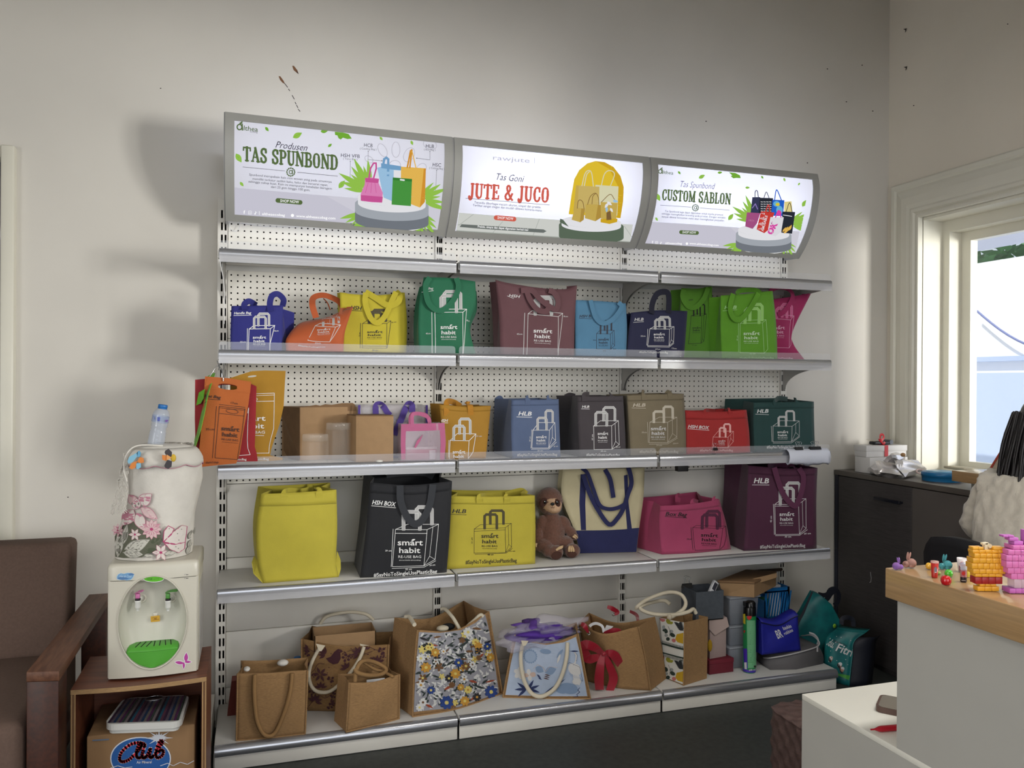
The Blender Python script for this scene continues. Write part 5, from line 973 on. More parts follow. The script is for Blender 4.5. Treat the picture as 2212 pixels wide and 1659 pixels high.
# jute bag with the red bow
R = bag('jute_bag','jute bag tied with a large red satin bow',(0,0,0),zr(Z12,[[(235,1300),(600,1382),(962,1408)],[(215,980),(540,1030),(905,1040)],[(150,652),(440,768,.006),(826,690)]]),zb,None,D=.17,fmat=M_jute,seed=56,wr=.005,fold=.0,bx=(.0,.035),taper=.0,group='jute bags on the base deck',bz=.0)
edge_piping(R,SIDES[1])
M_sat = mat('red satin',(150,14,38),.35,sheen=.3);M_ring = mat('steel eyelet',(210,208,204),.2,metal=.9)
for x,y,dy in ((268,768,-.008),(598,795,-.008)):
    P = ony(*Z12(x,y),R.Y+dy);mb = MB();mb.tube([(P[0]+.0065*math.cos(q),P[1],P[2]+.0065*math.sin(q)) for q in np.linspace(0,2*PI,16)],.0022,M_ring,6);mb.build('eyelet',M_ring,R.t)
P = ony(*Z12(545,555),R.Y+.155);MB().tube([(P[0]+.0065*math.cos(q),P[1],P[2]+.0065*math.sin(q)) for q in np.linspace(0,2*PI,16)],.0022,M_ring,6).build('eyelet',M_ring,R.t)
def satin(nm,pts,w,tw=(0,0)):
    P = smoothpath(np.array([ony(*Z12(p[0],p[1]),R.Y+p[2]) for p in pts]),22);return solid(MB().ribbon(P,np.interp(np.linspace(0,1,22),np.linspace(0,1,len(w)),w),R.N+np.array([.3,0,.2]),.0016,M_sat).build(nm,M_sat,R.t),.0006)
satin('ribbon_end',[(185,662,.01),(225,690,-.01),(262,760,-.012)],[.016,.022,.008]);satin('ribbon_end',[(440,765,.03),(540,735,.0),(610,745,-.012),(595,790,-.014)],[.01,.02,.02,.008]);satin('ribbon_end',[(478,470,.15),(530,490,.14),(590,530,.14),(560,560,.14)],[.014,.02,.018,.01]);satin('ribbon_end',[(730,520,.14),(800,560,.08),(820,620,.0)],[.012,.016,.012])
satin('bow_loop',[(430,1000,-.02),(340,930,-.035),(240,895,-.03),(200,950,-.022),(260,1050,-.02),(350,1040,-.022),(430,1005,-.02)],[.02,.034,.04,.05,.04,.03,.02]);satin('bow_loop',[(440,1000,-.02),(500,990,-.045),(560,1020,-.05),(610,1100,-.045),(636,1190,-.03),(560,1110,-.022),(450,1010,-.02)],[.018,.03,.04,.034,.008,.03,.016])
satin('bow_tail',[(425,1010,-.026),(400,1120,-.034),(385,1270,-.034),(390,1400,-.03)],[.018,.034,.04,.036]);satin('bow_tail',[(450,1010,-.028),(500,1130,-.036),(545,1270,-.036),(500,1420,-.03)],[.018,.03,.038,.03])
MB().ell(ony(*Z12(440,1000),R.Y-.03),(.012,.009,.011),M_sat,12).build('bow_knot',M_sat,R.t)
mb = MB();P = [ony(*Z12(p[0],p[1]),R.Y+p[2]) for p in ((275,690,.03),(310,665,.04),(360,658,.05),(420,690,.05),(438,760,.03))];mb.ribbon(smoothpath(P,16),.012,(0,-1,.4),.002,mat('white paper'));tag(mb.build('white_strap'),'white strap curling inside the red-bow jute bag','strap')
mb = MB();P = [ony(*Z12(x,y),R.Y+.04) for x,y in ((430,760),(470,676),(545,690),(470,760))];mb.prism(P,(0,.002,0),mat('white paper'));tag(mb.build('white_card'),'folded white card inside the red-bow jute bag','card')
# floral striped jute bag with rope handles
FG = {k: mat('striped '+k,v,.7) for k,v in dict(w=(216,216,210),d=(34,52,46),y=(196,156,30),p=(190,112,112),g=(150,150,52),s=(150,156,156),k=(36,40,44)).items()}
def art(a):
    Z = Z12;s = .19286;a.poly([Z(*p) for p in ((1068,592),(1200,618),(1338,645),(1336,900),(1334,1340),(1230,1300),(1122,1258),(1095,920))],FG['w'])
    for oy in (0,430):
        a.ell(Z(1098,612+oy),6 if oy == 0 else 4,5,FG['p'],.4);a.ell(Z(1165,635+oy),6.5,4.6,FG['g'],.8);a.ell(Z(1200,650+oy),4,3,FG['g'],-.4);a.ell(Z(1200,745+oy),4.5,3.8,FG['s']);a.ell(Z(1128,740+oy),6.5,5,FG['d'],.6);a.ell(Z(1214,785+oy),6.2,4.2,FG['d'],.5);a.ell(Z(1160,830+oy),4.4,4,FG['d']);a.ell(Z(1140,790+oy),4,3.4,FG['s']);a.ell(Z(1110,700+oy),3.5,4.5,FG['s']);a.ell(Z(1228,845+oy),4.6,4,FG['p'],.5)
        a.poly([Z(*p) for p in ((1332,760+oy),(1290,770+oy),(1262,775+oy),(1245,830+oy),(1270,865+oy),(1330,885+oy))],FG['y'])
        for k in range(7): a.leaf(Z(1262+k*8,650+oy+k*13),13,3,.3,FG['k']);a.leaf(Z(1302+k*3,645+oy+k*13),10,3,-.5,FG['k'])
        a.line([Z(1165,690+oy),Z(1190,740+oy),Z(1180,800+oy)],.6,FG['d'])
    a.poly([Z(*p) for p in ((1092,870),(1335,935),(1335,955),(1095,890))],FG['d']);a.poly([Z(*p) for p in ((1098,975),(1335,1035),(1335,1052),(1100,990))],FG['d'])
    for k in range(15): x = 1102+k*16;a.line([Z(x,848+(x-1095)*.27),Z(x,872+(x-1095)*.27)],1.1,FG['d']);a.line([Z(x,995+(x-1095)*.25),Z(x,1022+(x-1095)*.25)],1.1,FG['d'])
Pn = onz(*Z12(1332,1352),zb);Pr = onz(*Z12(1628,1288),zb)
R = bag('jute_bag','jute bag turned cornerwise, its side panel in black, white and yellow flower stripes',(0,0,0),zr(Z12,[[(1112,1262),(1332,1352)],[(1095,920),(1340,1000)],[(1062,592),(1345,646)]]),zb,None,D=float(np.hypot(*(Pr-Pn)[:2])),art=art,fmat=M_jute,seed=57,wr=.002,fold=.0,bulge=.002,taper=.0,group='jute bags on the base deck',
    handles=[([Z12(1170,600,-.004),Z12(1240,560,.0),Z12(1330,495,.03),Z12(1355,420,.05),Z12(1310,340,.05),Z12(1220,308,.04),Z12(1100,320,.03),Z12(920,390,.03),Z12(820,460,.03),Z12(800,490,.04)],.0085,None,M_rope),([Z12(1470,545,.02),Z12(1440,496,.02),Z12(1390,525,.01),Z12(1270,555,.0),Z12(1100,560,-.01),Z12(960,545,.0),Z12(860,505,.02),Z12(850,470,.03),Z12(940,430,.06),Z12(1060,405,.08),Z12(1130,405,.09),Z12(1180,442,.09)],.0085,None,M_rope)])
edge_piping(R,SIDES[1]);MB().lathe([(.002,0),(.012,.003),(.008,.02)],tuple(ony(*Z12(1172,608),R.Y-.006)),M_rope,10).build('handle_patch',M_rope,R.t)
# ================================================================ clutter on the base deck at the right
z0 = SBT+.001
def fpt(Z,x,y): return onz(*Z(x,y),z0)
# red box, pinkish box on it, yellow thing, grey bin on top
FR = fpt(Z13,664,1110);FL = fpt(Z13,425,1141);d = FR-FL;h_ = np.array([-d[1],d[0],0])/np.hypot(d[0],d[1]);D = .10
zt = zat(FR,*Z13(664,972));zl = zat(FR,*Z13(664,1012))
t = thing('gift_box','dark red lidded box under the pale pink box','box',tuple((FL+FR)/2+h_*D/2));mb = MB();hexa(mb,[FL,FR,FR+h_*D,FL+h_*D],z0,zl,mat('dark red box',(104,22,40),.6),bev=.001);mb.build('box_body',None,t)
u = d/np.linalg.norm(d)*.0015;w = h_*.0015;mb = MB();hexa(mb,[FL-u-w,FR+u-w,FR+u+h_*D+w,FL-u+h_*D+w],zl,zt,mat('dark red lid',(112,26,44),.6),bev=.001);mb.build('box_lid',None,t)
PL,PR = ony(*Z13(430,900),FL[1]+.015),ony(*Z13(592,900),FL[1]+.03);PR2 = ony(*Z13(614,640),PR[1]);zp = zat(PL,*Z13(430,592));M_pp = mat('pale pink card',(176,156,152),.7)
t = thing('gift_box','pale pink box with a pointed envelope flap, on the dark red box','box',tuple((PL+PR)/2));mb = MB();dd = np.array([.01,.07,0]);hexa(mb,[PL,PR,PR+dd,PL+dd],zt+.001,zp,M_pp,bev=.001);mb.build('box_body',None,t)
mb = MB();Yf = PL[1]-.004;mb.prism([ony(*Z13(x,y),Yf) for x,y in ((425,594),(600,570),(622,660),(482,750),(425,690))],(0,.003,0),mat('pale pink flap',(186,166,160),.7));mb.build('envelope_flap',None,t)
c = ony(*Z13(438,850),FL[1]+.004);mb = MB();mb.ell((c[0]-.004,c[1],c[2]),(.012,.008,.028),mat('yellow plush',(176,138,20),.8),12);tag(mb.build('yellow_ball'),'yellow rounded thing squeezed beside the pale pink box','toy')
gz = zp+.001;GF = PL[1]+.0;A,B = ony(*Z13(292,500),GF-.01),ony(*Z13(566,500),GF-.01);C_ = ony(*Z13(146,400),GF+.12);M_gb = mat('grey felt',(78,84,92),.95,grain=.1,gscale=60,bump=.3,bscale=300);M_gbi = mat('dark grey felt',(52,56,64),.95)
gt = zat(A,*Z13(290,322));t = thing('storage_bin','open grey fabric bin standing on the pink box, a large clip in it','bin',tuple((A+B)/2+[0,.06,0]));th = .004
BL2 = C_;BR2 = C_+(B-A);q = [A,B,BR2,BL2];cen = sum(q)/4
mb = MB()
for i in range(4):
    a,b = q[i],q[(i+1) % 4];ai,bi = a+(cen-a)*.05,b+(cen-b)*.05;hexa(mb,[a,b,bi,ai],gz,gt,M_gb)
hexa(mb,[A,B,BR2,BL2],gz,gz+.004,M_gb);mb.build('bin_body',M_gb,t)
cx = (q[2]+q[3])/2-[.02,.01,0];clip('binder_clip','large black binder clip on the rim of the grey fabric bin',(cx[0]-.03,cx[1]-.004,gt-.008),.05,.02)
mb = MB();M_ = Matrix.Translation(Vector((B[0]-.035,A[1]+.04,gt-.006))) @ Matrix.Rotation(.7,4,'Y') @ Matrix.Rotation(-.3,4,'X');mb.rbox((-.014,-.008,-.05),(.014,.008,.045),.002,mat('white carton',(220,222,226),.5),M_);a_ = mb.build('carton_body')
tag(a_,'small white carton tilting out of the grey fabric bin','carton');mb = MB();mb.box((-.010,-.0095,.0),(.009,-.0083,.036),mat('dark label',(52,54,66),.5),M_);mb.build('label',None,a_)
# stack of three clear tubs
M_tub = clear('frosted tub',(150,156,168),.50,.3);M_lid = clear('frosted lid',(176,182,192),.55,.25)
TL_,TR_ = onz(*Z13(600,1080),z0),onz(*Z13(950,1078),z0);TL_[1] = TR_[1] = (TL_[1]+TR_[1])/2;cxy = (TL_+TR_)/2+[0,.085,0];ys = [1078,868,660,372];zs = [z0]+[zat(TL_,*Z13(600,y)) for y in ys[1:]];hw = (TR_[0]-TL_[0])/2
for k in range(3):
    t = thing('plastic_tub',('bottom','middle','top')[k]+' clear plastic tub of the stack behind the spray can','container',(cxy[0],cxy[1],zs[k]),'clear tubs');a,b = zs[k]+.0005,zs[k+1]-.008
    mb = MB();hexa(mb,[(cxy[0]-hw*.90,cxy[1]-.075),(cxy[0]+hw*.90,cxy[1]-.075),(cxy[0]+hw*.90,cxy[1]+.075),(cxy[0]-hw*.90,cxy[1]+.075)],a,b,M_tub,top=[(cxy[0]-hw*.98,cxy[1]-.083),(cxy[0]+hw*.98,cxy[1]-.083),(cxy[0]+hw*.98,cxy[1]+.083),(cxy[0]-hw*.98,cxy[1]+.083)],bev=.008);mb.build('tub_body',None,t)
    MB().rbox((cxy[0]-hw*1.05,cxy[1]-.09,b),(cxy[0]+hw*1.05,cxy[1]+.09,b+.0078),.003,M_lid).build('tub_lid',None,t)
ztub = zs[3]
t = thing('mailer_box','flat brown cardboard mailer box on top of the clear tubs','box',(cxy[0],cxy[1],ztub));k = (TL_[1]-.02)
A,B,C_ = ony(*Z13(872,375),k-.01),ony(*Z13(1088,270),k+.14),ony(*Z13(560,312),k+.06);zt = zat(A,*Z13(868,222));zb_ = ztub+.001;Dp = B+(C_-A);mb = MB();hexa(mb,[A,B,Dp,C_],zb_,zt-.008,M_card,top=[A-[.0,.0,0],B,Dp,C_-[.02,0,0]]);mb.build('box_body',None,t)
zt2 = zt+.004;mb = MB();hexa(mb,[A+[.0,-.003,0],B+[.004,0,0],Dp+[0,.004,0],C_-[.03,0,0]],zt-.007,zt2,M_card_d,bev=.002);mb.build('box_lid',None,t)
mb = MB();P = [ony(*Z13(x,y),k+.03) for x,y in ((855,186),(1095,128),(1098,172),(905,232),(888,222),(870,190))];mb.prism(P,(.002,.004,0),M_card);mb.build('lid_flap',None,t)
mb = MB();P = [ony(*Z13(x,y),-.035) for x,y in ((832,100),(1150,78),(1158,96),(1140,110),(850,128))];mb.prism(P,(0,.002,0),mat('dark corrugated strip',(58,44,34),.8));tag(mb.build('cardboard_strip'),'dark strip of corrugated card behind the mailer box','card')
# blue magazine rack behind
M_bp = mat('blue plastic',(22,104,168),.4);yb = -.13;A,B = ony(*Z13(978,500),yb),ony(*Z13(1222,500),yb);zt = zat(B,*Z13(1210,262));t = thing('file_rack','blue slatted plastic magazine rack behind the blue cooler bag','rack',((A[0]+B[0])/2,yb,z0));mb = MB()
mb.box((A[0],yb,z0),(B[0],yb+.004,z0+.05),M_bp);mb.box((A[0],yb,zt-.022),(B[0],yb+.004,zt),M_bp);mb.box((A[0],yb,z0),(A[0]+.012,yb+.004,zt),M_bp);mb.box((B[0]-.012,yb,z0),(B[0],yb+.004,zt),M_bp)
W_ = B[0]-A[0];Hh = zt-z0-.07
for r_ in range(2):
    za = z0+.05+r_*(Hh/2);
    for i in range(9):
        x = A[0]+.01+i*(W_-.02)/8;mb.prism([(x-.003,yb,za),(x+.003,yb,za),(x+.003+.02,yb,za+Hh/2),(x-.003+.02,yb,za+Hh/2)],(0,.004,0),M_bp)
    mb.box((A[0],yb,za+Hh/2-.004),(B[0],yb+.0045,za+Hh/2+.004),M_bp)
mb.box((B[0]-.004,yb,z0),(B[0],yb+.09,zt),M_bp);mb.box((A[0],yb,z0),(A[0]+.004,yb+.09,zt-.06),M_bp);mb.box((A[0],yb+.086,z0),(B[0],yb+.09,zt-.05),M_bp);mb.build('rack_body',M_bp,t)
mb = MB();mb.box((A[0]+.006,yb+.03,z0+.002),(A[0]+.04,yb+.07,zt-.06),mat('green folder',(30,120,80),.6));tag(mb.build('green_folder'),'green folder inside the blue magazine rack','folder')
mb = MB();mb.box((A[0]+.05,yb+.03,z0+.002),(B[0]-.03,yb+.06,zt+.004),mat('white paper'));tag(mb.build('paper_stack'),'white papers inside the blue magazine rack','paper')
# spray can
P = onz(*Z13(848,1122),z0);P[1] += .02;r = .0295;zc = lambda y: zat(P,*Z13(848,y));c3 = (P[0],P[1],0);M_can = mat('green can print',(24,128,70),.35);t = thing('spray_can','green and purple insect spray can with black cap at the deck front','can',(P[0],P[1],z0))
MB().lathe([(r*.93,z0),(r,z0+.006),(r,zc(548))],c3,M_can,28).build('can_body',None,t);MB().lathe([(r*1.012,z0+.004),(r*1.014,zc(1075))],c3,mat('purple can print',(64,40,160),.35),28,caps=False).build('purple_band',None,t)
def cyl(P,Lf):
    d = CR*((P[:,:1]-IW/2)/FPX)+CU*((IH/2-P[:,1:2])/FPX)+_f;o = CAMP[:2]-np.array(c3[:2]);a = (d[:,:2]**2).sum(1);b = d[:,:2]@o;R2 = (r+Lf)**2;cc = o@o-R2;disc = np.maximum(b*b-a*cc,0);q = (-b-np.sqrt(disc))/a;return CAMP+d*q[:,None]
a = Art(cyl,.0006);a.mx = 4.;Z = Z13
a.poly([Z(*p) for p in ((760,880),(800,880),(806,1078),(772,1080))],mat('purple can print'));a.poly([Z(*p) for p in ((758,535),(782,535),(784,640),(760,625))],mat('yellow print',(206,186,40),.5))
a.poly([Z(*p) for p in ((796,600),(882,600),(894,1070),(808,1076))],mat('pale green label',(108,176,128),.5));a.poly([Z(*p) for p in ((798,556),(846,556),(846,578),(822,600),(798,578))],mat('red print',(190,40,40),.5));a.line([Z(802,562),Z(842,562)],1.4,W1)
for k in range(22):
    y = 615+k*20
    if 12 <= k <= 13: continue
    a.line([Z(800+k*.4,y),Z(872+k*.6-(k*37 % 30),y)],.7,mat('dark green print',(40,104,66),.5))
a.poly([Z(*p) for p in ((762,700),(786,700),(774,730))],mat('red print'));a.poly([Z(*p) for p in ((772,1018),(796,1018),(798,1086),(776,1084))],W2);T(a,Z,'600 ml',(820,1104),(885,1098),18,W2,.01);a.poly([Z(*p) for p in ((868,1050),(890,1048),(892,1068),(870,1070))],BK)
a.build('printed_label',t)
M_bc = mat('black gloss cap',(14,14,16),.25);MB().lathe([(r*1.0,zc(545)),(r*.97,zc(470)),(r*.95,zc(466))],c3,M_bc,24).build('cap_base',None,t);mb = MB();mb.lathe([(r*.80,zc(470)),(r*.80,zc(425)),(r*.6,zc(410))],(P[0]+.004,P[1],0),M_bc,20);mb.build('cap_top',None,t)
mb = MB();za = zc(455);mb.box((P[0]-r*.95,P[1]-.012,za),(P[0]-.004,P[1]+.012,zc(412)),M_bc);mb.build('spray_trigger',None,t)
# grey zip bag, blue cooler bag on it
M_gz = mat('grey polyester',(92,90,92),.7,grain=.06,gscale=30,bump=.3,bscale=300);M_zip = mat('pale zip',(176,174,176),.5)
def lying(nm,Z,bot,top,mt,par):
    # cushion-like bag: outlines given at deck level and at top level
    n = len(bot);B = np.array(bot);Tt = np.array(top);c = Tt.mean(0);mb = MB();rows = [B]
    for s in (.25,.5,.75): q = B+(Tt-B)*s;o = q-q.mean(0);o[:,2] = 0;rows.append(q+o*.06*math.sin(PI*s))
    rows += [Tt,c+(Tt-c)*.6+[0,0,.004],c+(Tt-c)*.2+[0,0,.006]];mb.grid(rows,mt,True,True);mb.add(rows[-1],[tuple(range(n))],mt,True);mb.add(rows[0],[tuple(range(n))[::-1]],mt);return mb.build(nm,mt,par)
t = thing('zip_bag','grey zip-around cooler bag lying flat under the blue bag','bag',tuple(onz(*Z13(1250,1000),z0)))
b1,b2,b3,b4 = [onz(*Z13(*p),z0) for p in ((950,1040),(1030,1092),(1290,1088),(1560,1030))];bk = b4+np.array([.0,.16,0]);bl = b1+np.array([.03,.16,0]);bot = [b1,b2,b3,b4,bk,(bk+bl)/2,bl];bot = np.array(bot)
ztop = z0+.055;tops = [ony(*Z13(960,975),b1[1]),ony(*Z13(1050,975),b2[1]+.005),ony(*Z13(1300,925),b3[1]+.004),ony(*Z13(1510,850),b4[1]),bk+[-.02,0,.085],(bk+bl)/2+[0,0,.075],bl+[.01,0,.06]]
lying('bag_body',Z13,bot,tops,M_gz,t)
P = smoothpath(np.array([tops[0],tops[1],tops[2],tops[3],tops[3]+[.004,.05,.03],tops[4]+[0,-.02,.004]])+[0,-.004,.003],30);MB().tube(P,.0035,M_zip,6).build('zip',M_zip,t)
pq = np.array(tops[3])+[-.012,-.008,.0];MB().rbox((pq[0]-.004,pq[1]-.002,pq[2]-.026),(pq[0]+.004,pq[1]+.001,pq[2]),.001,M_zip).build('zip_pull',M_zip,t)
P = smoothpath(np.array([ony(*Z13(x,y),b4[1]+.02) for x,y in ((1420,722),(1470,740),(1508,790),(1500,840))]),14);MB().ribbon(P,.008,(0,-1,.5),.002,M_zip).build('strap',M_zip,t)
M_bl = mat('royal blue polyester',(22,28,140),.6,grain=.08,gscale=30,bump=.3,bscale=300);yq = float(b3[1])+.02
R = bag('cooler_bag','royal blue cooler bag with white lettering on the grey zip bag',(0,0,0),[[Z13(950,890),Z13(1120,905),Z13(1335,770)],[Z13(945,740),Z13(1120,740),Z13(1310,660)],[Z13(940,615),Z13(1120,640),Z13(1304,545)]],zat(b3,*Z13(1120,905)),yq,D=.10,fmat=M_bl,seed=61,wr=.006,fold=.05,closed=True,taper=.3,group=None,art=lambda a: [T(a,Z13,'BR',(1098,778),(1152,756),78,W2,.02,.1),T(a,Z13,'baskin',(1160,694),(1242,668),32,W2,.012),T(a,Z13,'robbins',(1166,742),(1254,704),32,W2,.012)])
mb = MB();U = np.linspace(0,1,18);rw = []
for q,h_,o in ((-.001,0,.004),(.3,.012,0),(.75,.014,0),(1.0,0,0)):
    F1 = R.F(U,np.ones(18));rw.append(F1+R.h*(.09*q*.75)+np.array([0,0,h_])-R.h*o)
mb.grid(np.array(rw),M_bl);solid(mb.build('bag_lid',M_bl,R.t),.003);P = R.F(U,np.full(18,.98),.003);MB().tube(P,.003,mat('dark navy zip',(16,18,60),.5),6).build('zip',None,R.t)
# teal carrier bags on the floor by the sideboard
M_teal = mat('teal laminated print',(18,112,112),.45,grain=.3,gscale=14,col2=(10,78,84));M_nvb = mat('black-navy side',(16,20,34),.6);W = W2
def art(a):
    Z = Z13;a.poly([Z(*p) for p in ((1640,1080),(1720,1130),(1830,1150),(1815,1195),(1690,1140))],mat('grass print',(70,150,60),.6));T(a,Z,'Idul',(1590,840),(1664,880),76,W,.018,.1);T(a,Z,'Fitri',(1688,900),(1838,962),80,W,.018,.1);T(a,Z,'Selamat Hari Raya',(1668,808),(1790,858),18,BK,.01)
    for x,y in ((1640,905),(1700,1000),(1780,990),(1700,760),(1745,770),(1800,1040),(1620,1010),(1830,800)): a.ell(Z(x,y),.9,.9,W,0,6)
    for x,y in ((1640,985),(1725,1045),(1745,1090)): a.ell(Z(x,y),4.5,6,mat('peach print',(176,132,112),.6),.2,10);a.ell(Z(x+6,y-10),4,4,W,.2,10);a.leaf(Z(x-6,y+12),14,5,1.2,BK)
    a.leaf(Z(1548,800),14,7,.4,mat('yellow print'))
yv = -.34
pb = lambda x,y,Y: ony(*Z13(x,y),Y)
R = bag('carrier_bag','teal glossy carrier bag lettered Idul Fitri on the floor against the sideboard',(0,0,0),[[Z13(1560,1130),Z13(1690,1165),Z13(1818,1200)],[Z13(1570,900),Z13(1710,925),Z13(1850,960)],[Z13(1600,760),Z13(1740,790),Z13(1868,810)],[Z13(1690,680),Z13(1800,700),Z13(1990,715)]],.001,(-.30,-.40),D=.13,art=art,fmat=M_teal,seed=62,wr=.008,fold=.1,closed=True,taper=.5)
mb = MB();V = np.linspace(0,.8,14);F1 = R.F(np.ones(14),V)+R.e*.003;mb.grid(np.array([F1,F1+R.h*.05+R.e*.055,F1+R.h*.10+R.e*.07]),M_nvb);solid(mb.build('side_panel',M_nvb,R.t),.002)
for P in ([Z13(1740,640),Z13(1745,590),Z13(1790,570),Z13(1850,590),Z13(1862,660)],): MB().ribbon(smoothpath([ony(*p,yv+.02) for p in P],20),.02,R.N,.003,M_nvb).build('handle',M_nvb,R.t)
R = bag('carrier_bag','teal carrier bag with pointed top leaning behind the Idul Fitri bag',(0,0,0),[[Z13(1300,1150),Z13(1450,1150),Z13(1640,1150)],[Z13(1290,700),Z13(1480,740),Z13(1700,760)],[Z13(1360,520),Z13(1520,560),Z13(1735,640)],[Z13(1452,320),Z13(1530,350),Z13(1640,440)]],.001,(-.18,-.24),D=.10,fmat=M_teal,seed=63,wr=.010,fold=.1,closed=True,taper=.6,bulge=.015)
for P in ([Z13(1510,340),Z13(1560,350),Z13(1600,340),Z13(1625,300),Z13(1665,285),Z13(1700,310),Z13(1715,360),Z13(1700,420),Z13(1668,450)],[Z13(1520,355),Z13(1560,400),Z13(1600,385),Z13(1640,330),Z13(1680,300)]): MB().ribbon(smoothpath([ony(*p,-.17) for p in P],30),.022,np.array([0,-1,.2]),.003,M_nvb).build('handle',M_nvb,R.t)
e_ = R.F(np.zeros(14),np.linspace(0,1,14),.002);MB().ribbon(e_,.012,R.N,.002,M_nvb).build('edge_binding',M_nvb,R.t)
P = ony(*Z13(1672,655),R.yl(*Z13(1672,655),-.012));MB().ell(P,(.010,.004,.011),mat('lime print',(130,180,50),.5),12).build('printed_badge',None,R.t)
# ================================================================ left: armchair, plywood stand, water dispenser
M_up = mat('brown-mauve upholstery',(104,84,74),.9,grain=.1,gscale=120,bump=.35,bscale=500);M_wood = mat('red-brown wood',(70,32,16),.45,grain=.25,gscale=7,stretch=(12,1,12),col2=(50,22,12));M_woodt = mat('worn armrest wood',(112,74,52),.5,grain=.3,gscale=9,stretch=(10,1,10),col2=(84,50,34))
t = thing('armchair','brown upholstered armchair with red-brown wooden arms, cut off at the frame edge','chair',(-.85,-.45,0));AZ = .60;ax0,ax1 = -.49,-.405
A = [(-.478,-.955),(-.392,-.972),(-.392,-.10),(-.470,-.10)]
mb = MB();hexa(mb,A,AZ-.028,AZ,M_woodt,bev=.002);mb.build('armrest',M_woodt,t)
mb = MB();hexa(mb,[(-.478,-.951),(-.395,-.967),(-.395,-.86),(-.478,-.85)],.0,AZ-.0285,M_wood,bev=.002);mb.build('front_post',M_wood,t)
mb = MB();hexa(mb,[(-.478,-.20),(-.395,-.20),(-.395,-.10),(-.478,-.10)],.0,AZ-.0285,M_wood,bev=.002);mb.build('back_post',M_wood,t)
mb = MB();hexa(mb,[(-1.28,-.95),(-1.20,-.95),(-1.20,-.10),(-1.28,-.10)],AZ-.028,AZ,M_woodt,bev=.002);mb.build('armrest',M_woodt,t)
mb = MB();hexa(mb,[(-1.28,-.945),(-1.20,-.945),(-1.20,-.85),(-1.28,-.85)],.0,AZ-.0285,M_wood,bev=.002);mb.build('front_post',M_wood,t)
mb = MB();hexa(mb,[(-1.28,-.2),(-1.20,-.2),(-1.20,-.10),(-1.28,-.10)],.0,AZ-.0285,M_wood,bev=.002);mb.build('back_post',M_wood,t)
mb = MB();mb.rbox((-1.20,-.93,.16),(-.478,-.12,.24),.004,M_wood);mb.build('seat_rail',M_wood,t)
mb = MB();mb.rbox((-1.19,-.965,.245),(-.486,-.22,.46),.035,M_up,None,4);mb.build('seat_cushion',M_up,t)
bkx = -.485;TR_ = ony(180,1166,-.20);mb = MB();bm = bmesh.new()
yb0,yt0 = -.36,-.235;ztop = TR_[2];vs = [(-1.19,yb0,.45),(bkx-.01,yb0,.45),(bkx-.01,yb0+.15,.45),(-1.19,yb0+.15,.45),(-1.19,yt0,ztop),(bkx-.02,yt0,ztop),(bkx-.02,yt0+.13,ztop),(-1.19,yt0+.13,ztop)]
V = [bm.verts.new(v) for v in vs];[bm.faces.new([V[i] for i in f]) for f in ((3,2,1,0),(4,5,6,7),(0,1,5,4),(1,2,6,5),(2,3,7,6),(3,0,4,7))];bmesh.ops.bevel(bm,geom=list(bm.edges),offset=.022,segments=3,profile=.5,affect='EDGES');mb.bm(bm,M_up);mb.build('backrest',M_up,t)
# plywood stand
M_ply = mat('stained plywood',(122,70,46),.45,grain=.25,gscale=5,stretch=(1,10,10),col2=(92,48,32));M_edge = mat('plywood edge',(168,134,92),.7,grain=.3,gscale=60,stretch=(1,1,14));SZ = .5
s0,s1,sy0,sy1 = -.388,-.012,-.848,-.545;th = .014
t = thing('plywood_stand','open-fronted brown plywood stand under the water dispenser','stand',((s0+s1)/2,(sy0+sy1)/2,0))
mb = MB();n = 17;
def topz(x): return SZ-.006*math.sin(PI*(x-s0)/(s1-s0))      # top board sags a little
xs = np.linspace(s0,s1,n);mb.grid([[(x,y,topz(x)) for x in xs] for y in (sy0,sy1)],M_ply);mb.grid([[(x,y,topz(x)-th) for x in xs] for y in (sy0,sy1)],M_ply);mb.grid([[(x,sy0,topz(x)-q) for x in xs] for q in (0,th)],M_edge);mb.grid([[(x,sy1,topz(x)-q) for x in xs] for q in (0,th)],M_edge)
for x in (s0,s1): mb.add([(x,sy0,SZ),(x,sy1,SZ),(x,sy1,SZ-th),(x,sy0,SZ-th)],[(0,1,2,3)],M_ply)
mb.build('top_panel',M_ply,t)
for x in (s0,s1-th):
    mb = MB();mb.box((x,sy0+.002,0),(x+th,sy1,SZ-th-.001),M_ply);mb.build('side_panel',M_ply,t);mb = MB()
    for q in range(3): mb.box((x+.001+q*.0045,sy0,0),(x+.0045+q*.0045,sy0+.0019,SZ-th-.001),mat('plywood ply %d' % (q % 2),((168,134,92),(120,86,56))[q % 2],.7))
    mb.build('ply_edge',M_edge,t)
MB().box((s0+th,sy1-.008,0),(s1-th,sy1,SZ-th-.001),M_ply).build('back_panel',M_ply,t)
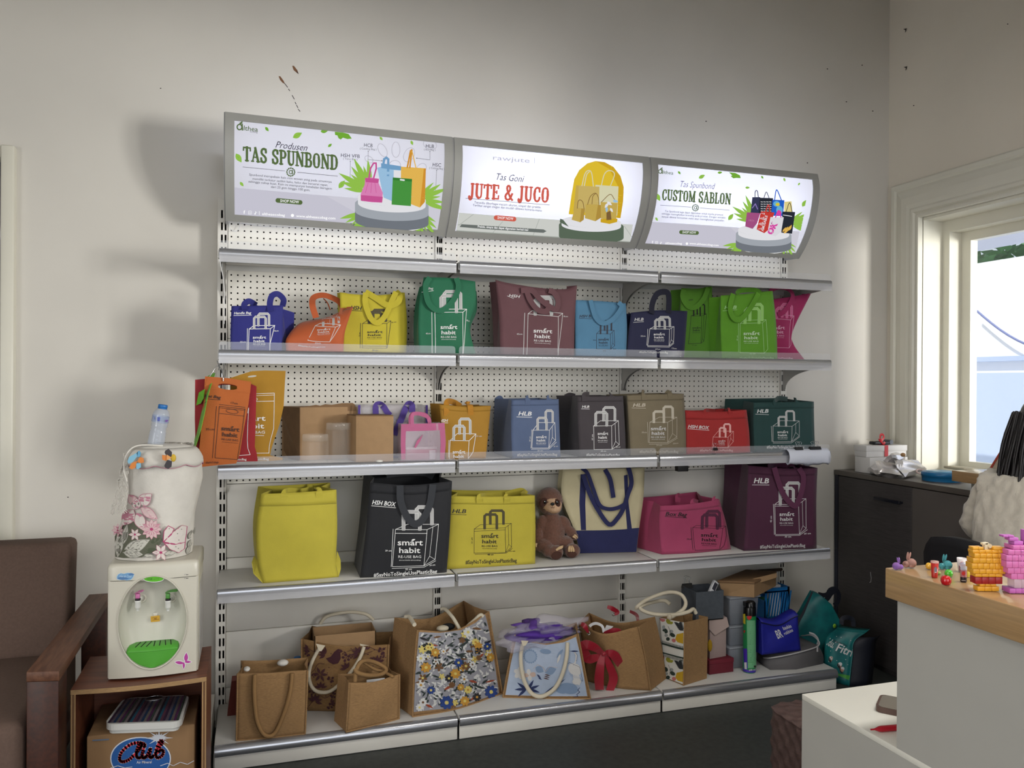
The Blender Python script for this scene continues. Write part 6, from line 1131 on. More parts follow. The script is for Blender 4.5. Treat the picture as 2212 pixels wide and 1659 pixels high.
# carton and bathroom scale inside
M_kraft = mat('kraft carton',(142,110,76),.85,grain=.06,gscale=20)
k0 = ony(*Z16(610,1430),sy0+.03);k1 = ony(*Z16(1372,1400),sy0+.03);zk = (zat(k0,*Z16(625,1420))+zat(k1,*Z16(1300,1376)))/2
t = thing('water_carton','kraft carton printed with a red Club script on a blue oval, inside the stand','box',((k0[0]+k1[0])/2,sy0+.14,0));mb = MB();mb.rbox((k0[0],sy0+.03,.001),(k1[0],sy1-.02,zk),.004,M_kraft);mb.build('box_body',M_kraft,t)
a = Art(planemap((0,sy0+.03,0),(0,-1,0)),.0015);Z = Z16;BLU = mat('carton blue',(28,86,156),.7);RED = mat('carton red',(180,30,50),.7);WC = mat('carton white',(210,214,222),.7)
a.ell(Z(990,1590),214*.30691,152*.30691,WC,0,40);a.ell(Z(990,1592),206*.30691,146*.30691,BLU,0,40)
for k in range(16): q = k*2*PI/16;L_ = 100 if k % 2 == 0 else 60;a.poly([Z(1120+10*math.cos(q+1.57),1445+10*math.sin(q+1.57)),Z(1120+L_*math.cos(q),1445+L_*.62*math.sin(q)),Z(1120-10*math.cos(q+1.57),1445-10*math.sin(q+1.57))],WC)
a.ell(Z(1120,1445),8,7,WC)
def script(mt,w):      # brush-script letters as flowing strokes
    for st in ([(1010,1520),(1020,1492),(985,1478),(920,1490),(860,1540),(842,1590),(860,1612),(905,1600),(950,1560)],[(950,1560),(985,1520),(1000,1490),(985,1480),(965,1530),(962,1575),(985,1585),(1010,1560)],[(1012,1520),(1000,1570),(1010,1585),(1035,1570),(1060,1520),(1052,1570),(1066,1582),(1090,1560)],[(1090,1560),(1130,1500),(1145,1470),(1125,1468),(1100,1530),(1098,1572),(1115,1585),(1145,1565),(1150,1535),(1130,1530),(1110,1550)]):
        P = smoothpath([(*p,0) for p in st],26)[:,:2];a.line([Z(*p) for p in P],w,mt)
script(WC,7.6);script(RED,5.2);T(a,Z,'Air Mineral',(962,1625),(1068,1622),18,WC,.01);a.line([Z(780,1655),Z(830,1640),Z(880,1655),Z(930,1648)],1.4,WC);a.line([Z(1130,1640),Z(1180,1622),Z(1220,1640),Z(1270,1615),Z(1320,1630),Z(1365,1605)],1.4,WC);a.line([Z(655,1462),Z(765,1455)],3,mat('carton faint blue',(96,110,130),.7))
a.build('printed_design',t)
# scale
t = thing('bathroom_scale','white bathroom scale with a striped top lying tilted on the carton','scale',((k0[0]+k1[0])/2,sy0+.12,zk));Q = [onz(*Z16(x,y),zk+.035) for x,y in ((730,1350),(1275,1330),(1335,1140),(870,1165))]
mb = MB();c = sum(Q)/4;bm = bmesh.new()
def plate(Q,za,zb_,ins,mt,nm,bev,lift=0):
    bm = bmesh.new();q = [p+(c-p)*ins for p in Q];V = [bm.verts.new((p[0],p[1],za+lift*(i > 1))) for i,p in enumerate(q)]+[bm.verts.new((p[0],p[1],zb_+lift*(i > 1))) for i,p in enumerate(q)]
    [bm.faces.new([V[i] for i in f]) for f in ((3,2,1,0),(4,5,6,7),(0,1,5,4),(1,2,6,5),(2,3,7,6),(3,0,4,7))];vv = [e for e in bm.edges if abs(e.verts[0].co.z-e.verts[1].co.z) > abs(zb_-za)*.7 and (Vector(e.verts[0].co.xy)-Vector(e.verts[1].co.xy)).length < 1e-5]
    bmesh.ops.bevel(bm,geom=vv,offset=bev,segments=5,profile=.5,affect='EDGES');return MB().bm(bm,mt,None,False).build(nm,mt,t)
M_sw = mat('white scale plastic',(210,210,206),.4);plate(Q,zk+.002,zk+.014,.08,M_sw,'scale_base',.02);plate(Q,zk+.0145,zk+.034,.0,M_sw,'scale_top',.03)
pq = [p+(c-p)*.075 for p in Q];random.seed(12);cols = [(60,44,66),(92,84,96),(38,58,88),(104,96,92),(84,50,84),(60,70,66),(120,110,112),(44,40,52),(40,84,104),(96,60,76)];mb = MB();n = 26
for k in range(n):
    u0,u1 = k/n,(k+.96)/n;P = lambda u,v: (pq[0]*(1-u)+pq[1]*u)*(1-v)+(pq[3]*(1-u)+pq[2]*u)*v
    mb.add([(*P(u,v)[:2],zk+.0352) for u,v in ((u0,.0),(u1,.0),(u1,1),(u0,1))],[(0,1,2,3)],mat('scale stripe %d' % (k % 10),cols[k % 10],.25))
o = mb.build('striped_mat',None,t)
P = onz(*Z16(1085,1168),zk+.0362);mb = MB();mb.lathe([(.0,.0),(.02,.0004),(.0225,.0012)],(P[0],P[1],zk+.0358),mat('dial dark',(34,32,36),.2),28,None,False,1.25,.85);mb.build('dial_window',None,t);MB().tube([(P[0]+.028*math.cos(q),P[1]+.019*math.sin(q),zk+.0368) for q in np.linspace(0,2*PI,32)],.0014,mat('chrome ring',(190,190,194),.2,metal=.8),6).build('dial_rim',None,t)
# water dispenser
z5 = SZ+.001
M_disp = mat('ivory plastic',(206,202,188),.32,grain=.02,gscale=12);M_disp2 = mat('ivory recess plastic',(208,206,194),.4);M_gr = mat('lime green plastic',(86,168,60),.35);M_side = mat('grey side panel',(170,168,166),.5)
yf = -.785;FL = ony(*Z15(150,1540),yf);FRp = ony(*Z15(1152,1480),yf+.0);x0,x1 = FL[0],FRp[0];ztp = zat(np.array([x0,yf,0]),*Z15(165,300));dep = .245;cxm = (x0+x1)/2
t = thing('water_dispenser','ivory table-top water dispenser with green drip tray on the plywood stand','dispenser',(cxm,yf+dep/2,z5))
def front_y(x): return yf-.014*(1-((x-cxm)/((x1-x0)/2))**2)      # gently bowed front
# front panel with the oval niche: ring of faces between the outline and the oval
oc = ony(*Z15(652,925),yf-.012);ox = abs(ony(*Z15(1035,925),yf-.012)[0]-ony(*Z15(268,925),yf-.012)[0])/2;oz = abs(ony(*Z15(652,410),yf-.012)[2]-ony(*Z15(652,1440),yf-.012)[2])/2;N_ = 72
outl = [];ov = [];
for k in range(N_):
    q = 2*PI*k/N_;dx,dz = math.cos(q),math.sin(q);ov.append((oc[0]+ox*dx*(1-.10*max(dz,0)*0),oc[2]+oz*dz))
    s = 1e9
    if dx > 1e-9: s = min(s,(x1-.006-oc[0])/dx)
    if dx < -1e-9: s = min(s,(x0+.006-oc[0])/dx)
    if dz > 1e-9: s = min(s,(ztp-.052-oc[2])/dz)
    if dz < -1e-9: s = min(s,(z5-oc[2])/dz)
    outl.append((oc[0]+dx*s,oc[2]+dz*s))
for cxn,czn in ((x0+.006,z5),(x1-.006,z5),(x0+.006,ztp-.052),(x1-.006,ztp-.052)):
    i = min(range(N_),key=lambda i: (outl[i][0]-cxn)**2+(outl[i][1]-czn)**2);outl[i] = (cxn,czn)
mb = MB();rows = []
for s in np.linspace(0,1,7): rows.append([(a[0]*(1-s)+b[0]*s,front_y(a[0]*(1-s)+b[0]*s),a[1]*(1-s)+b[1]*s) for a,b in zip(outl,ov)])
mb.grid(rows,M_disp,True,True)
rim = [[(oc[0]+(x-oc[0])*k,front_y(x)-o,oc[2]+(z-oc[2])*k) for x,z in ov] for k,o in ((1.0,0),(.995,.004),(.975,.005),(.962,.001))];mb.grid(rim,M_disp,True,True)
mb.build('front_panel',M_disp,t)
mb = MB();rows = [[(oc[0]+(x-oc[0])*k,front_y(x)+o,oc[2]+(z-oc[2])*k) for x,z in ov] for k,o in ((.962,.001),(.94,.02),(.88,.04),(.74,.055),(.45,.062),(.1,.064))];mb.grid(rows,M_disp2,True,True);mb.add(rows[-1],[tuple(range(N_))],M_disp2);mb.build('niche',M_disp2,t)
mb = MB()
mb.rbox((x0+.002,yf+.004,z5),(x0+.010,yf+dep,ztp-.051),.002,M_disp);mb.rbox((x1-.010,yf+.004,z5),(x1-.002,yf+dep,ztp-.051),.002,M_disp);mb.box((x0+.008,yf+dep-.008,z5),(x1-.008,yf+dep-.002,ztp-.052),M_disp);mb.box((x0+.008,yf+.02,z5),(x1-.008,yf+dep-.01,z5+.004),M_disp);mb.build('side_shell',M_disp,t)
for a_,b_ in ((.07,.15),(.155,.225)): MB().rbox((x1-.003,yf+a_,z5+.012),(x1-.0005,yf+b_,ztp-.09),.001,M_side).build('side_panel',M_side,t)
oo = [(x,front_y(x)) for x in np.linspace(x0+.006,x1-.006,15)]+[(x1-.002,front_y(x1)+.004),(x1,front_y(x1)+.01),(x1,yf+dep),(x0,yf+dep),(x0,front_y(x0)+.01),(x0+.002,front_y(x0)+.004)]
cc = np.array([(x0+x1)/2,yf+dep/2]);mb = MB();rows = []
for k,zq in ((0,-.0505),(0,-.012),(.0025,-.005),(.007,-.0012),(.013,0)):
    row = []
    for p in oo:
        d_ = cc-np.array(p);q = np.array(p)+np.array([math.copysign(min(k,abs(d_[0])),d_[0]),math.copysign(min(k,abs(d_[1])),d_[1])]);row.append((*q,ztp+zq))
    rows.append(row)
mb.grid(rows,M_disp,True,True);mb.add(rows[-1],[tuple(range(len(oo)))],M_disp);mb.add(rows[0],[tuple(range(len(oo)))[::-1]],M_disp);mb.build('top_cover',M_disp,t)
# taps
for cx_,cy_,colr,lev in ((492,735,(206,120,172),0),(820,715,(86,150,70),1)):
    P = ony(*Z15(cx_,cy_),yf+.022);M_w = mat('white tap plastic',(226,226,222),.3);z_ = lambda y: zat(P,*Z15(cx_,y));r = .0088
    tp = MB();tp.lathe([(.0045,z_(800)),(.0045,z_(780)),(r*.8,z_(775)),(r,z_(760)),(r,z_(705)),(r*1.08,z_(702)),(r*1.08,z_(690)),(r,z_(688))],(P[0],P[1],0),M_w,18);tp.tube([(P[0],P[1],z_(700)),(P[0]+.004,P[1]+.03,z_(690))],.006,M_w,10);tap = tp.build('tap',M_w,t)
    MB().lathe([(r*.92,z_(688)),(r*.92,z_(668))],(P[0],P[1],0),mat('dark collar',(36,28,36),.4),16).build('tap_collar',None,tap)
    ml = mat('tap lever %d' % lev,colr,.35);lv = MB();lv.rbox((P[0]-r*.8,P[1]-.006,z_(668)),(P[0]+r*.7,P[1]+.006,z_(610)),.003,ml)
    e = [Z15(470,610),Z15(500,592),Z15(545,585)] if lev == 0 else [Z15(800,600),Z15(850,585),Z15(925,578)]
    lv.ribbon(smoothpath([ony(*p,yf+.022-.008*i) for i,p in enumerate(e)],12),.012,(0,-.3,1),.003,ml);lv.build('tap_lever',ml,tap)
    MB().tube([(P[0]+.007+.012*math.cos(q),P[1]+.026,z_(690)+.012*math.sin(q)) for q in np.linspace(0,2*PI,22)],.003,M_disp,8).build('tap_flange',M_disp,t)
# green drip tray: bowl front and slotted grille
gz_ = oc[2]-oz*(1240-925)/515.;zb2 = oc[2]-oz*.955;mb = MB();rows = []
for s in np.linspace(0,1,9):
    z = gz_+(zb2-gz_)*s;hw_ = ox*.955*math.sqrt(max(0,1-((z-oc[2])/(oz*.965))**2));rows.append([(oc[0]+hw_*u,front_y(oc[0])-.001+.007*u*u,z) for u in np.linspace(-1,1,25)])
mb.grid(rows,M_gr);hw0 = ox*.955*math.sqrt(1-((gz_-oc[2])/(oz*.965))**2)
tr = mb.build('drip_tray',M_gr,t);mb = MB();mb.grid([[(oc[0]+hw0*u,(front_y(oc[0])-.001+.007*u*u)*(1-s)+(yf+.062)*s,gz_+.001+.016*s) for u in np.linspace(-1,1,25)] for s in (0,.5,1)],M_gr);solid(mb.build('grille',M_gr,tr),.003)
mb = MB();ms_ = mat('slot black',(14,22,14),.8)
for k,u in enumerate(np.linspace(-.62,.66,7)):
    y1_,y2_ = front_y(oc[0])-.001+.007*u*u,yf+.062;x_ = oc[0]+hw0*u;a_,b_ = .35,.75;sl = .012*(u < 0)-.004*(u > .3)
    P = [(x_-sl*.5,y1_*(1-a_)+y2_*a_,gz_+.001+.016*a_+.0018),(x_+sl*.5,y1_*(1-b_)+y2_*b_,gz_+.001+.016*b_+.0018)];mb.ribbon(P,.0026,(0,-.3,1),.0006,ms_)
o_ = mb.build('grille_slot',ms_,tr);o_['kind'] = 'stuff'
def fm(P,Lf):
    q = planemap((0,yf-.012,0),(0,-1,0))(P,Lf);return np.array([[p[0],front_y(p[0])-l-.0006,p[2]] for p,l in zip(q,Lf)])
a = Art(fm,.0004);Z = Z15;LB = mat('sticker blue',(112,160,204),.5);LB2 = mat('sticker pale blue',(190,214,230),.5);LB3 = mat('sticker mid blue',(80,124,176),.5)
cl = [(255,440),(270,410),(300,395),(340,400),(380,388),(430,392),(455,410),(440,440),(420,465),(370,475),(330,465),(290,472),(260,465)];a.poly([Z(*p) for p in cl],LB2);a.poly([Z(358+(p[0]-358)*.93,432+(p[1]-432)*.9) for p in cl],LB);a.leaf(Z(330,452),26,7,.0,LB3);a.leaf(Z(420,405),14,5,.0,LB3);T(a,Z,'Hot & Cool',(290,440),(425,440),24,LB2,.005,.3)
a.ell(Z(664,452),112*.19886,38*.19886,W1);a.ell(Z(664,450),108*.19886,34*.19886,mat('badge green',(96,186,44),.35));T(a,Z,'COOLER',(592,464),(652,462),18,mat('badge dark',(28,60,34),.5),.015);T(a,Z,'spring',(662,460),(726,455),14,mat('badge mid',(64,128,44),.5),.004)
for y in (412,452): a.line([Z(1015,y),Z(1036,y)],1.2,BK);a.line([Z(996,y+2),Z(1006,y-8)],.7,mat('grey print',(120,120,130),.6))
PK = mat('butterfly magenta',(186,66,160),.5)
for cx_,cy_,l,w,q in ((1015,1310,100,42,-1.5),(950,1368,110,34,.18),(1035,1362,74,26,.05),(990,1400,76,24,1.6)): a.leaf(Z(cx_,cy_),(l+18)*.19886,(w+18)*.19886,q,W1);
for cx_,cy_,l,w,q in ((1015,1310,100,42,-1.5),(950,1368,110,34,.18),(1035,1362,74,26,.05),(990,1400,76,24,1.6)): a.leaf(Z(cx_,cy_),l*.19886,w*.19886,q,PK)
a.line([Z(988,1340),Z(1000,1380)],.6,W1)
a.build('stickers',t)
b_ = Art(planemap((0,yf+.0465,0),(0,-1,0)),.001);YL = mat('yellow sticker',(206,160,52),.5);b_.poly([Z(630,862),Z(730,850),Z(732,915),Z(634,924)],YL);b_.line([Z(642,880),Z(700,872)],.9,mat('brown print',(122,76,30),.6));b_.line([Z(650,902),Z(722,892)],.9,mat('brown print'));b_.line([Z(672,888),Z(694,886)],1.6,mat('brown print'));b_.build('price_sticker',t)
# cloth cover over the bottle on the dispenser
M_cov = mat('white embroidered cloth',(214,210,202),.9,grain=.05,gscale=30,bump=.35,bscale=160);cz0 = ztp+.001;cy = yf+.125
cl_,cr_ = ony(*Z14(160,1400),cy)[0],ony(*Z14(905,1400),cy)[0];ccx = (cl_+cr_)/2;rb = (cr_-cl_)/2;zz = lambda y: zat(np.array([ccx,cy,0]),*Z14(520,y));xl = lambda x: ony(*Z14(x,900),cy)[0]
t = thing('dispenser_cover','white cloth bottle cover with painted flowers and butterfly on the dispenser','cover',(ccx,cy,cz0));prof = []      # (y in crop, left, right)
for y,l,r_ in ((1545,168,890),(1400,160,905),(1250,215,912),(1100,275,930),(950,298,962),(800,296,985),(700,300,985),(650,262,990),(600,255,985),(540,270,955),(490,330,900),(470,420,820),(465,560,640)): prof.append((max(zz(y),cz0) if y > 1500 else zz(y),xl(l),xl(r_)))
def covpt(k,q,off=0.):
    z,l,r_ = prof[k];return None
Pz = np.array([p[0] for p in prof]);Pl = np.array([p[1] for p in prof]);Pr_ = np.array([p[2] for p in prof]);ks = np.linspace(0,len(prof)-1,40);ki = np.arange(len(prof))
zc_,lc,rc = np.interp(ks,ki,Pz),np.interp(ks,ki,Pl),np.interp(ks,ki,Pr_);nq = 48;rows = []
for z,l,r_ in zip(zc_,lc,rc):
    c_,rr = (l+r_)/2,(r_-l)/2;rows.append([(c_+rr*(1+.02*math.sin(7*q+z*30)+.012*math.sin(13*q-z*50))*math.cos(q),cy+min(rr,.118)*.92*(1+.02*math.sin(5*q+z*40))*math.sin(q),z) for q in np.arange(nq)*2*PI/nq])
mb = MB();mb.grid(rows,M_cov,True,True);mb.add(rows[-1],[tuple(range(nq))],M_cov);mb.build('cover_cloth',M_cov,t)
def covmap(P,Lf):
    d = CR*((P[:,:1]-IW/2)/FPX)+CU*((IH/2-P[:,1:2])/FPX)+_f;out = []
    zu,lu,ru = zc_,lc,rc;o_ = np.argsort(zu)
    for i in range(len(P)):
        p = CAMP+d[i]*((cy-.09-CAMP[1])/d[i][1])
        for _ in range(3):
            l = np.interp(p[2],zu[o_],lu[o_]);r_ = np.interp(p[2],zu[o_],ru[o_]);c_,rr = (l+r_)/2,(r_-l)/2;u = max(-.999,min(.999,(p[0]-c_)/rr));y = cy-(min(rr,.118)*.97+.004+Lf[i])*math.sqrt(1-u*u)-.001;p = CAMP+d[i]*((y-CAMP[1])/d[i][1])
        out.append(p)
    return np.array(out)
a = Art(covmap,.001,.00002);Z = Z14;s = .22907;PKL = mat('pink outline',(196,130,150),.8);PKD = mat('deep pink',(178,60,110),.8);OL = mat('olive ground',(96,98,82),.85);WL = mat('petal white',(222,214,208),.85);GL = mat('leaf grey',(198,196,186),.85);PKP = mat('petal pink',(216,190,190),.85);GR = mat('grey line',(140,138,130),.85);DG = mat('dark leaf',(78,86,66),.85)
for p in ([(170,1540),(165,1350),(215,1240),(330,1200),(450,1240),(600,1300),(600,1420),(500,1500),(420,1545),(250,1552)],): a.poly([Z(*q) for q in p],OL)
a.leaf(Z(560,1390),120*s,60*s,-.3,DG);a.leaf(Z(510,1480),130*s,50*s,-.15,DG)
def leafv(x,y,l,w,q): a.leaf(Z(x,y),l*s,w*s,q,GR);a.leaf(Z(x,y),(l-10)*s,(w-10)*s,q,GL,GR)
leafv(205,1445,210,80,1.7);leafv(262,1330,200,64,-1.35);leafv(370,1440,290,120,-.45);leafv(340,1510,190,90,.1);leafv(490,1530,100,40,.1)
def petal(x,y,l,w,q,c=WL): a.leaf(Z(x,y),l*s,w*s,q,PKL);a.leaf(Z(x,y),(l-12)*s,(w-12)*s,q,c)
petal(450,1000,170,120,-.7);petal(330,1000,120,90,-2.2,PKP);petal(290,1170,190,130,2.2);petal(405,1210,180,110,1.2);petal(490,1130,200,90,.6,PKP);petal(370,1040,110,90,-1.5)
for k in range(4): a.ell(Z(330+k*30,1040+(k % 2)*20),2,3,GR,0,8)
def daisy(x,y,r,n,pc):
    for k in range(n): q = k*2*PI/n;a.leaf(Z(x+r*.55*math.cos(q),y+r*.55*math.sin(q)),r*.95*s,r*.50*s,q,PKL);a.leaf(Z(x+r*.55*math.cos(q),y+r*.55*math.sin(q)),r*.85*s,r*.40*s,q,pc)
    a.ell(Z(x,y),r*.17*s,r*.15*s,PKD,0,10)
daisy(512,1280,96,12,PKP);daisy(355,1330,60,6,WL);daisy(600,1500,82,6,WL);daisy(195,1290,60,8,PKP);leafv(690,1505,120,50,-.2)
for P in ([(622,1400),(630,1300),(670,1248),(725,1275),(700,1330)],[(628,1400),(700,1320),(800,1245),(848,1255),(840,1330),(830,1400),(740,1420)],[(632,1412),(740,1425),(830,1405),(825,1460),(770,1500),(690,1470)]): a.poly([Z(*p) for p in P],WL);a.line([Z(*p) for p in P],1.6,PKD,True)
for x,y in ((680,1275),(795,1280),(757,1322),(770,1382),(742,1445),(765,1462)): a.ell(Z(x,y),1.4,1.2,GR,0,7)
for x,y in ((880,1330),(875,1410),(860,1470),(905,1300)): leafv(x,y,90,40,-1.2)
a.build('painted_flowers',t)
# scalloped valance round the top
mb = MB();rv = [];M_val = mat('white valance cloth',(210,206,198),.9,bump=.3,bscale=160);nq = 96
for s_ in np.linspace(0,1,6):
    row = []
    for q in np.arange(nq)*2*PI/nq:
        zt_ = zz(500);zb_ = zz(640)-.010*abs(math.sin(q*4.0+.6))-.004;z = zt_+(zb_-zt_)*s_;l = np.interp(z,zc_[::1][np.argsort(zc_)],lc[np.argsort(zc_)]);r_ = np.interp(z,zc_[np.argsort(zc_)],rc[np.argsort(zc_)]);c_,rr = (l+r_)/2,(r_-l)/2+.002+.0015*s_;row.append((c_+rr*math.cos(q),cy+min(rr,.124)*.96*math.sin(q)-.002*0,z))
    rv.append(row)
mb.grid(rv,M_val,True,True);o = mb.build('valance',M_val,t);solid(o,.001);MB().tube(rv[-1]+[rv[-1][0]],.0012,PKL,5).build('valance_edging',PKL,t)
# net hanging at the left: a real mesh of threads
mb = MB();M_net = mat('white net thread',(222,218,210),.8);random.seed(3);G = []
for i in range(20):
    v = i/19;yv_ = 560+v*575;xl_,xr_ = 248-130*v**1.2,290-10*v;row = []
    for j in range(9): u = j/8;row.append(ony(*Z14(xl_+(xr_-xl_)*u+random.uniform(-9,9),yv_+random.uniform(-12,12)),cy-.06+.02*math.sin(3*u+2*v)+random.uniform(-.006,.006)))
    G.append(row)
for i in range(19):
    for j in range(8):
        for a_,b_2 in (((i,j),(i+1,j+1)),((i,j+1),(i+1,j))):
            if (i+j) % 2 == 0: mb.tube([G[a_[0]][a_[1]],G[b_2[0]][b_2[1]]],  .0011,M_net,4,False)
            elif random.random() < .5: mb.tube([G[a_[0]][a_[1]],G[b_2[0]][b_2[1]]],  .0011,M_net,4,False)
for k in range(60): q = random.uniform(0,1);P = [ony(*Z14(640+260*q+random.uniform(-20,20),470+random.uniform(-12,18)),cy-.02+random.uniform(-.02,.05)) for _ in range(3)];mb.tube(P,.0009,M_net,4,False)
o = mb.build('net',M_net,t);o['kind'] = 'stuff'
P = smoothpath([ony(*Z14(x,y),cy-.075) for x,y in ((620,492),(480,486),(380,492),(310,530),(262,610),(252,720),(280,830))],26);MB().tube(P,.0026,M_net,6).build('net_cord',M_net,t)
# two geometric butterfly magnets
def tri(nm,pts,mt,par,th=.004,Y=None):
    Yb = cy-.135 if Y is None else Y;return MB().prism([ony(*Z14(*p),Yb) for p in pts],(0,th,0),mt).build(nm,mt,par)
MO,MBk,MLB,MYl = mat('orange felt',(216,132,62),.7),mat('charcoal felt',(62,58,62),.7),mat('light blue felt',(130,184,210),.7),mat('yellow felt',(206,170,50),.7)
def disc(nm,x,y,rx,ry,mt,par,dy=0): P = ony(*Z14(x,y),cy-.137+dy);MB().ell(P,(rx,.004,ry),mt,14).build(nm,mt,par)
b1 = thing('butterfly_ornament','orange and charcoal folded butterfly ornament on the cover front','ornament',tuple(ony(*Z14(665,610),cy-.13)))
tri('wing',[(640,540),(672,522),(704,555),(700,600),(655,590),(635,560)],MBk,b1);tri('wing',[(632,680),(660,625),(704,640),(700,690),(670,712),(640,700)],MBk,b1);tri('wing',[(612,580),(690,590),(690,605),(648,635),(614,625)],MO,b1);tri('wing',[(655,575),(702,605),(655,632)],mat('pale orange felt',(224,160,96),.7),b1,.006,cy-.138);disc('wing_tip',718,608,.008,.012,MYl,b1,.004)
b2 = thing('butterfly_ornament','light blue and orange folded butterfly ornament on the left of the cover','ornament',tuple(ony(*Z14(370,630),cy-.13)));Yq = cy-.115
tri('wing',[(285,640),(300,600),(370,560),(385,545),(372,600),(330,650),(295,662)],MLB,b2,.004,Yq);tri('wing',[(372,560),(395,538),(412,560),(405,595),(378,600)],mat('mid blue felt',(98,160,196),.7),b2,.004,Yq);tri('wing',[(300,700),(325,655),(378,635),(360,700),(325,716)],MO,b2,.004,Yq-.003);tri('wing',[(375,640),(402,600),(435,608),(440,650),(405,660)],MO,b2,.004,Yq-.003);tri('wing',[(368,660),(410,655),(412,695),(385,716),(368,706)],MLB,b2,.004,Yq-.004)
# tilted water bottle on top
A,B = ony(*Z14(548,500),cy-.04),ony(*Z14(622,105),cy-.045);ax = (B-A);Ln = np.linalg.norm(ax);ax /= Ln;M_ = Matrix.Translation(Vector(A)) @ Vector((0,0,1)).rotation_difference(Vector(ax)).to_matrix().to_4x4();wpx = abs(ony(*Z14(675,300),cy)[0]-ony(*Z14(515,300),cy)[0])/2
M_pet = clear('clear PET',(196,210,232),.30,.06);t = thing('water_bottle','small clear plastic water bottle with blue cap, tilted on top of the cover','bottle',tuple(A));rp = []
for q in np.linspace(0,.80,24): rp.append((wpx*(.98+.035*math.cos(q*75))*(1-.10*math.exp(-((q-.42)/.06)**2)),q*Ln))
rp = [(wpx*.55,.004),(wpx*.9,.0)]+rp[1:]+[(wpx*.80,Ln*.86),(wpx*.52,Ln*.905),(wpx*.48,Ln*.93)];MB().lathe(rp,(0,0,0),M_pet,24,M_).build('bottle_body',None,t)
MB().lathe([(wpx*.55,Ln*.90),(wpx*.57,Ln*.905),(wpx*.57,Ln*.915),(wpx*.5,Ln*.918),(wpx*.56,Ln*.925),(wpx*.56,Ln*.99),(wpx*.5,Ln)],(0,0,0),mat('bright blue cap',(36,110,180),.4),22,M_).build('bottle_cap',None,t)
mb = MB();LBm = clear('label film',(150,170,210),.45,.2);mb.lathe([(wpx*1.03,Ln*.58),(wpx*1.03,Ln*.74)],(0,0,0),LBm,24,M_,False);mb.build('bottle_label',None,t)
a = Art(planemap(tuple(A+ax*.1-np.array([0,wpx*1.06,0])),(0,-1,0)),.0005);a.poly([Z(568,222),Z(594,224),Z(590,262),Z(566,260)],mat('label blue',(78,92,170),.5));a.leaf(Z(655,258),34*s,20*s,-.3,mat('label violet',(110,70,150),.5));a.line([Z(536,215),Z(542,245)],1,mat('label blue'));a.build('label_print',t)
# ================================================================ right: counter, desk, sideboard and what stands on them
M_oak = mat('light oak laminate',(176,142,100),.28,grain=.16,gscale=9,stretch=(1.2,1.2,26),coat=.3);M_oakt = mat('light oak top',(190,154,114),.22,grain=.10,gscale=9,stretch=(26,1.5,1),coat=.5)
M_panel = mat('grey-white counter panel',(178,176,170),.6,grain=.03,gscale=6);M_wdesk = mat('white desk laminate',(232,230,220),.4)
t = thing('reception_counter','reception counter with oak top, grey end panel and lower white desk at the lower right','counter',(1.5,-2.7,0))
CX,CYE,CZ = 1.253,-2.312,.748
MB().prism([(CX,-2.044,0),(CX,-2.044,CZ-.012),(CX,CYE,CZ-.012),(CX,CYE,1.0255),(CX,-4.3,1.0255),(CX,-4.3,0)],(.03,0,0),M_panel).build('end_panel',M_panel,t)
MB().rbox((1.23,-4.3,1.026),(1.78,-2.306,1.080),.0015,M_oak).build('counter_top',M_oak,t)
MB().rbox((CX-.0003,-2.95,CZ-.012),(2.15,-2.0437,CZ),.001,M_wdesk).build('desk_top',M_wdesk,t)
MB().box((CX+.031,CYE-.02,CZ+.001),(1.74,CYE,1.0255),M_panel).build('front_panel',M_panel,t)
MB().box((CX+.031,-2.075,0),(2.12,-2.046,CZ-.0125),M_panel).build('modesty_panel',M_panel,t)
MB().rbox((CX+.0301,-4.29,0),(1.70,-4.25,1.025),.001,M_panel).build('end_panel',M_panel,t)
# phone, marker and note on the desk
q = [onz(*Z19(x,y),CZ+.012) for x,y in ((905,1175),(945,1082))];e = q[1]-q[0];e /= np.linalg.norm(e);n_ = np.array([e[1],-e[0],0]);L_,W_ = .078,.155
A = q[0];t = thing('smartphone','brown-cased smartphone lying on the white desk','phone',(A[0]+.07,A[1]+.04,CZ));Q = [A,A+n_*W_,A+n_*W_+e*L_,A+e*L_]
def rslab(Q,za,zb,r,mt,nm,par,ins=0.):
    c = sum(Q)/4;bm = bmesh.new();q = [p+(c-p)*ins for p in Q];V = [bm.verts.new((p[0],p[1],za)) for p in q]+[bm.verts.new((p[0],p[1],zb)) for p in q]
    [bm.faces.new([V[i] for i in f]) for f in ((3,2,1,0),(4,5,6,7),(0,1,5,4),(1,2,6,5),(2,3,7,6),(3,0,4,7))];bmesh.ops.recalc_face_normals(bm,faces=bm.faces)
    bmesh.ops.bevel(bm,geom=[e_ for e_ in bm.edges if (Vector(e_.verts[0].co.xy)-Vector(e_.verts[1].co.xy)).length < 1e-6],offset=r,segments=5,profile=.5,affect='EDGES');return MB().bm(bm,mt,None,False).build(nm,mt,par)
rslab(Q,CZ+.0006,CZ+.0115,.013,mat('brown phone case',(86,62,54),.5),'phone_case',t);rslab(Q,CZ+.0116,CZ+.0122,.011,mat('dull phone screen',(112,104,94),.35),'phone_screen',t,.06)
A,B = onz(*Z19(885,1358),CZ+.006),onz(*Z19(1180,1335),CZ+.006);ax = (B-A)/np.linalg.norm(B-A);M_ = Matrix.Translation(Vector(A)) @ Vector((0,0,1)).rotation_difference(Vector(ax)).to_matrix().to_4x4();t = thing('marker_pen','red marker pen lying on the white desk beside the phone','pen',tuple(A))
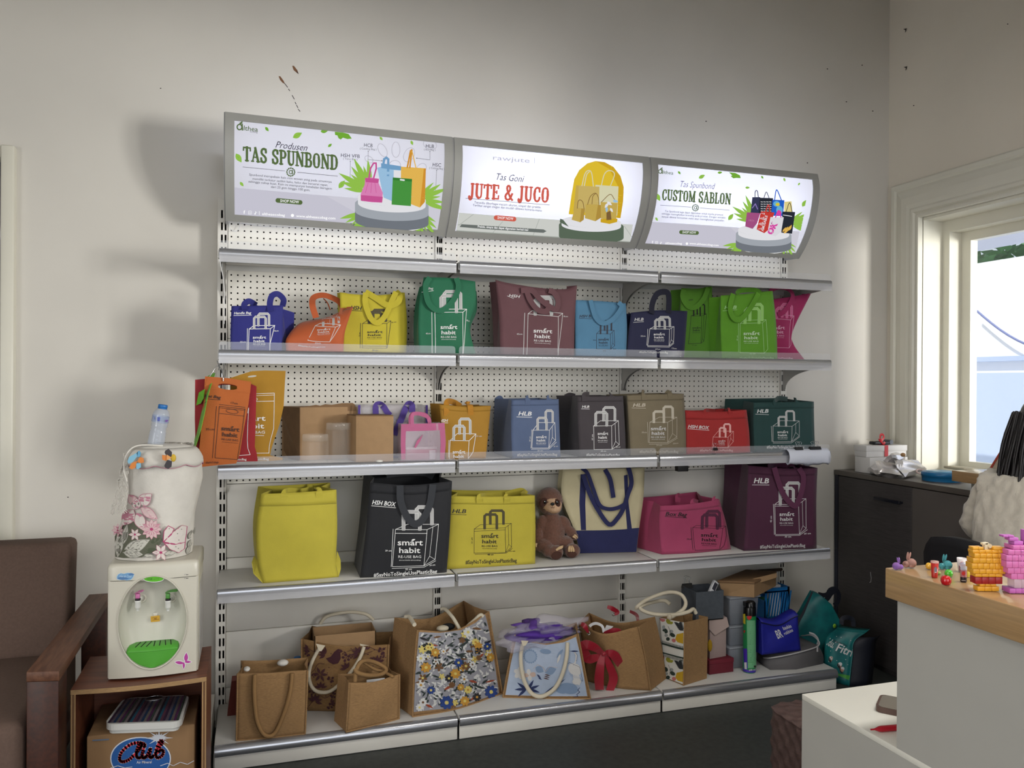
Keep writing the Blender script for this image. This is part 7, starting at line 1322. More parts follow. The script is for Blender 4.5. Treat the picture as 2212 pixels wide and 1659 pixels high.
MB().lathe([(.0015,-.004),(.0016,.004),(.0048,.013),(.0058,.018),(.0058,.075)],(0,0,0),mat('red marker',(176,20,40),.35),16,M_).build('pen_barrel',None,t);MB().lathe([(.0062,.0751),(.0062,.12),(.004,.122)],(0,0,0),mat('dark red cap',(130,14,34),.35),16,M_).build('pen_cap',None,t)
mb = MB();q = [onz(*Z19(x,y),CZ+.001) for x,y in ((1030,1325),(1200,1290),(1260,1380),(1090,1400))];mb.prism(q,(0,0,.0004),mat('white paper'));tag(mb.build('note_paper'),'white paper slip under the red marker on the desk','paper')
mb = MB();q = [onz(*Z19(x,y),.0) for x,y in ((104,1266),(120,1268),(136,1284),(122,1286),(110,1276))];mb.prism([p+np.array([0,0,.0004]) for p in q],(0,0,.001),mat('white paper'));tag(mb.build('paper_scrap'),'tiny white scrap lying on the dark floor','paper')
# wicker stool (woven surface)
P0 = onz(1690,1600,.37);sx,sy,sz = .17,.17,.37;cx_,cy_ = P0[0]+.285,P0[1]+.10;M_wick = mat('dark brown wicker',(92,72,68),.55,grain=.2,gscale=60)
t = thing('wicker_stool','dark brown woven wicker stool behind the end of the white desk','stool',(cx_,cy_,0));mb = MB();nu_,nv_ = 160,64
def sq(q,r): c,s_ = math.cos(q),math.sin(q);k = (abs(c)**6+abs(s_)**6)**(-1/6.);return cx_+r*k*c,cy_+r*k*s_
rows = []
for j in range(nv_+1):
    v = j/nv_;row = []
    for i in range(nu_):
        q = i*2*PI/nu_;cell = (i//4+j//4) % 2;w = math.sin(PI*((i % 4)+.5)/4)*math.sin(PI*((j % 4)+.5)/4);h = .004*w*(1 if cell else -.6)
        if v < .75: z = sz*v/.75*.97;r = .155+.008*math.sin(PI*v)+h
        else: s_ = (v-.75)/.25;z = sz*.97+.03*sz*math.sin(s_*PI/2)+h*.8;r = (.163+h)*(1-s_)**.8 if s_ > .12 else .163*(1-.25*s_)+h
        row.append((*sq(q,max(r,.001)),z))
    rows.append(row)
mb.grid(rows,M_wick,False,True);mb.build('woven_shell',M_wick,t)
# toys on the counter top
TZ = 1.0805
def tp(x,y): return onz(*Z18(x,y),TZ)
def pxm(P): return np.linalg.norm((P-CAMP)*1.0)/FPX*.15009      # metres per crop pixel at P
def jelly(key,col):
    return mat('jelly '+key,col,.12,trans=.55,spec=.6)
def bunny(x,y,w,key,col,lab,flip):
    P = tp(x,y);s = pxm(P)*w;m_ = jelly(key,col);t = thing('bunny_figurine',lab,'figurine',tuple(P),'jelly bunny figurines');e = CR*flip
    c = P+np.array([0,0,s*.34]);MB().ell(tuple(c-e*s*.12),(s*.36,s*.34,s*.34),m_,16).build('body',m_,t);MB().ell(tuple(c+e*s*.27-np.array([0,0,s*.08])),(s*.26,s*.25,s*.24),m_,14).build('head',m_,t)
    for d,k in ((.02,0),(.16,1)):
        M_ = Matrix.Translation(Vector(c+e*s*d+np.array([0,.02*k*s,s*.52]))) @ Matrix.Rotation(flip*(-.35+.2*k),4,'Y');MB().ell((0,0,0),(s*.09,s*.07,s*.30),m_,12,M_).build('ear',m_,t)
bunny(392,538,140,'lilac',(176,130,214),'small translucent lilac bunny figurine at the counter corner',1);bunny(568,508,172,'blush',(226,176,164),'small translucent blush pink bunny figurine on the counter',-1);bunny(1085,535,166,'teal',(96,190,204),'small translucent turquoise bunny figurine on the counter',-1)
def fruit(x,y,w,key,col,lab,nm,stem=True):
    P = tp(x,y);s = pxm(P)*w/2;m_ = mat('fruit '+key,col,.18,coat=.4);t = thing(nm,lab,'toy',tuple(P));pr = [(s*.30,0),(s*.75,s*.14),(s*1.0,s*.75),(s*.96,s*1.25),(s*.7,s*1.72),(s*.35,s*1.86),(s*.08,s*1.70)];MB().lathe(pr,tuple(P),m_,20).build('fruit_body',m_,t)
    if stem: MB().tube([P+np.array([0,0,s*1.7]),P+np.array([s*.1,0,s*2.05])],s*.07,mat('toy stem',(80,60,36),.6),6).build('stem',None,t)
fruit(1088,758,126,'red',(188,22,28),'shiny red toy apple at the front edge of the counter','toy_apple');fruit(848,530,86,'yellow',(226,176,60),'yellow toy pear behind the red cup','toy_pear');fruit(1128,642,96,'green',(76,184,56),'bright green toy ball behind the red apple','toy_ball',False);fruit(986,612,44,'pale green',(176,204,110),'tiny pale green toy ball beside the red cup','toy_ball',False)
def cup(x,y,wt,wb,h,key,col,lab,nm,extra=None):
    P = tp(x,y);k = pxm(P);m_ = mat('cup '+key,col,.3);t = thing(nm,lab,'toy',tuple(P));r0,r1,hh = wb*k/2,wt*k/2,h*k
    MB().lathe([(r0*.96,0),(r0,hh*.03),(r1,hh*.90),(r1*.92,hh*.90),(r0*.9,hh*.2)],tuple(P),m_,20).build('cup_body',m_,t);return P,k,t,r0,r1,hh
P,k,t,r0,r1,hh = cup(925,648,92,70,205,'red',(178,40,34),'small red toy cup with a clear lid on the counter','toy_cup');MB().lathe([(r1*1.04,hh*.90),(r1*1.02,hh),(r1*.2,hh*1.01)],tuple(P),clear('toy lid',(236,190,180),.5,.2),18).build('cup_lid',None,t)
a = Art(planemap(tuple(P-CR*0+np.array([-.2,-1,0])*r1*.95),(-.3,-1,0)),.0004);a.ell(Z18(938,540),3.0,7,mat('grey print',(120,120,130)),0,12);a.line([Z18(928,575),Z18(950,575)],1,W1);a.build('printed_label',t)
P,k,t,r0,r1,hh = cup(1318,565,118,84,185,'white',(224,216,218),'white toy cup with red pattern behind the tiny bottle','toy_cup');
a = Art(planemap(tuple(P+np.array([-.3,-1,0])*r1*.9),(-.3,-1,0)),.0004);a.ell(Z18(1316,455),4.5,5.5,mat('red print'),.3,10);a.poly([Z18(1272,470),Z18(1300,500),Z18(1308,565),Z18(1278,560)],mat('plum print',(104,50,66),.6));a.ell(Z18(1346,480),2.5,3,mat('pink print',(214,130,140),.6),0,8);a.build('printed_label',t)
P = tp(1340,712);k = pxm(P);t = thing('toy_bottle','tiny clear toy bottle with red and black label, before the white cup','toy',tuple(P));r = 36*k;h = 240*k;MB().lathe([(r*.9,0),(r,h*.04),(r,h*.26)],tuple(P),mat('dark label bottle',(30,24,40),.3),16).build('bottle_base',None,t);MB().lathe([(r,h*.262),(r,h*.62)],tuple(P),mat('bottle pink',(176,120,130),.3),16).build('bottle_label',None,t);MB().lathe([(r,h*.622),(r,h*.84),(r*1.1,h*.86),(r*1.2,h*.94),(r*.6,h)],tuple(P),clear('toy clear',(190,205,225),.5,.1),16).build('bottle_top',None,t)
a = Art(planemap(tuple(P+np.array([-.3,-1,0])*r),(-.3,-1,0)),.0006);a.ell(Z18(1338,590),4,4.5,mat('red print'),0,10);a.line([Z18(1312,690),Z18(1368,692)],1.2,W3);a.build('printed_label',t)
P = tp(1392,640);t = thing('toy_block','tiny yellow toy block beside the yellow brick-built toy','toy',tuple(P));MB().rbox(tuple(P-[.004,.004,0]),tuple(P+[.006,.006,.012]),.001,mat('yellow block',(210,196,70),.4)).build('block',None,t)
# brick-built toys: plain stacked bricks with studs
def brick_toy(nm,lab,x,y,rows,key,M0=None):
    P = tp(x,y);k = pxm(P);t = thing(nm,lab,'toy',tuple(P));e = CR.copy();e[2] = 0;e /= np.linalg.norm(e);dp = np.array([-e[1],e[0],0]);z = 0.
    for (hh,xa,xb,dep,mt) in rows:
        h = hh*k;n = max(1,int(round((xb-xa)/75)));w = (xb-xa)/n
        for i in range(n):
            a,b = xa+i*w+1.2,xa+(i+1)*w-1.2;Q = [P+e*a*k+dp*(-dep*k),P+e*b*k+dp*(-dep*k),P+e*b*k+dp*dep*k,P+e*a*k+dp*dep*k];mb = MB();hexa(mb,Q,TZ+z+.0002,TZ+z+h-.0002,mt,bev=min(.0006,h*.15));mb.build('brick',mt,t)
        z += h
    return P,k,t,e,dp,z
YB,RB,YD = mat('yellow brick plastic',(226,164,44),.3),mat('red brick plastic',(150,22,30),.3),mat('yellow brick',(214,150,36),.35)
P,k,t,e,dp,z = brick_toy('brick_toy','yellow toy built of small bricks with a red band, on the counter',1665,835,[(60,-130,130,50,YB),(30,-100,100,45,YB),(85,-165,165,60,RB),(40,-165,165,60,YB),(60,-195,195,68,YB),(70,-212,212,72,YB),(60,-200,200,72,YB),(55,-180,180,68,YB),(40,-195,195,55,YB),(34,-190,-60,50,YB)],'y')
Q = [P+e*a*k+dp*b*k for a,b in ((60,-50),(190,-50),(190,50),(60,50))];mb = MB();hexa(mb,Q,TZ+z-33.8*k,TZ+z,YB,bev=.0006);mb.build('brick',YB,t)
mb = MB()
for i in range(7):
    for j in range(4): c = P+e*(-25+i*32)*k-dp*70*k;mb.ell((c[0],c[1],TZ+(300+j*40)*k),(7*k,4*k,7*k),YD,8)
o = mb.build('stud',YD,t);o['kind'] = 'stuff'
IV = mat('ivory brick plastic',(222,208,176),.35);c = P+e*(-15)*k;mb = MB();mb.rbox((c[0]-24*k,c[1]-24*k,TZ+z-60*k),(c[0]+24*k,c[1]+24*k,TZ+z+46*k),.0008,IV);mb.build('brick',IV,t);MB().rbox((c[0]-52*k,c[1]-24*k,TZ+z+22*k),(c[0]+30*k,c[1]+24*k,TZ+z+50*k),.0008,IV).build('brick',IV,t);c2 = c+e*42*k;MB().tube([(c2[0],c2[1]-26*k,TZ+z+8*k),(c2[0],c2[1]+26*k,TZ+z+8*k)],26*k,IV,14).build('round_brick',IV,t)
PB,PB2,CLR = mat('pink brick plastic',(206,112,176),.3),mat('lilac brick plastic',(190,104,186),.35),clear('clear brick',(226,200,220),.55,.15)
P,k,t,e,dp,z = brick_toy('brick_toy','pink toy built of small bricks with clear lower bricks, at the frame edge',2165,858,[(60,-180,180,80,PB2),(110,-120,140,70,CLR),(70,-170,190,90,PB),(70,-215,230,100,PB),(80,-240,250,110,PB),(70,-240,250,110,PB),(60,-215,235,105,PB),(50,-150,180,90,PB),(46,-120,-10,60,PB2),(40,-170,-60,50,PB2),(26,-240,-110,45,PB2)],'p')
Q = [P+e*a*k+dp*b*k for a,b in ((20,-50),(110,-50),(110,50),(20,50))];mb = MB();hexa(mb,Q,TZ+z-110*k,TZ+z+60*k,PB2,bev=.0006);mb.build('brick',PB2,t);mb = MB()
for i in range(5):
    for j in range(4): c = P+e*(-60+i*42)*k-dp*112*k;mb.ell((c[0],c[1],TZ+(340+j*55)*k),(8*k,5*k,8*k),PB2,8)
o = mb.build('stud',PB2,t);o['kind'] = 'stuff'
# ---------------- dark sideboard against the window wall
SX,SZ_,SYF,SYN = 3.068,.962,.045,-.86;M_sb = mat('dark grey-brown wood',(62,58,58),.5,grain=.22,gscale=10,stretch=(1,1.4,22));M_sb2 = mat('taupe laminate',(92,86,82),.55);M_sbt = mat('grey-brown top',(94,88,82),.4,grain=.1,gscale=10,stretch=(1,1,20));M_nve = mat('dark navy edge',(24,28,44),.5)
t = thing('sideboard','dark grey-brown sideboard with long black handle under the window','sideboard',(SX+.17,-.4,0))
MB().rbox((SX,SYN,SZ_-.026),(RX-.006,SYF+.006,SZ_),.0015,M_sbt).build('top_board',M_sbt,t);MB().box((SX+.022,SYN+.002,.001),(RX-.008,SYF,SZ_-.0265),M_sb).build('carcass',M_sb,t)
MB().box((SX+.002,SYF-.022,.001),(SX+.0215,SYF+.002,SZ_-.0265),M_nve).build('edge_panel',M_nve,t)
yd = onx(*Z17(948,900),SX)[1];dr = MB().rbox((SX+.003,yd+.002,.03),(SX+.0215,SYF-.024,SZ_-.030),.0015,M_sb).build('door',M_sb,t);A,B = onx(*Z17(540,880),SX-.02),onx(*Z17(822,942),SX-.02);zh = (A[2]+B[2])/2
mb = MB();mb.rbox((SX-.024,B[1],zh-.008),(SX-.014,A[1],zh+.008),.002,mat('black handle',(18,20,30),.35));mb.rbox((SX-.016,B[1]+.004,zh-.005),(SX+.004,B[1]+.014,zh+.005),.001,mat('black handle'));mb.rbox((SX-.016,A[1]-.014,zh-.005),(SX+.004,A[1]-.004,zh+.005),.001,mat('black handle'));mb.build('handle',None,dr)
MB().rbox((SX+.003,SYN+.003,.03),(SX+.0215,yd-.001,SZ_-.030),.0015,M_sb2).build('door',M_sb2,t)
a = Art(planemap((SX+.003,0,0),(1,0,0)),.0006);a.line([Z13(2030,120),Z13(2038,180),Z13(2034,215),Z13(2022,222)],1.1,W3);a.build('scratch_mark',dr)
# boxes with ribbon
def sbp(x,y): return onz(*Z17(x,y),SZ_)
xb0 = SX+.035;A = sbp(360,558);M_wb = mat('white card box',(216,214,212),.6);bz_ = SZ_+.001;yA = onx(*Z17(498,520),xb0)[1];yB = onx(*Z17(335,520),xb0)[1];xe = ony(*Z17(925,400),yA)[0];xe = min(xe,RX-.03);h1 = zat(np.array([xb0,yA,0]),*Z17(480,445))
t = thing('gift_box','white card box under the ribboned box on the sideboard','box',((xb0+xe)/2,(yA+yB)/2,bz_));MB().rbox((xb0,yA,bz_),(xe-.01,yB,h1-.0008),.0015,M_wb).build('box_body',M_wb,t)
yA2 = onx(*Z17(463,400),xb0)[1];h2 = zat(np.array([xb0,yA2,0]),*Z17(463,318));t = thing('gift_box','white card box tied with red ribbon, on top of the other white box','box',((xb0+xe)/2,(yA2+yB)/2,h1));MB().rbox((xb0-.002,yA2,h1),(xe+.004,yB,h1+(h2-h1)*.72),.0015,M_wb).build('box_body',M_wb,t);MB().rbox((xb0-.005,yA2-.003,h1+(h2-h1)*.5),(xe+.007,yB+.003,h2),.0015,M_wb).build('box_lid',M_wb,t)
M_rib = mat('red ribbon',(196,34,44),.4);xr = ony(*Z17(671,400),yA2)[0];mb = MB();mb.box((xr-.011,yA2-.0045,h1+.002),(xr+.011,yA2-.0032,h2+.001),M_rib);mb.box((xr-.011,yA2-.004,h2+.0002),(xr+.011,yB+.003,h2+.0014),M_rib);mb.build('ribbon',M_rib,t)
c = np.array([xr-.02,yA2+.05,h2+.02]);mb = MB();P = smoothpath([ony(*Z17(x,y),yA2+.03) for x,y in ((650,300),(595,250),(620,262),(650,225),(640,195),(615,200),(612,245),(645,290),(660,275))],36);mb.ribbon(P,.012,(.3,-1,.5),.001,M_rib);mb.build('bow',M_rib,t)
A,B = ony(*Z17(525,295),yA2+.05),ony(*Z17(735,290),yA2+.05);mb = MB();mb.rbox((A[0],yA2+.03,h2+.002),(B[0]-.03,yA2+.075,h2+.018),.004,mat('black device',(26,28,34),.4));mb.tube([(B[0]-.02,yA2+.03,h2+.014),(B[0]-.02,yA2+.075,h2+.014)],.012,mat('dark grey roll',(66,70,78),.4),14);tag(mb.build('tape_dispenser'),'black tape dispenser lying on the ribboned white box','dispenser');A2,B2 = ony(*Z17(460,250),yA2+.06),ony(*Z17(590,275),yA2+.05)
mb = MB();mb.tube([A2,B2],.0016,mat('pale stick',(206,196,176),.6),6);tag(mb.build('stick'),'thin pale stick poking out over the ribboned white box','stick')
# silver pouches
M_foil = mat('silver foil',(226,222,222),.25,metal=.55,bump=.5,bscale=45)
def pouch(lab,pts,base,seed,th=.019):
    c = np.mean([np.array(p) for p in pts],0);n = 22;random.seed(seed);ph = [(random.uniform(4,11),random.uniform(4,11),random.uniform(0,6)) for _ in range(7)];q = [np.array(p,float) for p in pts];top,bot = [],[]
    t = thing('foil_pouch',lab,'pouch',(c[0],c[1],base),'silver foil pouches');nn = np.cross(q[1]-q[0],q[3]-q[0]);nn /= np.linalg.norm(nn);nn = nn if nn[2] > 0 else -nn
    for s_,out in ((1,top),(-1,bot)):
        for i in range(n):
            v = i/(n-1);row = []
            for j in range(n): u = j/(n-1);b_ = min(u,1-u,v,1-v)*2;w = sum(math.sin(a*u+b*v+p) for a,b,p in ph)*.0016;row.append((q[0]*(1-u)+q[1]*u)*(1-v)+(q[3]*(1-u)+q[2]*u)*v+nn*(s_*th*min(1,b_*3.5)*(.8+.2*math.sin(9*u+seed))+w*(1 if b_ > .02 else .6)))
            out.append(row)
    for o in (top,bot):
        for r_ in o:
            for p in r_: p[2] = max(p[2],base+.0006)
    mb = MB();mb.grid(top,M_foil,False);mb.grid(bot,M_foil,False);mb.build('pouch_body',M_foil,t)
def sp(x,y,h=0.): P = onz(*Z17(x,y),SZ_+h*1.5);return P
pouch('crumpled silver foil pouch lying flat at the left of the pile',[sp(415,560,.012),sp(560,628,.008),sp(700,590,.02),sp(560,500,.035)],SZ_,1);pouch('silver foil pouch across the middle of the pile',[sp(600,600,.02),sp(850,640,.012),sp(840,520,.03),sp(555,480,.05)],SZ_,2);pouch('silver foil pouch at the back of the pile by the white boxes',[sp(640,480,.05),sp(880,480,.05),sp(880,420,.07),sp(720,412,.075)],SZ_+.02,3);pouch('largest silver foil pouch with a smooth side, at the right of the pile',[sp(880,660,.006),sp(1110,580,.012),sp(1000,470,.05),sp(755,478,.055)],SZ_,4,.024)
P = sp(858,415,.075);mb = MB();mb.ell(P,(.012,.012,.010),mat('tan knot',(176,136,92),.7),10);tag(mb.build('twine_knot'),'tan knot of twine on the silver pouches','knot')
# blue tin, pale things
P = sp(1225,700);rt = .085;P[0] = min(P[0]+.06,RX-.10);c = onz(*Z17(1275,650),SZ_+.02);c[0] = min(c[0],RX-.10);t = thing('round_tin','flat blue round tin beside the silver pouches','tin',(c[0],c[1],SZ_));rr = .084
MB().lathe([(rr*1.0,.001),(rr*1.0,.022),(rr*1.03,.0225),(rr*1.03,.040),(rr*.97,.043),(rr*.2,.0435)],(c[0],c[1],SZ_),mat('blue tin',(30,112,166),.35),40).build('tin_body',None,t);MB().lathe([(rr*.8,.0437),(rr*.78,.0455),(rr*.1,.0458)],(c[0],c[1],SZ_),mat('light blue lid',(72,156,200),.35),36).build('tin_lid',None,t)
P = sp(1050,625,.01);mb = MB();mb.tube([P+np.array([.024*math.cos(q),.01*math.sin(q),.012+.010*math.sin(q)]) for q in np.linspace(0,2*PI,24)],.004,mat('pale pink plastic',(222,196,190),.4),8);tag(mb.build('pink_ring'),'pale pink ring-shaped bit between the pouches and the blue tin','ring')
A,B = sp(1120,600,.045),sp(1360,590,.045);mb = MB();mb.rbox((RX-.075,c[1]-.02,SZ_+.046),(RX-.01,c[1]+.10,SZ_+.058),.003,mat('beige box',(204,194,166),.6));o = mb.build('beige_box');tag(o,'flat beige box on the back of the blue tin','box')
# raised back desk with oak edge along the window wall
KX,KY,KZ = 2.975,-.795,1.05;t = thing('back_desk','oak-topped raised desk along the window wall, beside the sideboard','desk',(KX+.2,-1.5,0));M_blue = mat('blue-grey panel',(78,82,104),.6);M_grt = mat('grey-green edge',(134,134,124),.6)
MB().rbox((KX,-2.4,KZ-.045),(RX-.008,KY,KZ),.0015,M_oak).build('desk_top',M_oak,t);MB().box((KX+.03,KY-.10,0),(RX-.01,KY-.075,KZ-.0455),M_blue).build('end_panel',M_blue,t);MB().box((KX+.027,KY-.101,0),(KX+.0298,KY-.074,KZ-.0455),M_grt).build('edge_band',M_grt,t);MB().box((RX-.12,-2.4,0),(RX-.10,KY-.101,KZ-.0455),M_blue).build('back_panel',M_blue,t);MB().box((KX+.03,-2.4,0),(RX-.125,-2.375,KZ-.0455),M_grt).build('end_panel',M_grt,t)
# red-framed table mirror
yM = -1.00;P = [ony(*Z17(x,y),yM+.0) for x,y in ((1798,585),(1985,285),(2030,256),(2172,262),(2330,275),(2355,310),(2250,600),(2215,622),(1830,608))];t = thing('framed_board','cream board with thin red rounded frame standing on the back desk','board',(P[0][0]+.08,yM,KZ));zmin = min(p[2] for p in P);P = [p+np.array([0,0,max(0,KZ+.004-zmin)]) for p in P]
MB().prism(P,(.004,.010,0),mat('cream board',(214,206,190),.5)).build('board_panel',None,t);MB().tube(smoothpath(P+[P[0]],70),.0042,mat('red frame',(176,64,48),.4),8).build('board_frame',None,t)
# ================================================================ printed artwork of the backlit signs (inks lit from behind)
def GL_(key,col,s=.80): return glow('sign '+key,col,s)
GRN,DKP,GTX,LEAF,LEAF2,BAND,BAND2,WHT,PINK,PINK2,SKY,SKY2,ORG,ORG2,GBAG,GBAG2,PODG,PODD,PODL = [GL_(*a) for a in (('green',(96,118,72)),('dark plum',(52,46,66)),('grey text',(108,108,116)),('leaf',(158,208,84)),('leaf dark',(124,184,62)),('band',(216,214,228)),('band low',(224,222,234)),('white',(255,255,255),1.0),('pink',(236,140,196)),('pink dark',(214,92,160)),('sky',(168,208,240)),('sky dark',(124,172,214)),('orange',(246,196,92)),('orange dark',(226,158,56)),('green bag',(80,160,72)),('green bag dark',(60,136,58)),('podium grey',(176,182,190)),('podium dark',(124,130,138)),('podium light',(246,246,250)))]
SERIF = {   # letters as strokes in a unit box: (points, weight)  weight 1 = thick stem, .4 = thin
 'T': (.86,[([(.5,0),(.5,1)],1),([(.03,.95),(.97,.95)],.5),([(.05,.96),(.03,.74)],.4),([(.95,.96),(.97,.74)],.4),([(.28,.02),(.72,.02)],.35)]),
 'A': (.95,[([(.14,0),(.48,.98)],.45),([(.46,1.0),(.84,0)],1),([(.26,.32),(.70,.32)],.35),([(0,.02),(.28,.02)],.35),([(.64,.02),(1.02,.02)],.35)]),
 'S': (.74,[([(.86,.72),(.84,.88),(.66,.97),(.42,.97),(.2,.86),(.18,.68),(.36,.56),(.66,.44),(.84,.30),(.82,.12),(.6,.02),(.36,.03),(.16,.14),(.12,.30)],.85),([(.88,.98),(.88,.70)],.35),([(.10,.02),(.10,.32)],.35)]),
 'P': (.82,[([(.26,0),(.26,1)],1),([(.04,.97),(.6,.97),(.86,.84),(.88,.68),(.74,.50),(.3,.46)],.6),([(.84,.82),(.88,.7),(.82,.58)],.9),([(.04,.02),(.5,.02)],.35)]),
 'U': (.9,[([(.22,1),(.22,.28),(.36,.07),(.54,.02)],1),([(.5,.02),(.70,.07),(.80,.28),(.80,1)],.5),([(.02,.98),(.42,.98)],.35),([(.62,.98),(.98,.98)],.35)]),
 'N': (.95,[([(.16,0),(.16,1)],.45),([(.18,1),(.82,.02)],1.1),([(.84,0),(.84,1)],.45),([(0,.98),(.24,.98)],.35),([(.68,.98),(1.0,.98)],.35),([(0,.02),(.34,.02)],.35)]),
 'B': (.84,[([(.26,0),(.26,1)],1),([(.04,.97),(.58,.97),(.80,.86),(.80,.66),(.62,.53),(.3,.52)],.6),([(.58,.52),(.86,.40),(.90,.24),(.80,.08),(.58,.02),(.04,.02)],.65),([(.84,.4),(.88,.25),(.82,.12)],.9)]),
 'O': (.88,[([(.5,.98),(.28,.92),(.15,.70),(.15,.30),(.28,.08),(.5,.02),(.72,.08),(.85,.30),(.85,.70),(.72,.92),(.5,.98)],.6),([(.2,.75),(.16,.5),(.2,.25)],1),([(.8,.75),(.84,.5),(.8,.25)],1)]),
 'D': (.9,[([(.24,0),(.24,1)],1),([(.04,.97),(.55,.97),(.80,.80),(.86,.5),(.80,.2),(.55,.03),(.04,.03)],.6),([(.82,.72),(.86,.5),(.82,.28)],1)]),
 'J': (.6,[([(.64,1),(.64,.22),(.5,-.04),(.28,-.10),(.12,.0)],1),([(.36,.98),(.94,.98)],.35),([(.06,.10),(.2,.06),(.16,.0)],.8)]),
 'E': (.78,[([(.24,0),(.24,1)],1),([(.04,.97),(.86,.97)],.45),([(.24,.5),(.66,.5)],.4),([(.04,.03),(.9,.03)],.45),([(.88,.98),(.88,.76)],.35),([(.92,.02),(.94,.26)],.35),([(.66,.40),(.66,.60)],.3)]),
 'C': (.82,[([(.86,.70),(.80,.90),(.58,.98),(.32,.90),(.16,.66),(.16,.32),(.34,.08),(.58,.02),(.80,.10),(.90,.30)],.65),([(.22,.72),(.16,.5),(.22,.25)],1),([(.88,.98),(.88,.68)],.35)]),
 'L': (.74,[([(.26,0),(.26,1)],1),([(.04,.98),(.50,.98)],.35),([(.04,.03),(.88,.03)],.45),([(.9,.02),(.94,.30)],.4)]),
 'M': (1.15,[([(.14,0),(.14,1)],.4),([(.15,1),(.5,.06)],.95),([(.5,.06),(.82,1)],.4),([(.83,0),(.83,1)],1),([(0,.98),(.22,.98)],.35),([(.76,.98),(1.0,.98)],.35),([(0,.02),(.28,.02)],.35),([(.66,.02),(1.0,.02)],.35)]),
 '&': (.95,[([(.92,.44),(.70,.12),(.46,.0),(.22,.06),(.12,.24),(.24,.42),(.52,.58),(.66,.76),(.60,.94),(.44,1.0),(.30,.92),(.30,.74),(.46,.5),(.72,.18),(.96,.0)],.75)]),' ': (.42,[])}
def serif(a,Z,txt,p,q,h,mt,up=(0,-1),wt=.20,gap=.10):
    tot = sum(SERIF[c][0]+gap for c in txt)-gap;p,q = np.array(p,float),np.array(q,float);d = q-p;x = 0.;u = np.array(up,float)/np.hypot(*up);s = abs(Z(1,0)[0]-Z(0,0)[0]);wst = wt*h*s
    for c in txt:
        w,st = SERIF[c]
        for pts,k in st:
            P = smoothpath([(*v,0) for v in pts],22)[:,:2] if len(pts) > 3 else np.array(pts,float)
            a.line([Z(*(p+d*((x+v[0]*w)/tot)+u*h*v[1])) for v in P],wst*(.35+.65*k),mt)
        x += w+gap
def serif_text_small(a,Z,lines,mt,h):
    for t_,p,q in lines: T(a,Z,t_,p,q,h,mt,.004)
def leaves(a,Z,L):
    for x,y,l,q,c in L: s = abs(Z(1,0)[0]-Z(0,0)[0]);a.leaf(Z(x,y),l*s,l*.52*s,q,LEAF if c else LEAF2,LEAF2 if c else LEAF)
def podium(a,Z,cx,cy,rx,ry,hb,cols,sl=.0,a0=0.):
    s = abs(Z(1,0)[0]-Z(0,0)[0]);
    def band(y0,y1,r,mt):
        up_ = [(cx+r*math.cos(q),y0+ry*(r/rx)*math.sin(q)+sl*r*math.cos(q)) for q in np.linspace(0,PI,24)];dn = [(cx+r*math.cos(q),y1+ry*(r/rx)*math.sin(q)+sl*r*math.cos(q)) for q in np.linspace(PI,0,24)];a.poly([Z(*p) for p in up_+dn],mt)
    a.poly([Z(cx+rx*.86*math.cos(q),cy+hb*1.1+ry*.9*math.sin(q)+sl*rx*math.cos(q)) for q in np.linspace(0,2*PI,40,endpoint=False)],cols[3])
    band(cy+hb*.42,cy+hb,rx,cols[1]);band(cy,cy+hb*.45,rx,cols[0]);a.poly([Z(cx+rx*math.cos(q),cy+ry*math.sin(q)+sl*rx*math.cos(q)) for q in np.linspace(0,2*PI,44,endpoint=False)],cols[0])
    band(cy-hb*.35,cy,rx*.92,cols[2]);a.poly([Z(cx+rx*.92*math.cos(q),cy-hb*.35+ry*.92*math.sin(q)+sl*rx*math.cos(q)) for q in np.linspace(0,2*PI,44,endpoint=False)],cols[2])
def fan(a,Z,cx,cy,R,q0,q1,n,mt):
    s = abs(Z(1,0)[0]-Z(0,0)[0])
    for k in range(n): q = q0+(q1-q0)*k/(n-1);r = R*(.8+.3*((k*7) % 3)/2);a.leaf(Z(cx+r*.62*math.cos(q),cy+r*.62*math.sin(q)),r*.8*s,r*.14*s,q,mt)
def pill(a,Z,x0,x1,y0,y1,h,mt):
    P = [];r = h/2
    for q in np.linspace(PI/2,1.5*PI,8): P.append((x0+r+r*math.cos(q),y0+r*math.sin(q)))
    for q in np.linspace(-PI/2,PI/2,8): P.append((x1-r+r*math.cos(q),y1+r*math.sin(q)))
    a.poly([Z(*p) for p in P],mt)
def brand(a,Z,x,y,k,mt,sub=True):       # the round-a logo with its sprig, lettered althea
    s = abs(Z(1,0)[0]-Z(0,0)[0])
    for q in range(24): q0,q1 = q*2*PI/24,(q+1)*2*PI/24;a.line([Z(x+22*k*math.cos(v),y+24*k*math.sin(v)) for v in (q0,q1)],11*k*s,mt)
    a.line([Z(x+25*k,y-26*k),Z(x+27*k,y+28*k)],12*k*s,mt);a.leaf(Z(x+14*k,y-36*k),34*k*s,16*k*s,-.2,mt);a.leaf(Z(x+22*k,y-46*k),24*k*s,12*k*s,-1.0,mt)
    T(a,Z,'lthea',(x+38*k,y+30*k),(x+170*k,y+44*k),44*k,mt,.006)
    if sub: T(a,Z,'ecobag',(x+98*k,y+48*k),(x+168*k,y+56*k),13*k,GTX,.002)
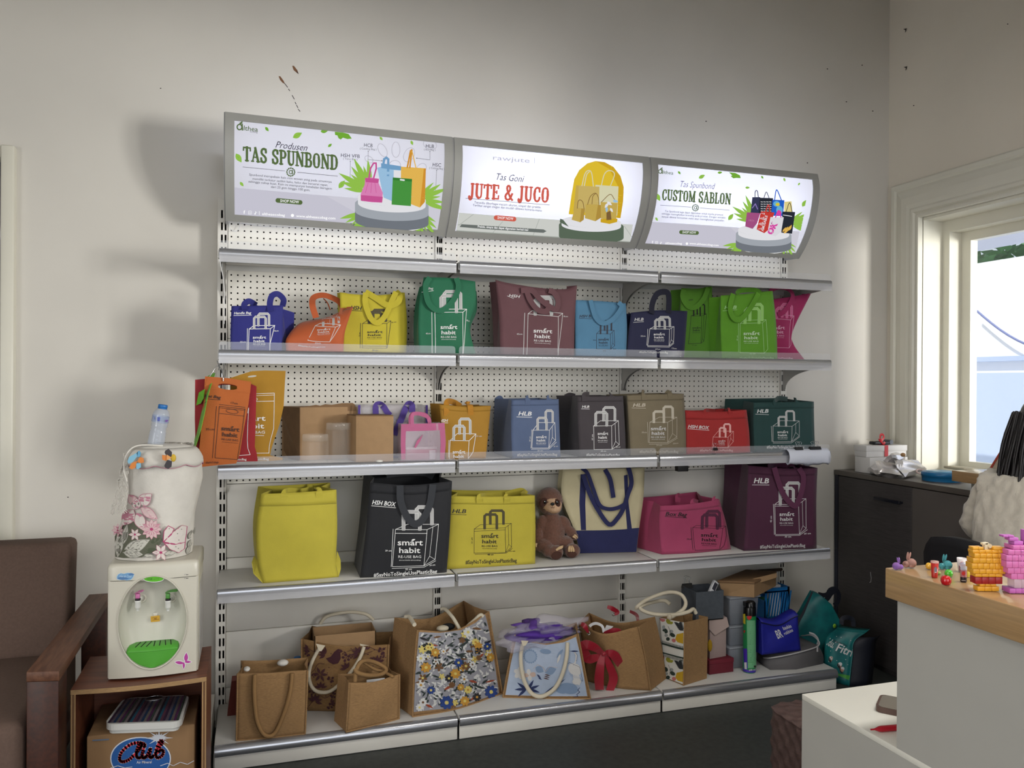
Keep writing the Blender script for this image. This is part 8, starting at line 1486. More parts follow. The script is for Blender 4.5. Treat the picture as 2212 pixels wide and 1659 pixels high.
def emblem(a,Z,x,y,r):
    s = abs(Z(1,0)[0]-Z(0,0)[0])
    for k in range(12): q = k*2*PI/12;a.leaf(Z(x+r*.82*math.cos(q),y+r*.82*math.sin(q)),r*.5*s,r*.3*s,q+1.2,GRN)
    for k in range(18): q0,q1 = k*2*PI/18,(k+1)*2*PI/18;a.line([Z(x+r*.32*math.cos(v),y+r*.36*math.sin(v)) for v in (q0,q1)],r*.16*s,GRN)
    a.line([Z(x+r*.36,y-r*.4),Z(x+r*.38,y+r*.42)],r*.16*s,GRN)
def social(a,Z,pts,h,mt,lines):
    s = abs(Z(1,0)[0]-Z(0,0)[0]);(x1,y1),(x2,y2),(x3,y3) = pts
    T(a,Z,'f',(x1-6*h/22,y1+h/2),(x1+6*h/22,y1+h/2),h,mt,.02);k = h*.5
    for P in ([(-1,-.8),(-.8,-1),(.8,-1),(1,-.8),(1,.8),(.8,1),(-.8,1),(-1,.8)],): a.line([Z(x2+v[0]*k,y2+v[1]*k) for v in P],2.6*s,mt,True)
    for q in range(10): a.line([Z(x2+k*.45*math.cos(v),y2+k*.45*math.sin(v)) for v in (q*.628,(q+1)*.628)],2.2*s,mt)
    a.line([Z(x3+k*.1,y3-k),Z(x3+k*.1,y3+k*.5)],4*s,mt);a.ell(Z(x3-k*.3,y3+k*.5),k*.45*s,k*.4*s,mt,0,10);a.line([Z(x3+k*.1,y3-k),Z(x3+k*.4,y3-k*.5),Z(x3+k*.8,y3-k*.4)],3.4*s,mt)
    for t_,p,q,hh in lines: T(a,Z,t_,p,q,hh,mt,.014)
# ---------- sign 1
a = Art(lambda P,Lf: SIGNMAP(P+np.c_[np.zeros(len(P)),(978-P[:,0])/492*4.4],Lf),.0009,.00004);a.mx = 5.;Z = S1;a.clip = [Z(*p) for p in ((172,166),(2062,374),(2005,1146),(172,1003))]
a.poly([Z(*p) for p in ((172,758),(900,822),(1300,855),(2040,915),(2005,1146),(1400,1104),(172,1003))],BAND);a.poly([Z(*p) for p in ((1000,832),(1300,855),(2040,915),(2005,1146),(1500,1110))],BAND2)
leaves(a,Z,[(478,245,48,.9,0),(748,298,92,-.5,1),(985,262,66,-.1,0),(1035,387,44,-.7,0),(1488,327,40,.9,1),(1760,365,44,1.2,1),(228,500,92,1.0,1),(255,730,50,.9,1),(1140,730,86,-.9,1)]);
a.poly([Z(*p) for p in ((1078,268),(1150,275),(1200,288),(1228,328),(1190,332),(1150,320),(1130,336),(1112,326),(1100,300),(1080,296))],LEAF2)
OV = GL_('faint oval',(206,204,216))
for x,y,rx,ry,q in ((1500,430,34,62,-.5),(1618,425,36,68,0),(1735,470,44,66,.5),(1610,560,50,40,0),(1380,510,40,26,.6),(1920,380,60,40,.3),(1840,600,40,60,.6)):
    P = [(x+rx*math.cos(v)*math.cos(q)-ry*math.sin(v)*math.sin(q),y+rx*math.cos(v)*math.sin(q)+ry*math.sin(v)*math.cos(q)) for v in np.linspace(0,2*PI,26)];a.line([Z(*p) for p in P],1.2,OV)
brand(a,Z,235,228,.95,GRN);T(a,Z,'Produsen',(552,408),(832,438),58,DKP,-.004,.32);serif(a,Z,'TAS SPUNBOND',(268,522),(1104,602),122,GRN,(.0,-1),.17)
a.line([Z(265,578),Z(635,612)],.9,GTX);a.line([Z(748,624),Z(1102,658)],.9,GTX);emblem(a,Z,688,622,42)
for t_,p,q in (('Spunbond merupakain kain non woven yang pada umumnya',(320,652),(1048,716)),('memiliki terkstur sedikit kaku, halus dan berserat rapat,',(350,688),(1015,744)),('sehingga cukup kuat. Kain ini mempunyai ketebalan beragam',(314,712),(1050,775)),('dari 25 gsm hingga 100 gsm.',(512,758),(858,788))): T(a,Z,t_,p,q,19,GTX,.006)
pill(a,Z,553,792,868,886,40,GRN);T(a,Z,'SHOP NOW',(594,882),(760,894),24,WHT,.01)
social(a,Z,[(278,970),(327,974),(376,978)],28,WHT,[('|',(408,985),(412,985),24),('altheaecobag',(434,994),(636,1006),22),('www.altheaecobag.com',(735,1012),(1082,1034),22)]);a.ell(Z(703,998),14*.244,14*.244,WHT)
for t_,s_,p,q,sp,sq in (('HSH VFB','( Valve Bag )',(1130,490),(1297,500),(1150,512),(1276,520)),('HCB','( Cooling Bag )',(1334,402),(1410,408),(1298,424),(1444,434)),('HLB','( Box Bag )',(1880,412),(1952,416),(1864,434),(1966,440)),('HSC','( Cutting Bag )',(1940,572),(2014,577),(1910,592),(2044,602))): T(a,Z,t_,p,q,30,DKP,.0);T(a,Z,s_,sp,sq,16,GTX,-.002)
for P in ([(1213,528),(1210,736),(1312,744)],[(1372,440),(1370,514),(1492,524)],[(1916,444),(1916,516),(1800,502)],[(1976,605),(1966,806),(1768,788)]): a.line([Z(*p) for p in P],.7,GTX);a.ell(Z(*P[-1]),1.2,1.2,GTX,0,7);a.ell(Z(*P[0]),1,1,GTX,0,7)
fan(a,Z,1400,800,300,3.3,4.6,8,LEAF);fan(a,Z,1800,860,260,5.5,6.6,6,LEAF);fan(a,Z,1380,960,240,1.9,2.9,6,LEAF);fan(a,Z,1800,960,240,.5,1.5,6,LEAF)
podium(a,Z,1580,905,325,70,150,(PODG,PODD,PODL,WHT),.045)
a.poly([Z(*p) for p in ((1660,575),(1880,590),(1872,880),(1826,928),(1752,900),(1660,880))],ORG);a.poly([Z(*p) for p in ((1862,592),(1880,592),(1872,880),(1828,928),(1830,905))],ORG2);a.line([Z(*p) for p in ((1716,582),(1745,440),(1756,432),(1738,584))],3.4,ORG2);a.line([Z(*p) for p in ((1758,445),(1792,585))],2.2,ORG)
a.poly([Z(*p) for p in ((1450,585),(1490,575),(1660,600),(1600,880),(1508,842))],SKY);a.poly([Z(*p) for p in ((1484,545),(1560,556),(1662,572),(1660,606),(1580,600),(1486,588))],SKY2);a.poly([Z(*p) for p in ((1596,605),(1660,610),(1658,690),(1596,680))],PODL);a.line([Z(*p) for p in ((1506,545),(1512,510),(1532,498),(1548,512),(1546,650))],5,SKY2)
a.poly([Z(*p) for p in ((1345,672),(1400,668),(1466,680),(1462,715),(1500,800),(1494,885),(1400,882),(1306,868),(1305,810),(1340,730))],PINK);a.poly([Z(*p) for p in ((1342,672),(1466,682),(1458,716),(1350,708))],PINK2);a.line([Z(*p) for p in ((1378,672),(1392,590),(1418,545),(1440,545),(1442,590),(1418,678))],3.4,PINK2);a.poly([Z(*p) for p in ((1305,820),(1500,835),(1494,885),(1306,868))],PINK2)
for x in (1370,1400,1430): a.line([Z(x,715),Z(x-(1400-x)*.6-6,800)],.8,PINK2)
a.poly([Z(*p) for p in ((1588,668),(1758,682),(1748,915),(1578,902))],GBAG);a.poly([Z(*p) for p in ((1588,668),(1758,682),(1757,704),(1587,690))],GBAG2);pill(a,Z,1650,1694,688,692,14,PODL)
a.build('printed_design',signs[0])
# ---------- sign 2
a = Art(SIGNMAP,.0009,.00004);a.mx = 5.;Z = S2;a.clip = [Z(*p) for p in ((178,208),(1968,384),(1846,1184),(118,1072))];RED = GL_('red',(226,104,86));TILE,TILE2,DKG = GL_('tile',(222,224,218)),GL_('tile edge',(176,182,174)),GL_('bar grey',(116,122,118));YE,YE2,TAN,TAN2,TAN3,LT = [GL_(*v) for v in (('gold',(240,204,56)),('gold dark',(222,178,40)),('kraft',(216,190,112)),('kraft mid',(212,182,92)),('kraft dark',(190,154,70)),('ivory',(232,228,190)))];DG2 = GL_('moss',(98,114,96));BRN = GL_('brown',(136,104,60))
a.poly([Z(*p) for p in ((145,872),(560,905),(1200,948),(1900,992),(1846,1158),(1140,1112),(120,1046))],TILE);a.poly([Z(*p) for p in ((120,1046),(1140,1112),(1846,1158),(1846,1184),(1140,1136),(118,1072))],TILE2)
for p,q in (((290,886),(140,1000)),((580,960),(482,1070)),((944,935),(874,1120)),((1790,1005),(1868,1118)),((1150,1070),(1140,1135)),((130,988),(900,1050))): a.line([Z(*p),Z(*q)],.9,TILE2)
T(a,Z,'rawjute',(482,345),(845,378),44,GL_('pale grey',(206,206,220)),-.004);a.line([Z(896,330),Z(896,380)],.8,GL_('pale grey',(206,206,220)))
T(a,Z,'Tas Goni',(516,545),(790,570),66,DKP,-.006,.3);serif(a,Z,'JUTE & JUCO',(240,722),(1036,768),140,RED,(.05,-1),.17)
a.line([Z(210,728),Z(1045,795)],.9,GTX);T(a,Z,'Tersedia diberbagai macam ukuran, simpel dan praktis.',(296,778),(960,828),22,GTX,.006);T(a,Z,'Terlihat sangat elegan dan mudah dibawa kemana-mana',(280,806),(966,860),22,GTX,.006)
pill(a,Z,490,714,920,934,48,RED);T(a,Z,'SHOP NOW',(526,932),(684,944),26,WHT,.008)
a.poly([Z(*p) for p in ((170,984),(420,1000),(985,1036),(1015,1054),(985,1070),(420,1034),(150,1012))],DKG);T(a,Z,'Praktis, simple dan dapat digunakan berkali-kali',(330,1016),(832,1050),20,WHT,.014)
P = [(1235,885),(1262,700),(1290,540),(1340,450),(1420,385),(1500,362),(1590,372),(1680,420),(1750,510),(1782,620),(1776,760),(1750,925)];a.poly([Z(*p) for p in P],YE)
a.poly([Z(*p) for p in ((1500,362),(1590,372),(1680,420),(1750,510),(1782,620),(1776,760),(1750,925),(1716,920),(1730,620),(1640,440))],YE2)
podium(a,Z,1460,1000,322,64,110,(DG2,DG2,PODL,YE2),.03);a.poly([Z(*p) for p in ((1236,1010),(1146,965),(1150,930),(1180,940))],DG2)
a.poly([Z(*p) for p in ((1500,596),(1730,612),(1718,900),(1500,880))],LT);a.poly([Z(*p) for p in ((1308,600),(1540,615),(1534,880),(1280,860))],TAN);a.poly([Z(*p) for p in ((1308,600),(1334,602),(1320,860),(1280,858))],TAN2)
for P in ([(1366,605),(1395,490),(1430,455),(1462,480),(1480,610)],[(1390,605),(1412,500),(1440,465)],[(1560,600),(1590,490),(1640,455),(1690,490),(1650,605)]): a.line([Z(*p) for p in smoothpath([(*v,0) for v in P],16)[:,:2]],2.0,LT)
a.poly([Z(*p) for p in ((1296,822),(1396,832),(1384,940),(1350,965),(1264,940))],TAN3);a.poly([Z(*p) for p in ((1296,822),(1360,830),(1345,962),(1264,940))],TAN2);a.poly([Z(*p) for p in ((1405,785),(1566,796),(1556,920),(1500,955),(1396,925))],TAN3);a.poly([Z(*p) for p in ((1405,785),(1525,795),(1500,955),(1396,925))],TAN2);a.poly([Z(*p) for p in ((1552,765),(1720,775),(1706,940),(1556,930))],TAN2);a.poly([Z(*p) for p in ((1552,932),(1720,930),(1716,962),(1640,982),(1552,965))],YE2)
a.poly([Z(*p) for p in ((1610,870),(1650,850),(1660,940),(1610,945))],BRN)
for P in ([(1320,828),(1328,760),(1350,745),(1376,770),(1386,830)],[(1422,790),(1450,710),(1500,678),(1528,720),(1536,790)],[(1465,785),(1475,710),(1500,684)],[(1560,765),(1645,690),(1690,740)]): a.line([Z(*p) for p in smoothpath([(*v,0) for v in P],16)[:,:2]],1.3,BRN)
for x,y,l,q in ((1610,800,60,2.2),(1640,780,60,.6),(1612,840,56,1.6),(1700,758,56,.2),(1660,845,50,1.0)): a.leaf(Z(x,y),l*.217,l*.1,q,SKY if l == 56 else PODL)
a.build('printed_design',signs[1])
# ---------- sign 3
a = Art(SIGNMAP,.0009,.00004);a.mx = 5.;Z = S3;a.clip = [Z(*p) for p in ((262,222),(1798,362),(1646,1095),(138,1012))]
a.poly([Z(*p) for p in ((212,778),(700,808),(1100,838),(1718,876),(1646,1095),(1100,1055),(138,1012))],BAND);a.poly([Z(*p) for p in ((1000,832),(1718,876),(1646,1095),(1250,1066))],BAND2)
leaves(a,Z,[(494,292,40,.9,0),(718,330,70,-.5,1),(898,290,48,-.1,0),(1320,338,36,.9,0),(1540,362,40,1.2,1),(1685,404,34,-.9,1),(282,535,84,1.1,1),(268,752,42,1.0,1),(1006,730,78,-.9,1),(1738,595,80,-1.0,1),(1172,440,46,0,1)]);a.poly([Z(*p) for p in ((986,288),(1050,295),(1096,318),(1104,346),(1060,344),(1030,348),(1004,326),(1020,320))],LEAF2)
brand(a,Z,303,280,.75,GRN,False);T(a,Z,'Tas Spunbond',(502,432),(846,456),60,GL_('violet grey',(120,116,164)),-.008,.3);serif(a,Z,'CUSTOM SABLON',(318,560),(998,604),102,GRN,(.06,-1),.16)
a.line([Z(302,612),Z(606,632)],.8,GTX);a.line([Z(698,640),Z(988,662)],.8,GTX);emblem(a,Z,650,638,36)
for t_,p,q in (('Tas Spunbond juga dapat digunakan untuk media promosi',(346,678),(924,716)),('sehingga meningkatkan branding pada produk. Dengan semakin',(312,702),(948,744)),('banyak dikenal konsumen maka akan meningkatkan penjualan.',(314,732),(936,772))): T(a,Z,t_,p,q,18,GTX,.006,.12)
pill(a,Z,488,684,876,884,38,GRN);T(a,Z,'SHOP NOW',(520,886),(656,892),22,WHT,.01,.15);social(a,Z,[(224,974),(264,978),(306,982)],24,WHT,[('altheaecobag',(350,992),(516,996),20),('www.altheaecobag.com',(590,994),(880,1014),20)]);a.ell(Z(565,988),2.6,2.6,WHT)
fan(a,Z,1260,780,260,3.3,4.7,8,LEAF);fan(a,Z,1560,800,240,5.6,6.6,6,LEAF);fan(a,Z,1130,980,190,2.0,3.0,6,LEAF);fan(a,Z,1530,960,170,.5,1.6,5,LEAF)
podium(a,Z,1326,900,276,60,120,(PODG,PODD,PODL,WHT),.03)
NVY,BKB,BLU,CYN,YEL,MAG,RDB,PLM,WB2,HPK = [GL_(*v) for v in (('navy bag',(58,62,92)),('black bag',(44,48,58)),('blue bag',(40,104,214)),('cyan',(110,190,232)),('yellow',(236,216,60)),('magenta',(206,104,180)),('red bag',(214,66,58)),('plum bag',(176,88,140)),('white bag',(238,236,242)),('hot pink',(232,76,176)))]
def pb_(pts,mt): a.poly([Z(*p) for p in pts],mt)
def hd(pts,w,mt): a.line([Z(*p) for p in smoothpath([(*v,0) for v in pts],14)[:,:2]],w,mt)
pb_([(1212,535),(1290,535),(1290,690),(1194,690)],NVY);pb_([(1285,540),(1418,545),(1410,690),(1275,690)],BKB);pb_([(1412,560),(1530,565),(1516,720),(1400,715)],BLU);pb_([(1530,580),(1600,575),(1610,680),(1530,680)],GL_('pale yellow',(242,226,150)))
hd([(1238,540),(1240,480),(1260,475),(1272,540)],1.6,NVY);hd([(1325,545),(1350,485),(1378,545)],1.4,BKB);hd([(1432,562),(1446,475),(1462,475),(1500,565)],2,BLU)
for r_ in range(5):
    for c_ in range(4): a.line([Z(1296+c_*28,580+r_*22),Z(1314+c_*28,582+r_*22)],1.2,PODL)
a.ell(Z(1450,600),7,6,CYN);a.ell(Z(1480,660),7,9,CYN);a.ell(Z(1462,606),4.5,3.4,YEL);a.ell(Z(1476,690),5,6,HPK);a.line([Z(1210,640),Z(1240,600),Z(1262,650)],2,GL_('lilac',(150,130,200)))
pb_([(1510,675),(1636,680),(1606,890),(1500,880)],BKB);hd([(1545,680),(1580,590),(1606,680)],1.3,BKB);a.line([Z(1518,708),Z(1602,722)],1.4,PODL)
for x,y,q in ((1530,850,-.9),(1552,845,-1.0),(1574,840,-1.1),(1590,830,-1.2),(1545,870,-.6)): a.leaf(Z(x,y),13,4,q,ORG)
pb_([(1156,682),(1290,690),(1256,790),(1214,842),(1140,818)],PLM);T(a,Z,'SABLON',(1172,765),(1226,772),16,GL_('rose',(206,140,176)),.0)
pb_([(1296,672),(1430,685),(1372,850),(1330,884),(1254,848)],RDB);hd([(1340,680),(1370,610),(1385,685)],2.4,RDB)
for k in range(3): a.line([Z(1302+k*14,690),Z(1268+k*14,845)],1.4,PODL)
T(a,Z,'AMUSABLE',(1322,868),(1362,715),26,PODL,.02)
pb_([(1390,728),(1522,730),(1498,868),(1440,915),(1358,888)],WB2);hd([(1440,730),(1470,665),(1495,730)],2.4,HPK);T(a,Z,'OK',(1402,905),(1462,790),54,HPK,.06);a.line([Z(1396,785),Z(1406,790)],1,DKP)
a.build('printed_design',signs[2])

for o_ in signs[0].children:        # the long sign hangs slightly higher at its outer end
    me_ = o_.data;n_ = len(me_.vertices);co = np.zeros(n_*3);me_.vertices.foreach_get('co',co);co = co.reshape(-1,3);co[:,2] += (.9-co[:,0])*.010;me_.vertices.foreach_set('co',co.ravel())
# ================================================================ toy sloth
def skinmesh(nm,joints,bones,mt,parent,levels=1,remesh=None,disp=0.):
    # joints: name -> (xyz, radius[, radius2]); one continuous surface grown over the skeleton
    names = list(joints);me = bpy.data.meshes.new(nm);me.from_pydata([tuple(joints[n][0]) for n in names],[(names.index(a),names.index(b)) for a,b in bones],[]);o = link(nm,me,parent);me.materials.append(mt)
    o.modifiers.new('skin','SKIN')
    for i,n in enumerate(names): r = joints[n][1];v = me.skin_vertices[0].data[i];v.radius = (r,joints[n][2] if len(joints[n]) > 2 else r);v.use_root = (i == 0)
    if remesh:
        m = o.modifiers.new('smooth_union','REMESH');m.mode = 'VOXEL';m.voxel_size = remesh;m.use_smooth_shade = True;sm = o.modifiers.new('soften','SMOOTH');sm.factor = .5;sm.iterations = 6
    else: s = o.modifiers.new('subdivision','SUBSURF');s.levels = levels;s.render_levels = levels;o.modifiers['skin'].use_smooth_shade = True
    dg = bpy.context.evaluated_depsgraph_get();e = o.evaluated_get(dg);m2 = bpy.data.meshes.new_from_object(e);o.modifiers.clear();o.data = m2;
    if not m2.materials: m2.materials.append(mt)
    for p in m2.polygons: p.use_smooth = True
    return o
def blend(nm,ells,mt,parent,vox=.004,it=8,fur=0.,seed=0):     # ellipsoids fused into one continuous surface
    mb = MB()
    for c,r,M_ in ells: mb.ell(c if M_ is None else (0,0,0),r,mt,18,M_)
    o = mb.build(nm,mt,parent);m = o.modifiers.new('smooth_union','REMESH');m.mode = 'VOXEL';m.voxel_size = vox;s = o.modifiers.new('soften','SMOOTH');s.factor = .5;s.iterations = it
    dg = bpy.context.evaluated_depsgraph_get();m2 = bpy.data.meshes.new_from_object(o.evaluated_get(dg));o.modifiers.clear();o.data = m2
    if fur:
        rr = np.random.RandomState(seed);n = len(m2.vertices);co = np.zeros(n*3);m2.vertices.foreach_get('co',co);nr = np.zeros(n*3);m2.vertices.foreach_get('normal',nr);co = co.reshape(-1,3)+nr.reshape(-1,3)*(rr.rand(n,1)-.5)*fur;m2.vertices.foreach_set('co',co.ravel())
    if not m2.materials: m2.materials.append(mt)
    for p in m2.polygons: p.use_smooth = True
    return o
zs_ = ST[3]+.001;seat = onz(*Z8(1180,925),zs_);YS = seat[1];YB_ = YS+.10
M_fur = mat('brown plush',(112,76,62),.95,grain=.22,gscale=120,bump=.9,bscale=420,sheen=.5);M_cremef = mat('cream plush',(206,170,138),.95,grain=.08,gscale=120,bump=.5,bscale=500);M_dkp = mat('dark brown plush',(70,42,34),.95,bump=.5,bscale=500);M_eye = mat('glossy black eye',(10,9,10),.08);M_claw = mat('cream claw felt',(210,180,140),.9)
t = thing('sloth_plush','brown plush sloth sitting between the wide yellow bag and cream tote','toy',(seat[0],YB_,zs_));k = np.linalg.norm(ony(*Z8(1180,600),YB_)-CAMP)/FPX*.22604
def sl(x,y,dy): return ony(*Z8(x,y),YB_+dy)
def el(x,y,dy,rx,rz,ry=None,rot=0.):
    c = sl(x,y,dy);M_ = Matrix.Translation(Vector(c)) @ Matrix.Rotation(rot,4,'Y');return (tuple(c),(rx*k,(ry or min(rx,rz))*k,rz*k),M_)
E_ = [el(1180,360,0,128,128,110),el(1190,420,-.005,112,80,95),el(1190,640,.005,145,170,105),el(1190,740,-.005,140,110,110),el(1195,530,0,90,60,80),
      el(1100,590,-.008,55,90,55,.25),el(1070,700,-.02,46,90,46,.1),el(1062,790,-.025,40,46,40),el(1320,580,-.005,60,85,55,-.6),el(1385,660,-.015,48,70,48,-.75),el(1420,705,-.02,36,34,36),
      el(1130,790,-.035,85,66,80),el(1180,840,-.065,70,60,70),el(1240,855,-.092,72,66,56),el(1330,760,-.03,80,62,80),el(1375,820,-.060,66,60,66),el(1400,840,-.085,76,66,52)]
blend('body',E_,M_fur,t,.0035,6,.0035,3)
def patch(nm,x,y,dy,rx,rz,mt,rot=0.,ry=.012): c = sl(x,y,dy);M_ = Matrix.Translation(Vector(c)) @ Matrix.Rotation(rot,4,'Y');return MB().ell((0,0,0),(rx*k,ry,rz*k),mt,18,M_).build(nm,mt,t)
fd = -.110*k/k*1.0;FD = -110*k
blend('face_patch',[el(1185,395,0,104,84,96),el(1180,345,0,84,34,100),el(1200,425,-.004,78,54,100)],M_cremef,t,.003,4)
o = [q for q in t.children if q.name.startswith('face_patch')][0];o.location = (0,-.013,.0)
patch('eye_patch',1122,378,FD-.006,34,46,M_dkp,.55,.007);patch('eye_patch',1258,380,FD-.004,26,40,M_dkp,-.45,.007);patch('eye',1138,374,FD-.013,15,17,M_eye,0,.006);patch('eye',1256,378,FD-.011,14,16,M_eye,0,.006)
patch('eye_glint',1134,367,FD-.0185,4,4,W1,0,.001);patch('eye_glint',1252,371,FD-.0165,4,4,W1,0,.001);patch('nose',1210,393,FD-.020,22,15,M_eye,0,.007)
mo = mat('stitch brown',(92,58,44),.9);MB().tube(smoothpath([sl(1212,410,FD-.021),sl(1212,425,FD-.021)],4),.0010,mo,5).build('mouth_stitch',mo,t);MB().tube(smoothpath([sl(1196,420,FD-.020),sl(1204,430,FD-.021),sl(1213,425,FD-.021),sl(1222,430,FD-.021),sl(1230,419,FD-.020)],14),.0010,mo,5).build('mouth_stitch',mo,t)
def claw(pts,w): P = np.array([sl(*p) for p in pts]);MB().tube(smoothpath(P,10),np.interp(np.linspace(0,1,10),[0,.5,1],[w*k,w*k*.9,w*k*.3]),M_claw,8).build('claw',M_claw,t)
for d in (0,14,28): claw([(1248+d*.4,822-d*.3+10,-.115),(1280+d*.2,806+d*.3,-.125),(1312-d*.1,792+d*.6,-.128)],11)
for d in (-22,0,22): claw([(1390+d,842,-.112),(1388+d*.9,818,-.122),(1384+d*.6,790,-.120)],11)
claw([(1418,690,-.045),(1436,700,-.05),(1450,718,-.05)],10);claw([(1404,702,-.048),(1422,712,-.052),(1436,726,-.052)],9);claw([(1056,770,-.06),(1052,790,-.065),(1058,805,-.066)],10)
patch('foot_pad',1250,885,-.118,52,38,M_dkp,-.15,.005);patch('foot_pad',1398,876,-.110,46,30,M_dkp,.05,.005)
# ================================================================ person on a chair at the right edge
M_skin = mat('skin',(206,160,134),.55);M_knit = mat('cream cable knit',(206,198,184),.95,grain=.06,gscale=60,bump=.6,bscale=260,sheen=.4);M_hair = mat('black hair',(20,16,18),.38,grain=.3,gscale=60);M_jean = mat('dark trousers',(38,40,52),.9)
px0,py0 = 2.80,-1.30;t = thing('person','person with long black hair and cream cable-knit sweater, seated at the right edge','person',(px0,py0,0))
J = {'pelvis': ((2.68,py0,.56),.125,.15),'waist': ((2.70,py0,.72),.11,.13),'chest': ((2.74,py0,.92),.115,.155),'neck0': ((2.78,py0,1.07),.058),'neck': ((2.81,py0,1.13),.047),'jaw': ((2.86,py0,1.20),.070),'head': ((2.865,py0,1.285),.092),'crown': ((2.85,py0,1.345),.062),
     'shl': ((2.74,py0+.155,1.02),.062),'ell': ((2.70,py0+.195,.84),.047),'wrl': ((2.86,py0+.17,1.03),.031),'hal': ((2.93,py0+.15,1.085),.028),'shr': ((2.74,py0-.155,1.02),.062),'elr': ((2.69,py0-.235,.80),.047),'wrr': ((2.88,py0-.18,1.03),.031),'har': ((2.94,py0-.16,1.085),.028),
     'hil': ((2.70,py0+.09,.54),.095),'knl': ((2.90,py0+.11,.52),.068),'anl': ((2.88,py0+.11,.11),.042),'tol': ((2.955,py0+.11,.045),.036),'hir': ((2.70,py0-.09,.54),.095),'knr': ((2.90,py0-.11,.52),.068),'anr': ((2.88,py0-.11,.11),.042),'tor': ((2.955,py0-.11,.045),.036)}
Bn = [('pelvis','waist'),('waist','chest'),('chest','neck0'),('neck0','neck'),('neck','jaw'),('jaw','head'),('head','crown'),('chest','shl'),('shl','ell'),('ell','wrl'),('wrl','hal'),('chest','shr'),('shr','elr'),('elr','wrr'),('wrr','har'),('pelvis','hil'),('hil','knl'),('knl','anl'),('anl','tol'),('pelvis','hir'),('hir','knr'),('knr','anr'),('anr','tor')]
skinmesh('body',J,Bn,M_skin,t,2)
for s_ in (1,-1):      # fingers and thumb, each its own short chain rooted in the palm
    c = np.array(J['hal' if s_ > 0 else 'har'][0])
    for i,(dy,L_) in enumerate(((-.021,.052),(-.007,.060),(.007,.056),(.020,.044))):
        a0 = c+np.array([.012,dy,.004]);skinmesh('finger',{'a': (a0,.0095),'b': (a0+[L_*.45,dy*.2,.012],.009),'c': (a0+[L_*.8,dy*.2,.006],.008),'d': (a0+[L_*1.0,dy*.2,-.006],.006)},[('a','b'),('b','c'),('c','d')],M_skin,t,1)
    a0 = c+np.array([-.002,-s_*.022,0]);skinmesh('thumb',{'a': (a0,.0105),'b': (a0+[.02,-s_*.018,.006],.010),'c': (a0+[.042,-s_*.020,.002],.008)},[('a','b'),('b','c')],M_skin,t,1)
hd_ = np.array(J['head'][0]);fx = hd_[0]+.088
for s_ in (1,-1): MB().ell((fx-.010,py0+s_*.032,1.272),(.010,.013,.009),mat('eye white',(230,228,224),.3),10).build('eye',None,t);MB().ell((fx-.002,py0+s_*.032,1.272),(.004,.006,.006),M_eye,8).build('iris',None,t);MB().ell((hd_[0]-.005,py0+s_*.092,1.255),(.018,.010,.028),M_skin,10).build('ear',None,t);MB().tube([(fx-.004,py0+s_*.018,1.292),(fx-.002,py0+s_*.034,1.297),(fx-.012,py0+s_*.050,1.291)],.003,M_hair,5).build('eyebrow',None,t)
MB().ell((fx+.006,py0,1.245),(.014,.012,.018),M_skin,10).build('nose',None,t);MB().ell((fx-.010,py0,1.212),(.010,.020,.007),mat('lips',(176,96,92),.4),10).build('mouth',None,t)
# sweater: fuller than the body, ribbed and cabled
SW = {n: (J[n][0],*[r*1.28+.012 for r in J[n][1:]]) for n in ('pelvis','waist','chest','shl','ell','shr','elr')};SW['ell'] = (np.array(J['ell'][0])+[-.012,.005,0],.072);SW['elr'] = (np.array(J['elr'][0])+[-.012,-.01,0],.085);SW['shl'] = (J['shl'][0],.088);SW['shr'] = (J['shr'][0],.088);SW['collar'] = ((2.775,py0,1.055),.085);SW['wrl'] = ((2.83,py0+.185,.95),.052);SW['wrr'] = ((2.85,py0-.19,.945),.052)
so = skinmesh('sweater',SW,[('pelvis','waist'),('waist','chest'),('chest','collar'),('chest','shl'),('shl','ell'),('ell','wrl'),('chest','shr'),('shr','elr'),('elr','wrr')],M_knit,t,4)
n_ = len(so.data.vertices);co = np.zeros(n_*3);so.data.vertices.foreach_get('co',co);nr = np.zeros(n_*3);so.data.vertices.foreach_get('normal',nr);co = co.reshape(-1,3);nr = nr.reshape(-1,3)
ang = np.arctan2(co[:,1]-py0,co[:,0]-2.72);ribs = .0022*np.sin(ang*44)+.0034*np.sin(ang*14+np.sin(co[:,2]*95)*1.3)+.0012*np.sin(co[:,2]*260)*np.cos(ang*22);so.data.vertices.foreach_set('co',(co+nr*ribs[:,None]).ravel())
# hair: a cap plus long falling locks
blend('hair_cap',[((2.845,py0,1.30),(.112,.108,.098),None),((2.80,py0,1.24),(.085,.105,.12),None),((2.765,py0,1.14),(.055,.10,.11),None),((2.750,py0,1.04),(.034,.090,.15),None)],M_hair,t,.008,6)
random.seed(21);mb = MB()
for i in range(420):
    u = random.uniform(-1,1);st = np.array([2.80-.055*math.cos(u*1.2)+random.uniform(-.02,.01),py0+u*.105,1.25+random.uniform(-.05,.07)]);L_ = random.uniform(.36,.56);dx = random.uniform(-.03,.005);
    P = [st,st+[-.035+dx*.2,u*.012,-L_*.3],st+[-.05+dx*.6,u*.02+random.uniform(-.01,.01),-L_*.62],st+[-.045+dx+random.uniform(-.008,.008),u*.004+random.uniform(-.014,.014),-L_*.86],st+[-.04+dx+random.uniform(-.014,.014),random.uniform(-.018,.018)-u*.008,-L_]];mb.tube(smoothpath(P,12),np.interp(np.linspace(0,1,12),[0,.5,1],[.0065,.005,.0006]),M_hair,5,False)
o = mb.build('hair_lock',M_hair,t);o['kind'] = 'stuff'
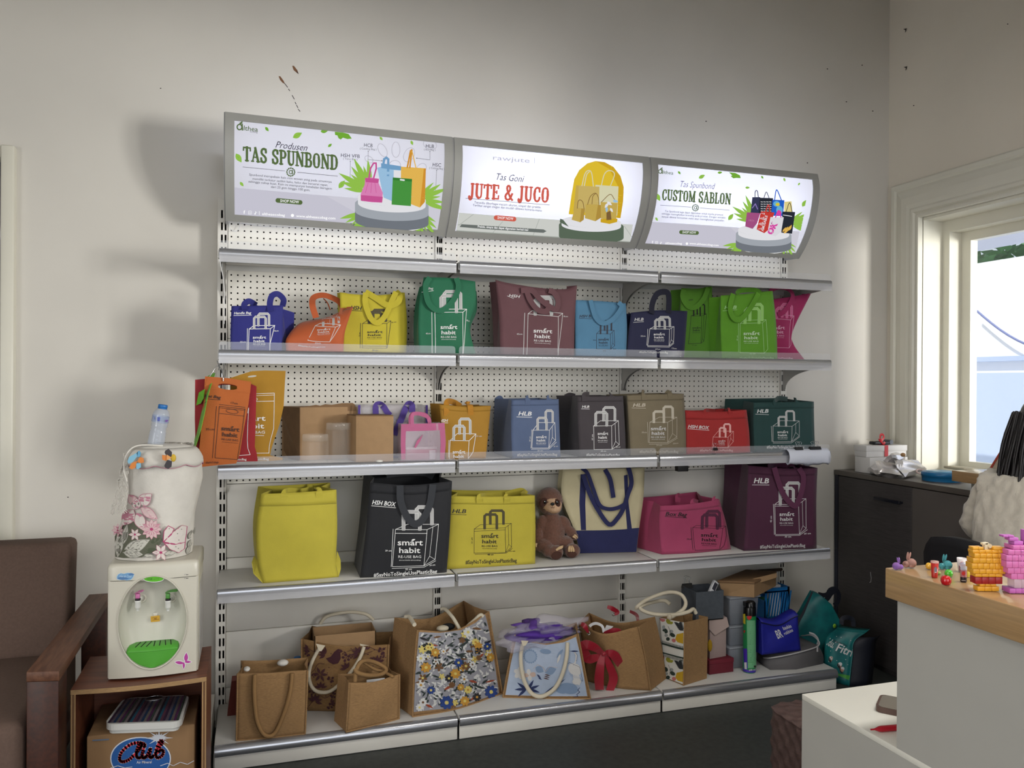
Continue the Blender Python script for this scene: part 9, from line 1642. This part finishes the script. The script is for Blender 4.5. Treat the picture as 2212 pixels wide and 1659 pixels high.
MB().tube([(2.70,py0-.05,.02),(2.70,py0-.05,.021)],.001,M_jean,5)
tr = skinmesh('trousers',{n: (J[n][0],*[r*1.10+.006 for r in J[n][1:]]) for n in ('pelvis','hil','knl','anl','hir','knr','anr')},[('pelvis','hil'),('hil','knl'),('knl','anl'),('pelvis','hir'),('hir','knr'),('knr','anr')],M_jean,t,2)
for s_ in (1,-1): MB().rbox((2.835,py0+s_*.11-.042,.001),(3.0,py0+s_*.11+.042,.075),.02,mat('black shoe',(20,20,22),.5)).build('shoe',None,t)
t.location = Vector(t.location)+Vector((.11,.03,0))
# office chair
M_ch = mat('black chair mesh',(20,20,26),.7,bump=.3,bscale=400);cxh,cyh = 2.795,py0+.045;t = thing('office_chair','black office chair with rounded back under the person in the cream sweater','chair',(cxh,cyh,0))
MB().rbox((cxh-.20,cyh-.22,.41),(cxh+.22,cyh+.22,.458),.02,M_ch,None,3).build('seat',M_ch,t);mb = MB();rows = []
for s_ in np.linspace(0,1,12):
    z = .50+.365*s_;hw = .19*(1-.25*max(0,s_-.75)/.25*max(0,s_-.75)*4) if s_ > .75 else .19
    rows.append([(cxh-.20-.05*s_-.025*math.cos(u*1.4)+.02,cyh+hw*u,z-.02*u*u*s_) for u in np.linspace(-1,1,15)])
mb.grid(rows,M_ch);solid(mb.build('backrest',M_ch,t),.03);MB().tube([(cxh-.16,cyh,.42),(cxh-.25,cyh,.46),(cxh-.26,cyh,.62)],.016,M_ch,10).build('back_bracket',M_ch,t);MB().tube([(cxh,cyh,.07),(cxh,cyh,.41)],.025,M_ch,14).build('gas_post',M_ch,t)
for i in range(5): q = i*2*PI/5;MB().tube([(cxh,cyh,.085),(cxh+.26*math.cos(q),cyh+.26*math.sin(q),.06)],.017,M_ch,8).build('leg',M_ch,t);MB().lathe([(.026,-.012),(.028,0),(.026,.012)],(0,0,0),M_ch,14,Matrix.Translation((cxh+.26*math.cos(q),cyh+.26*math.sin(q),.0285)) @ Matrix.Rotation(PI/2,4,'X')).build('caster',M_ch,t)
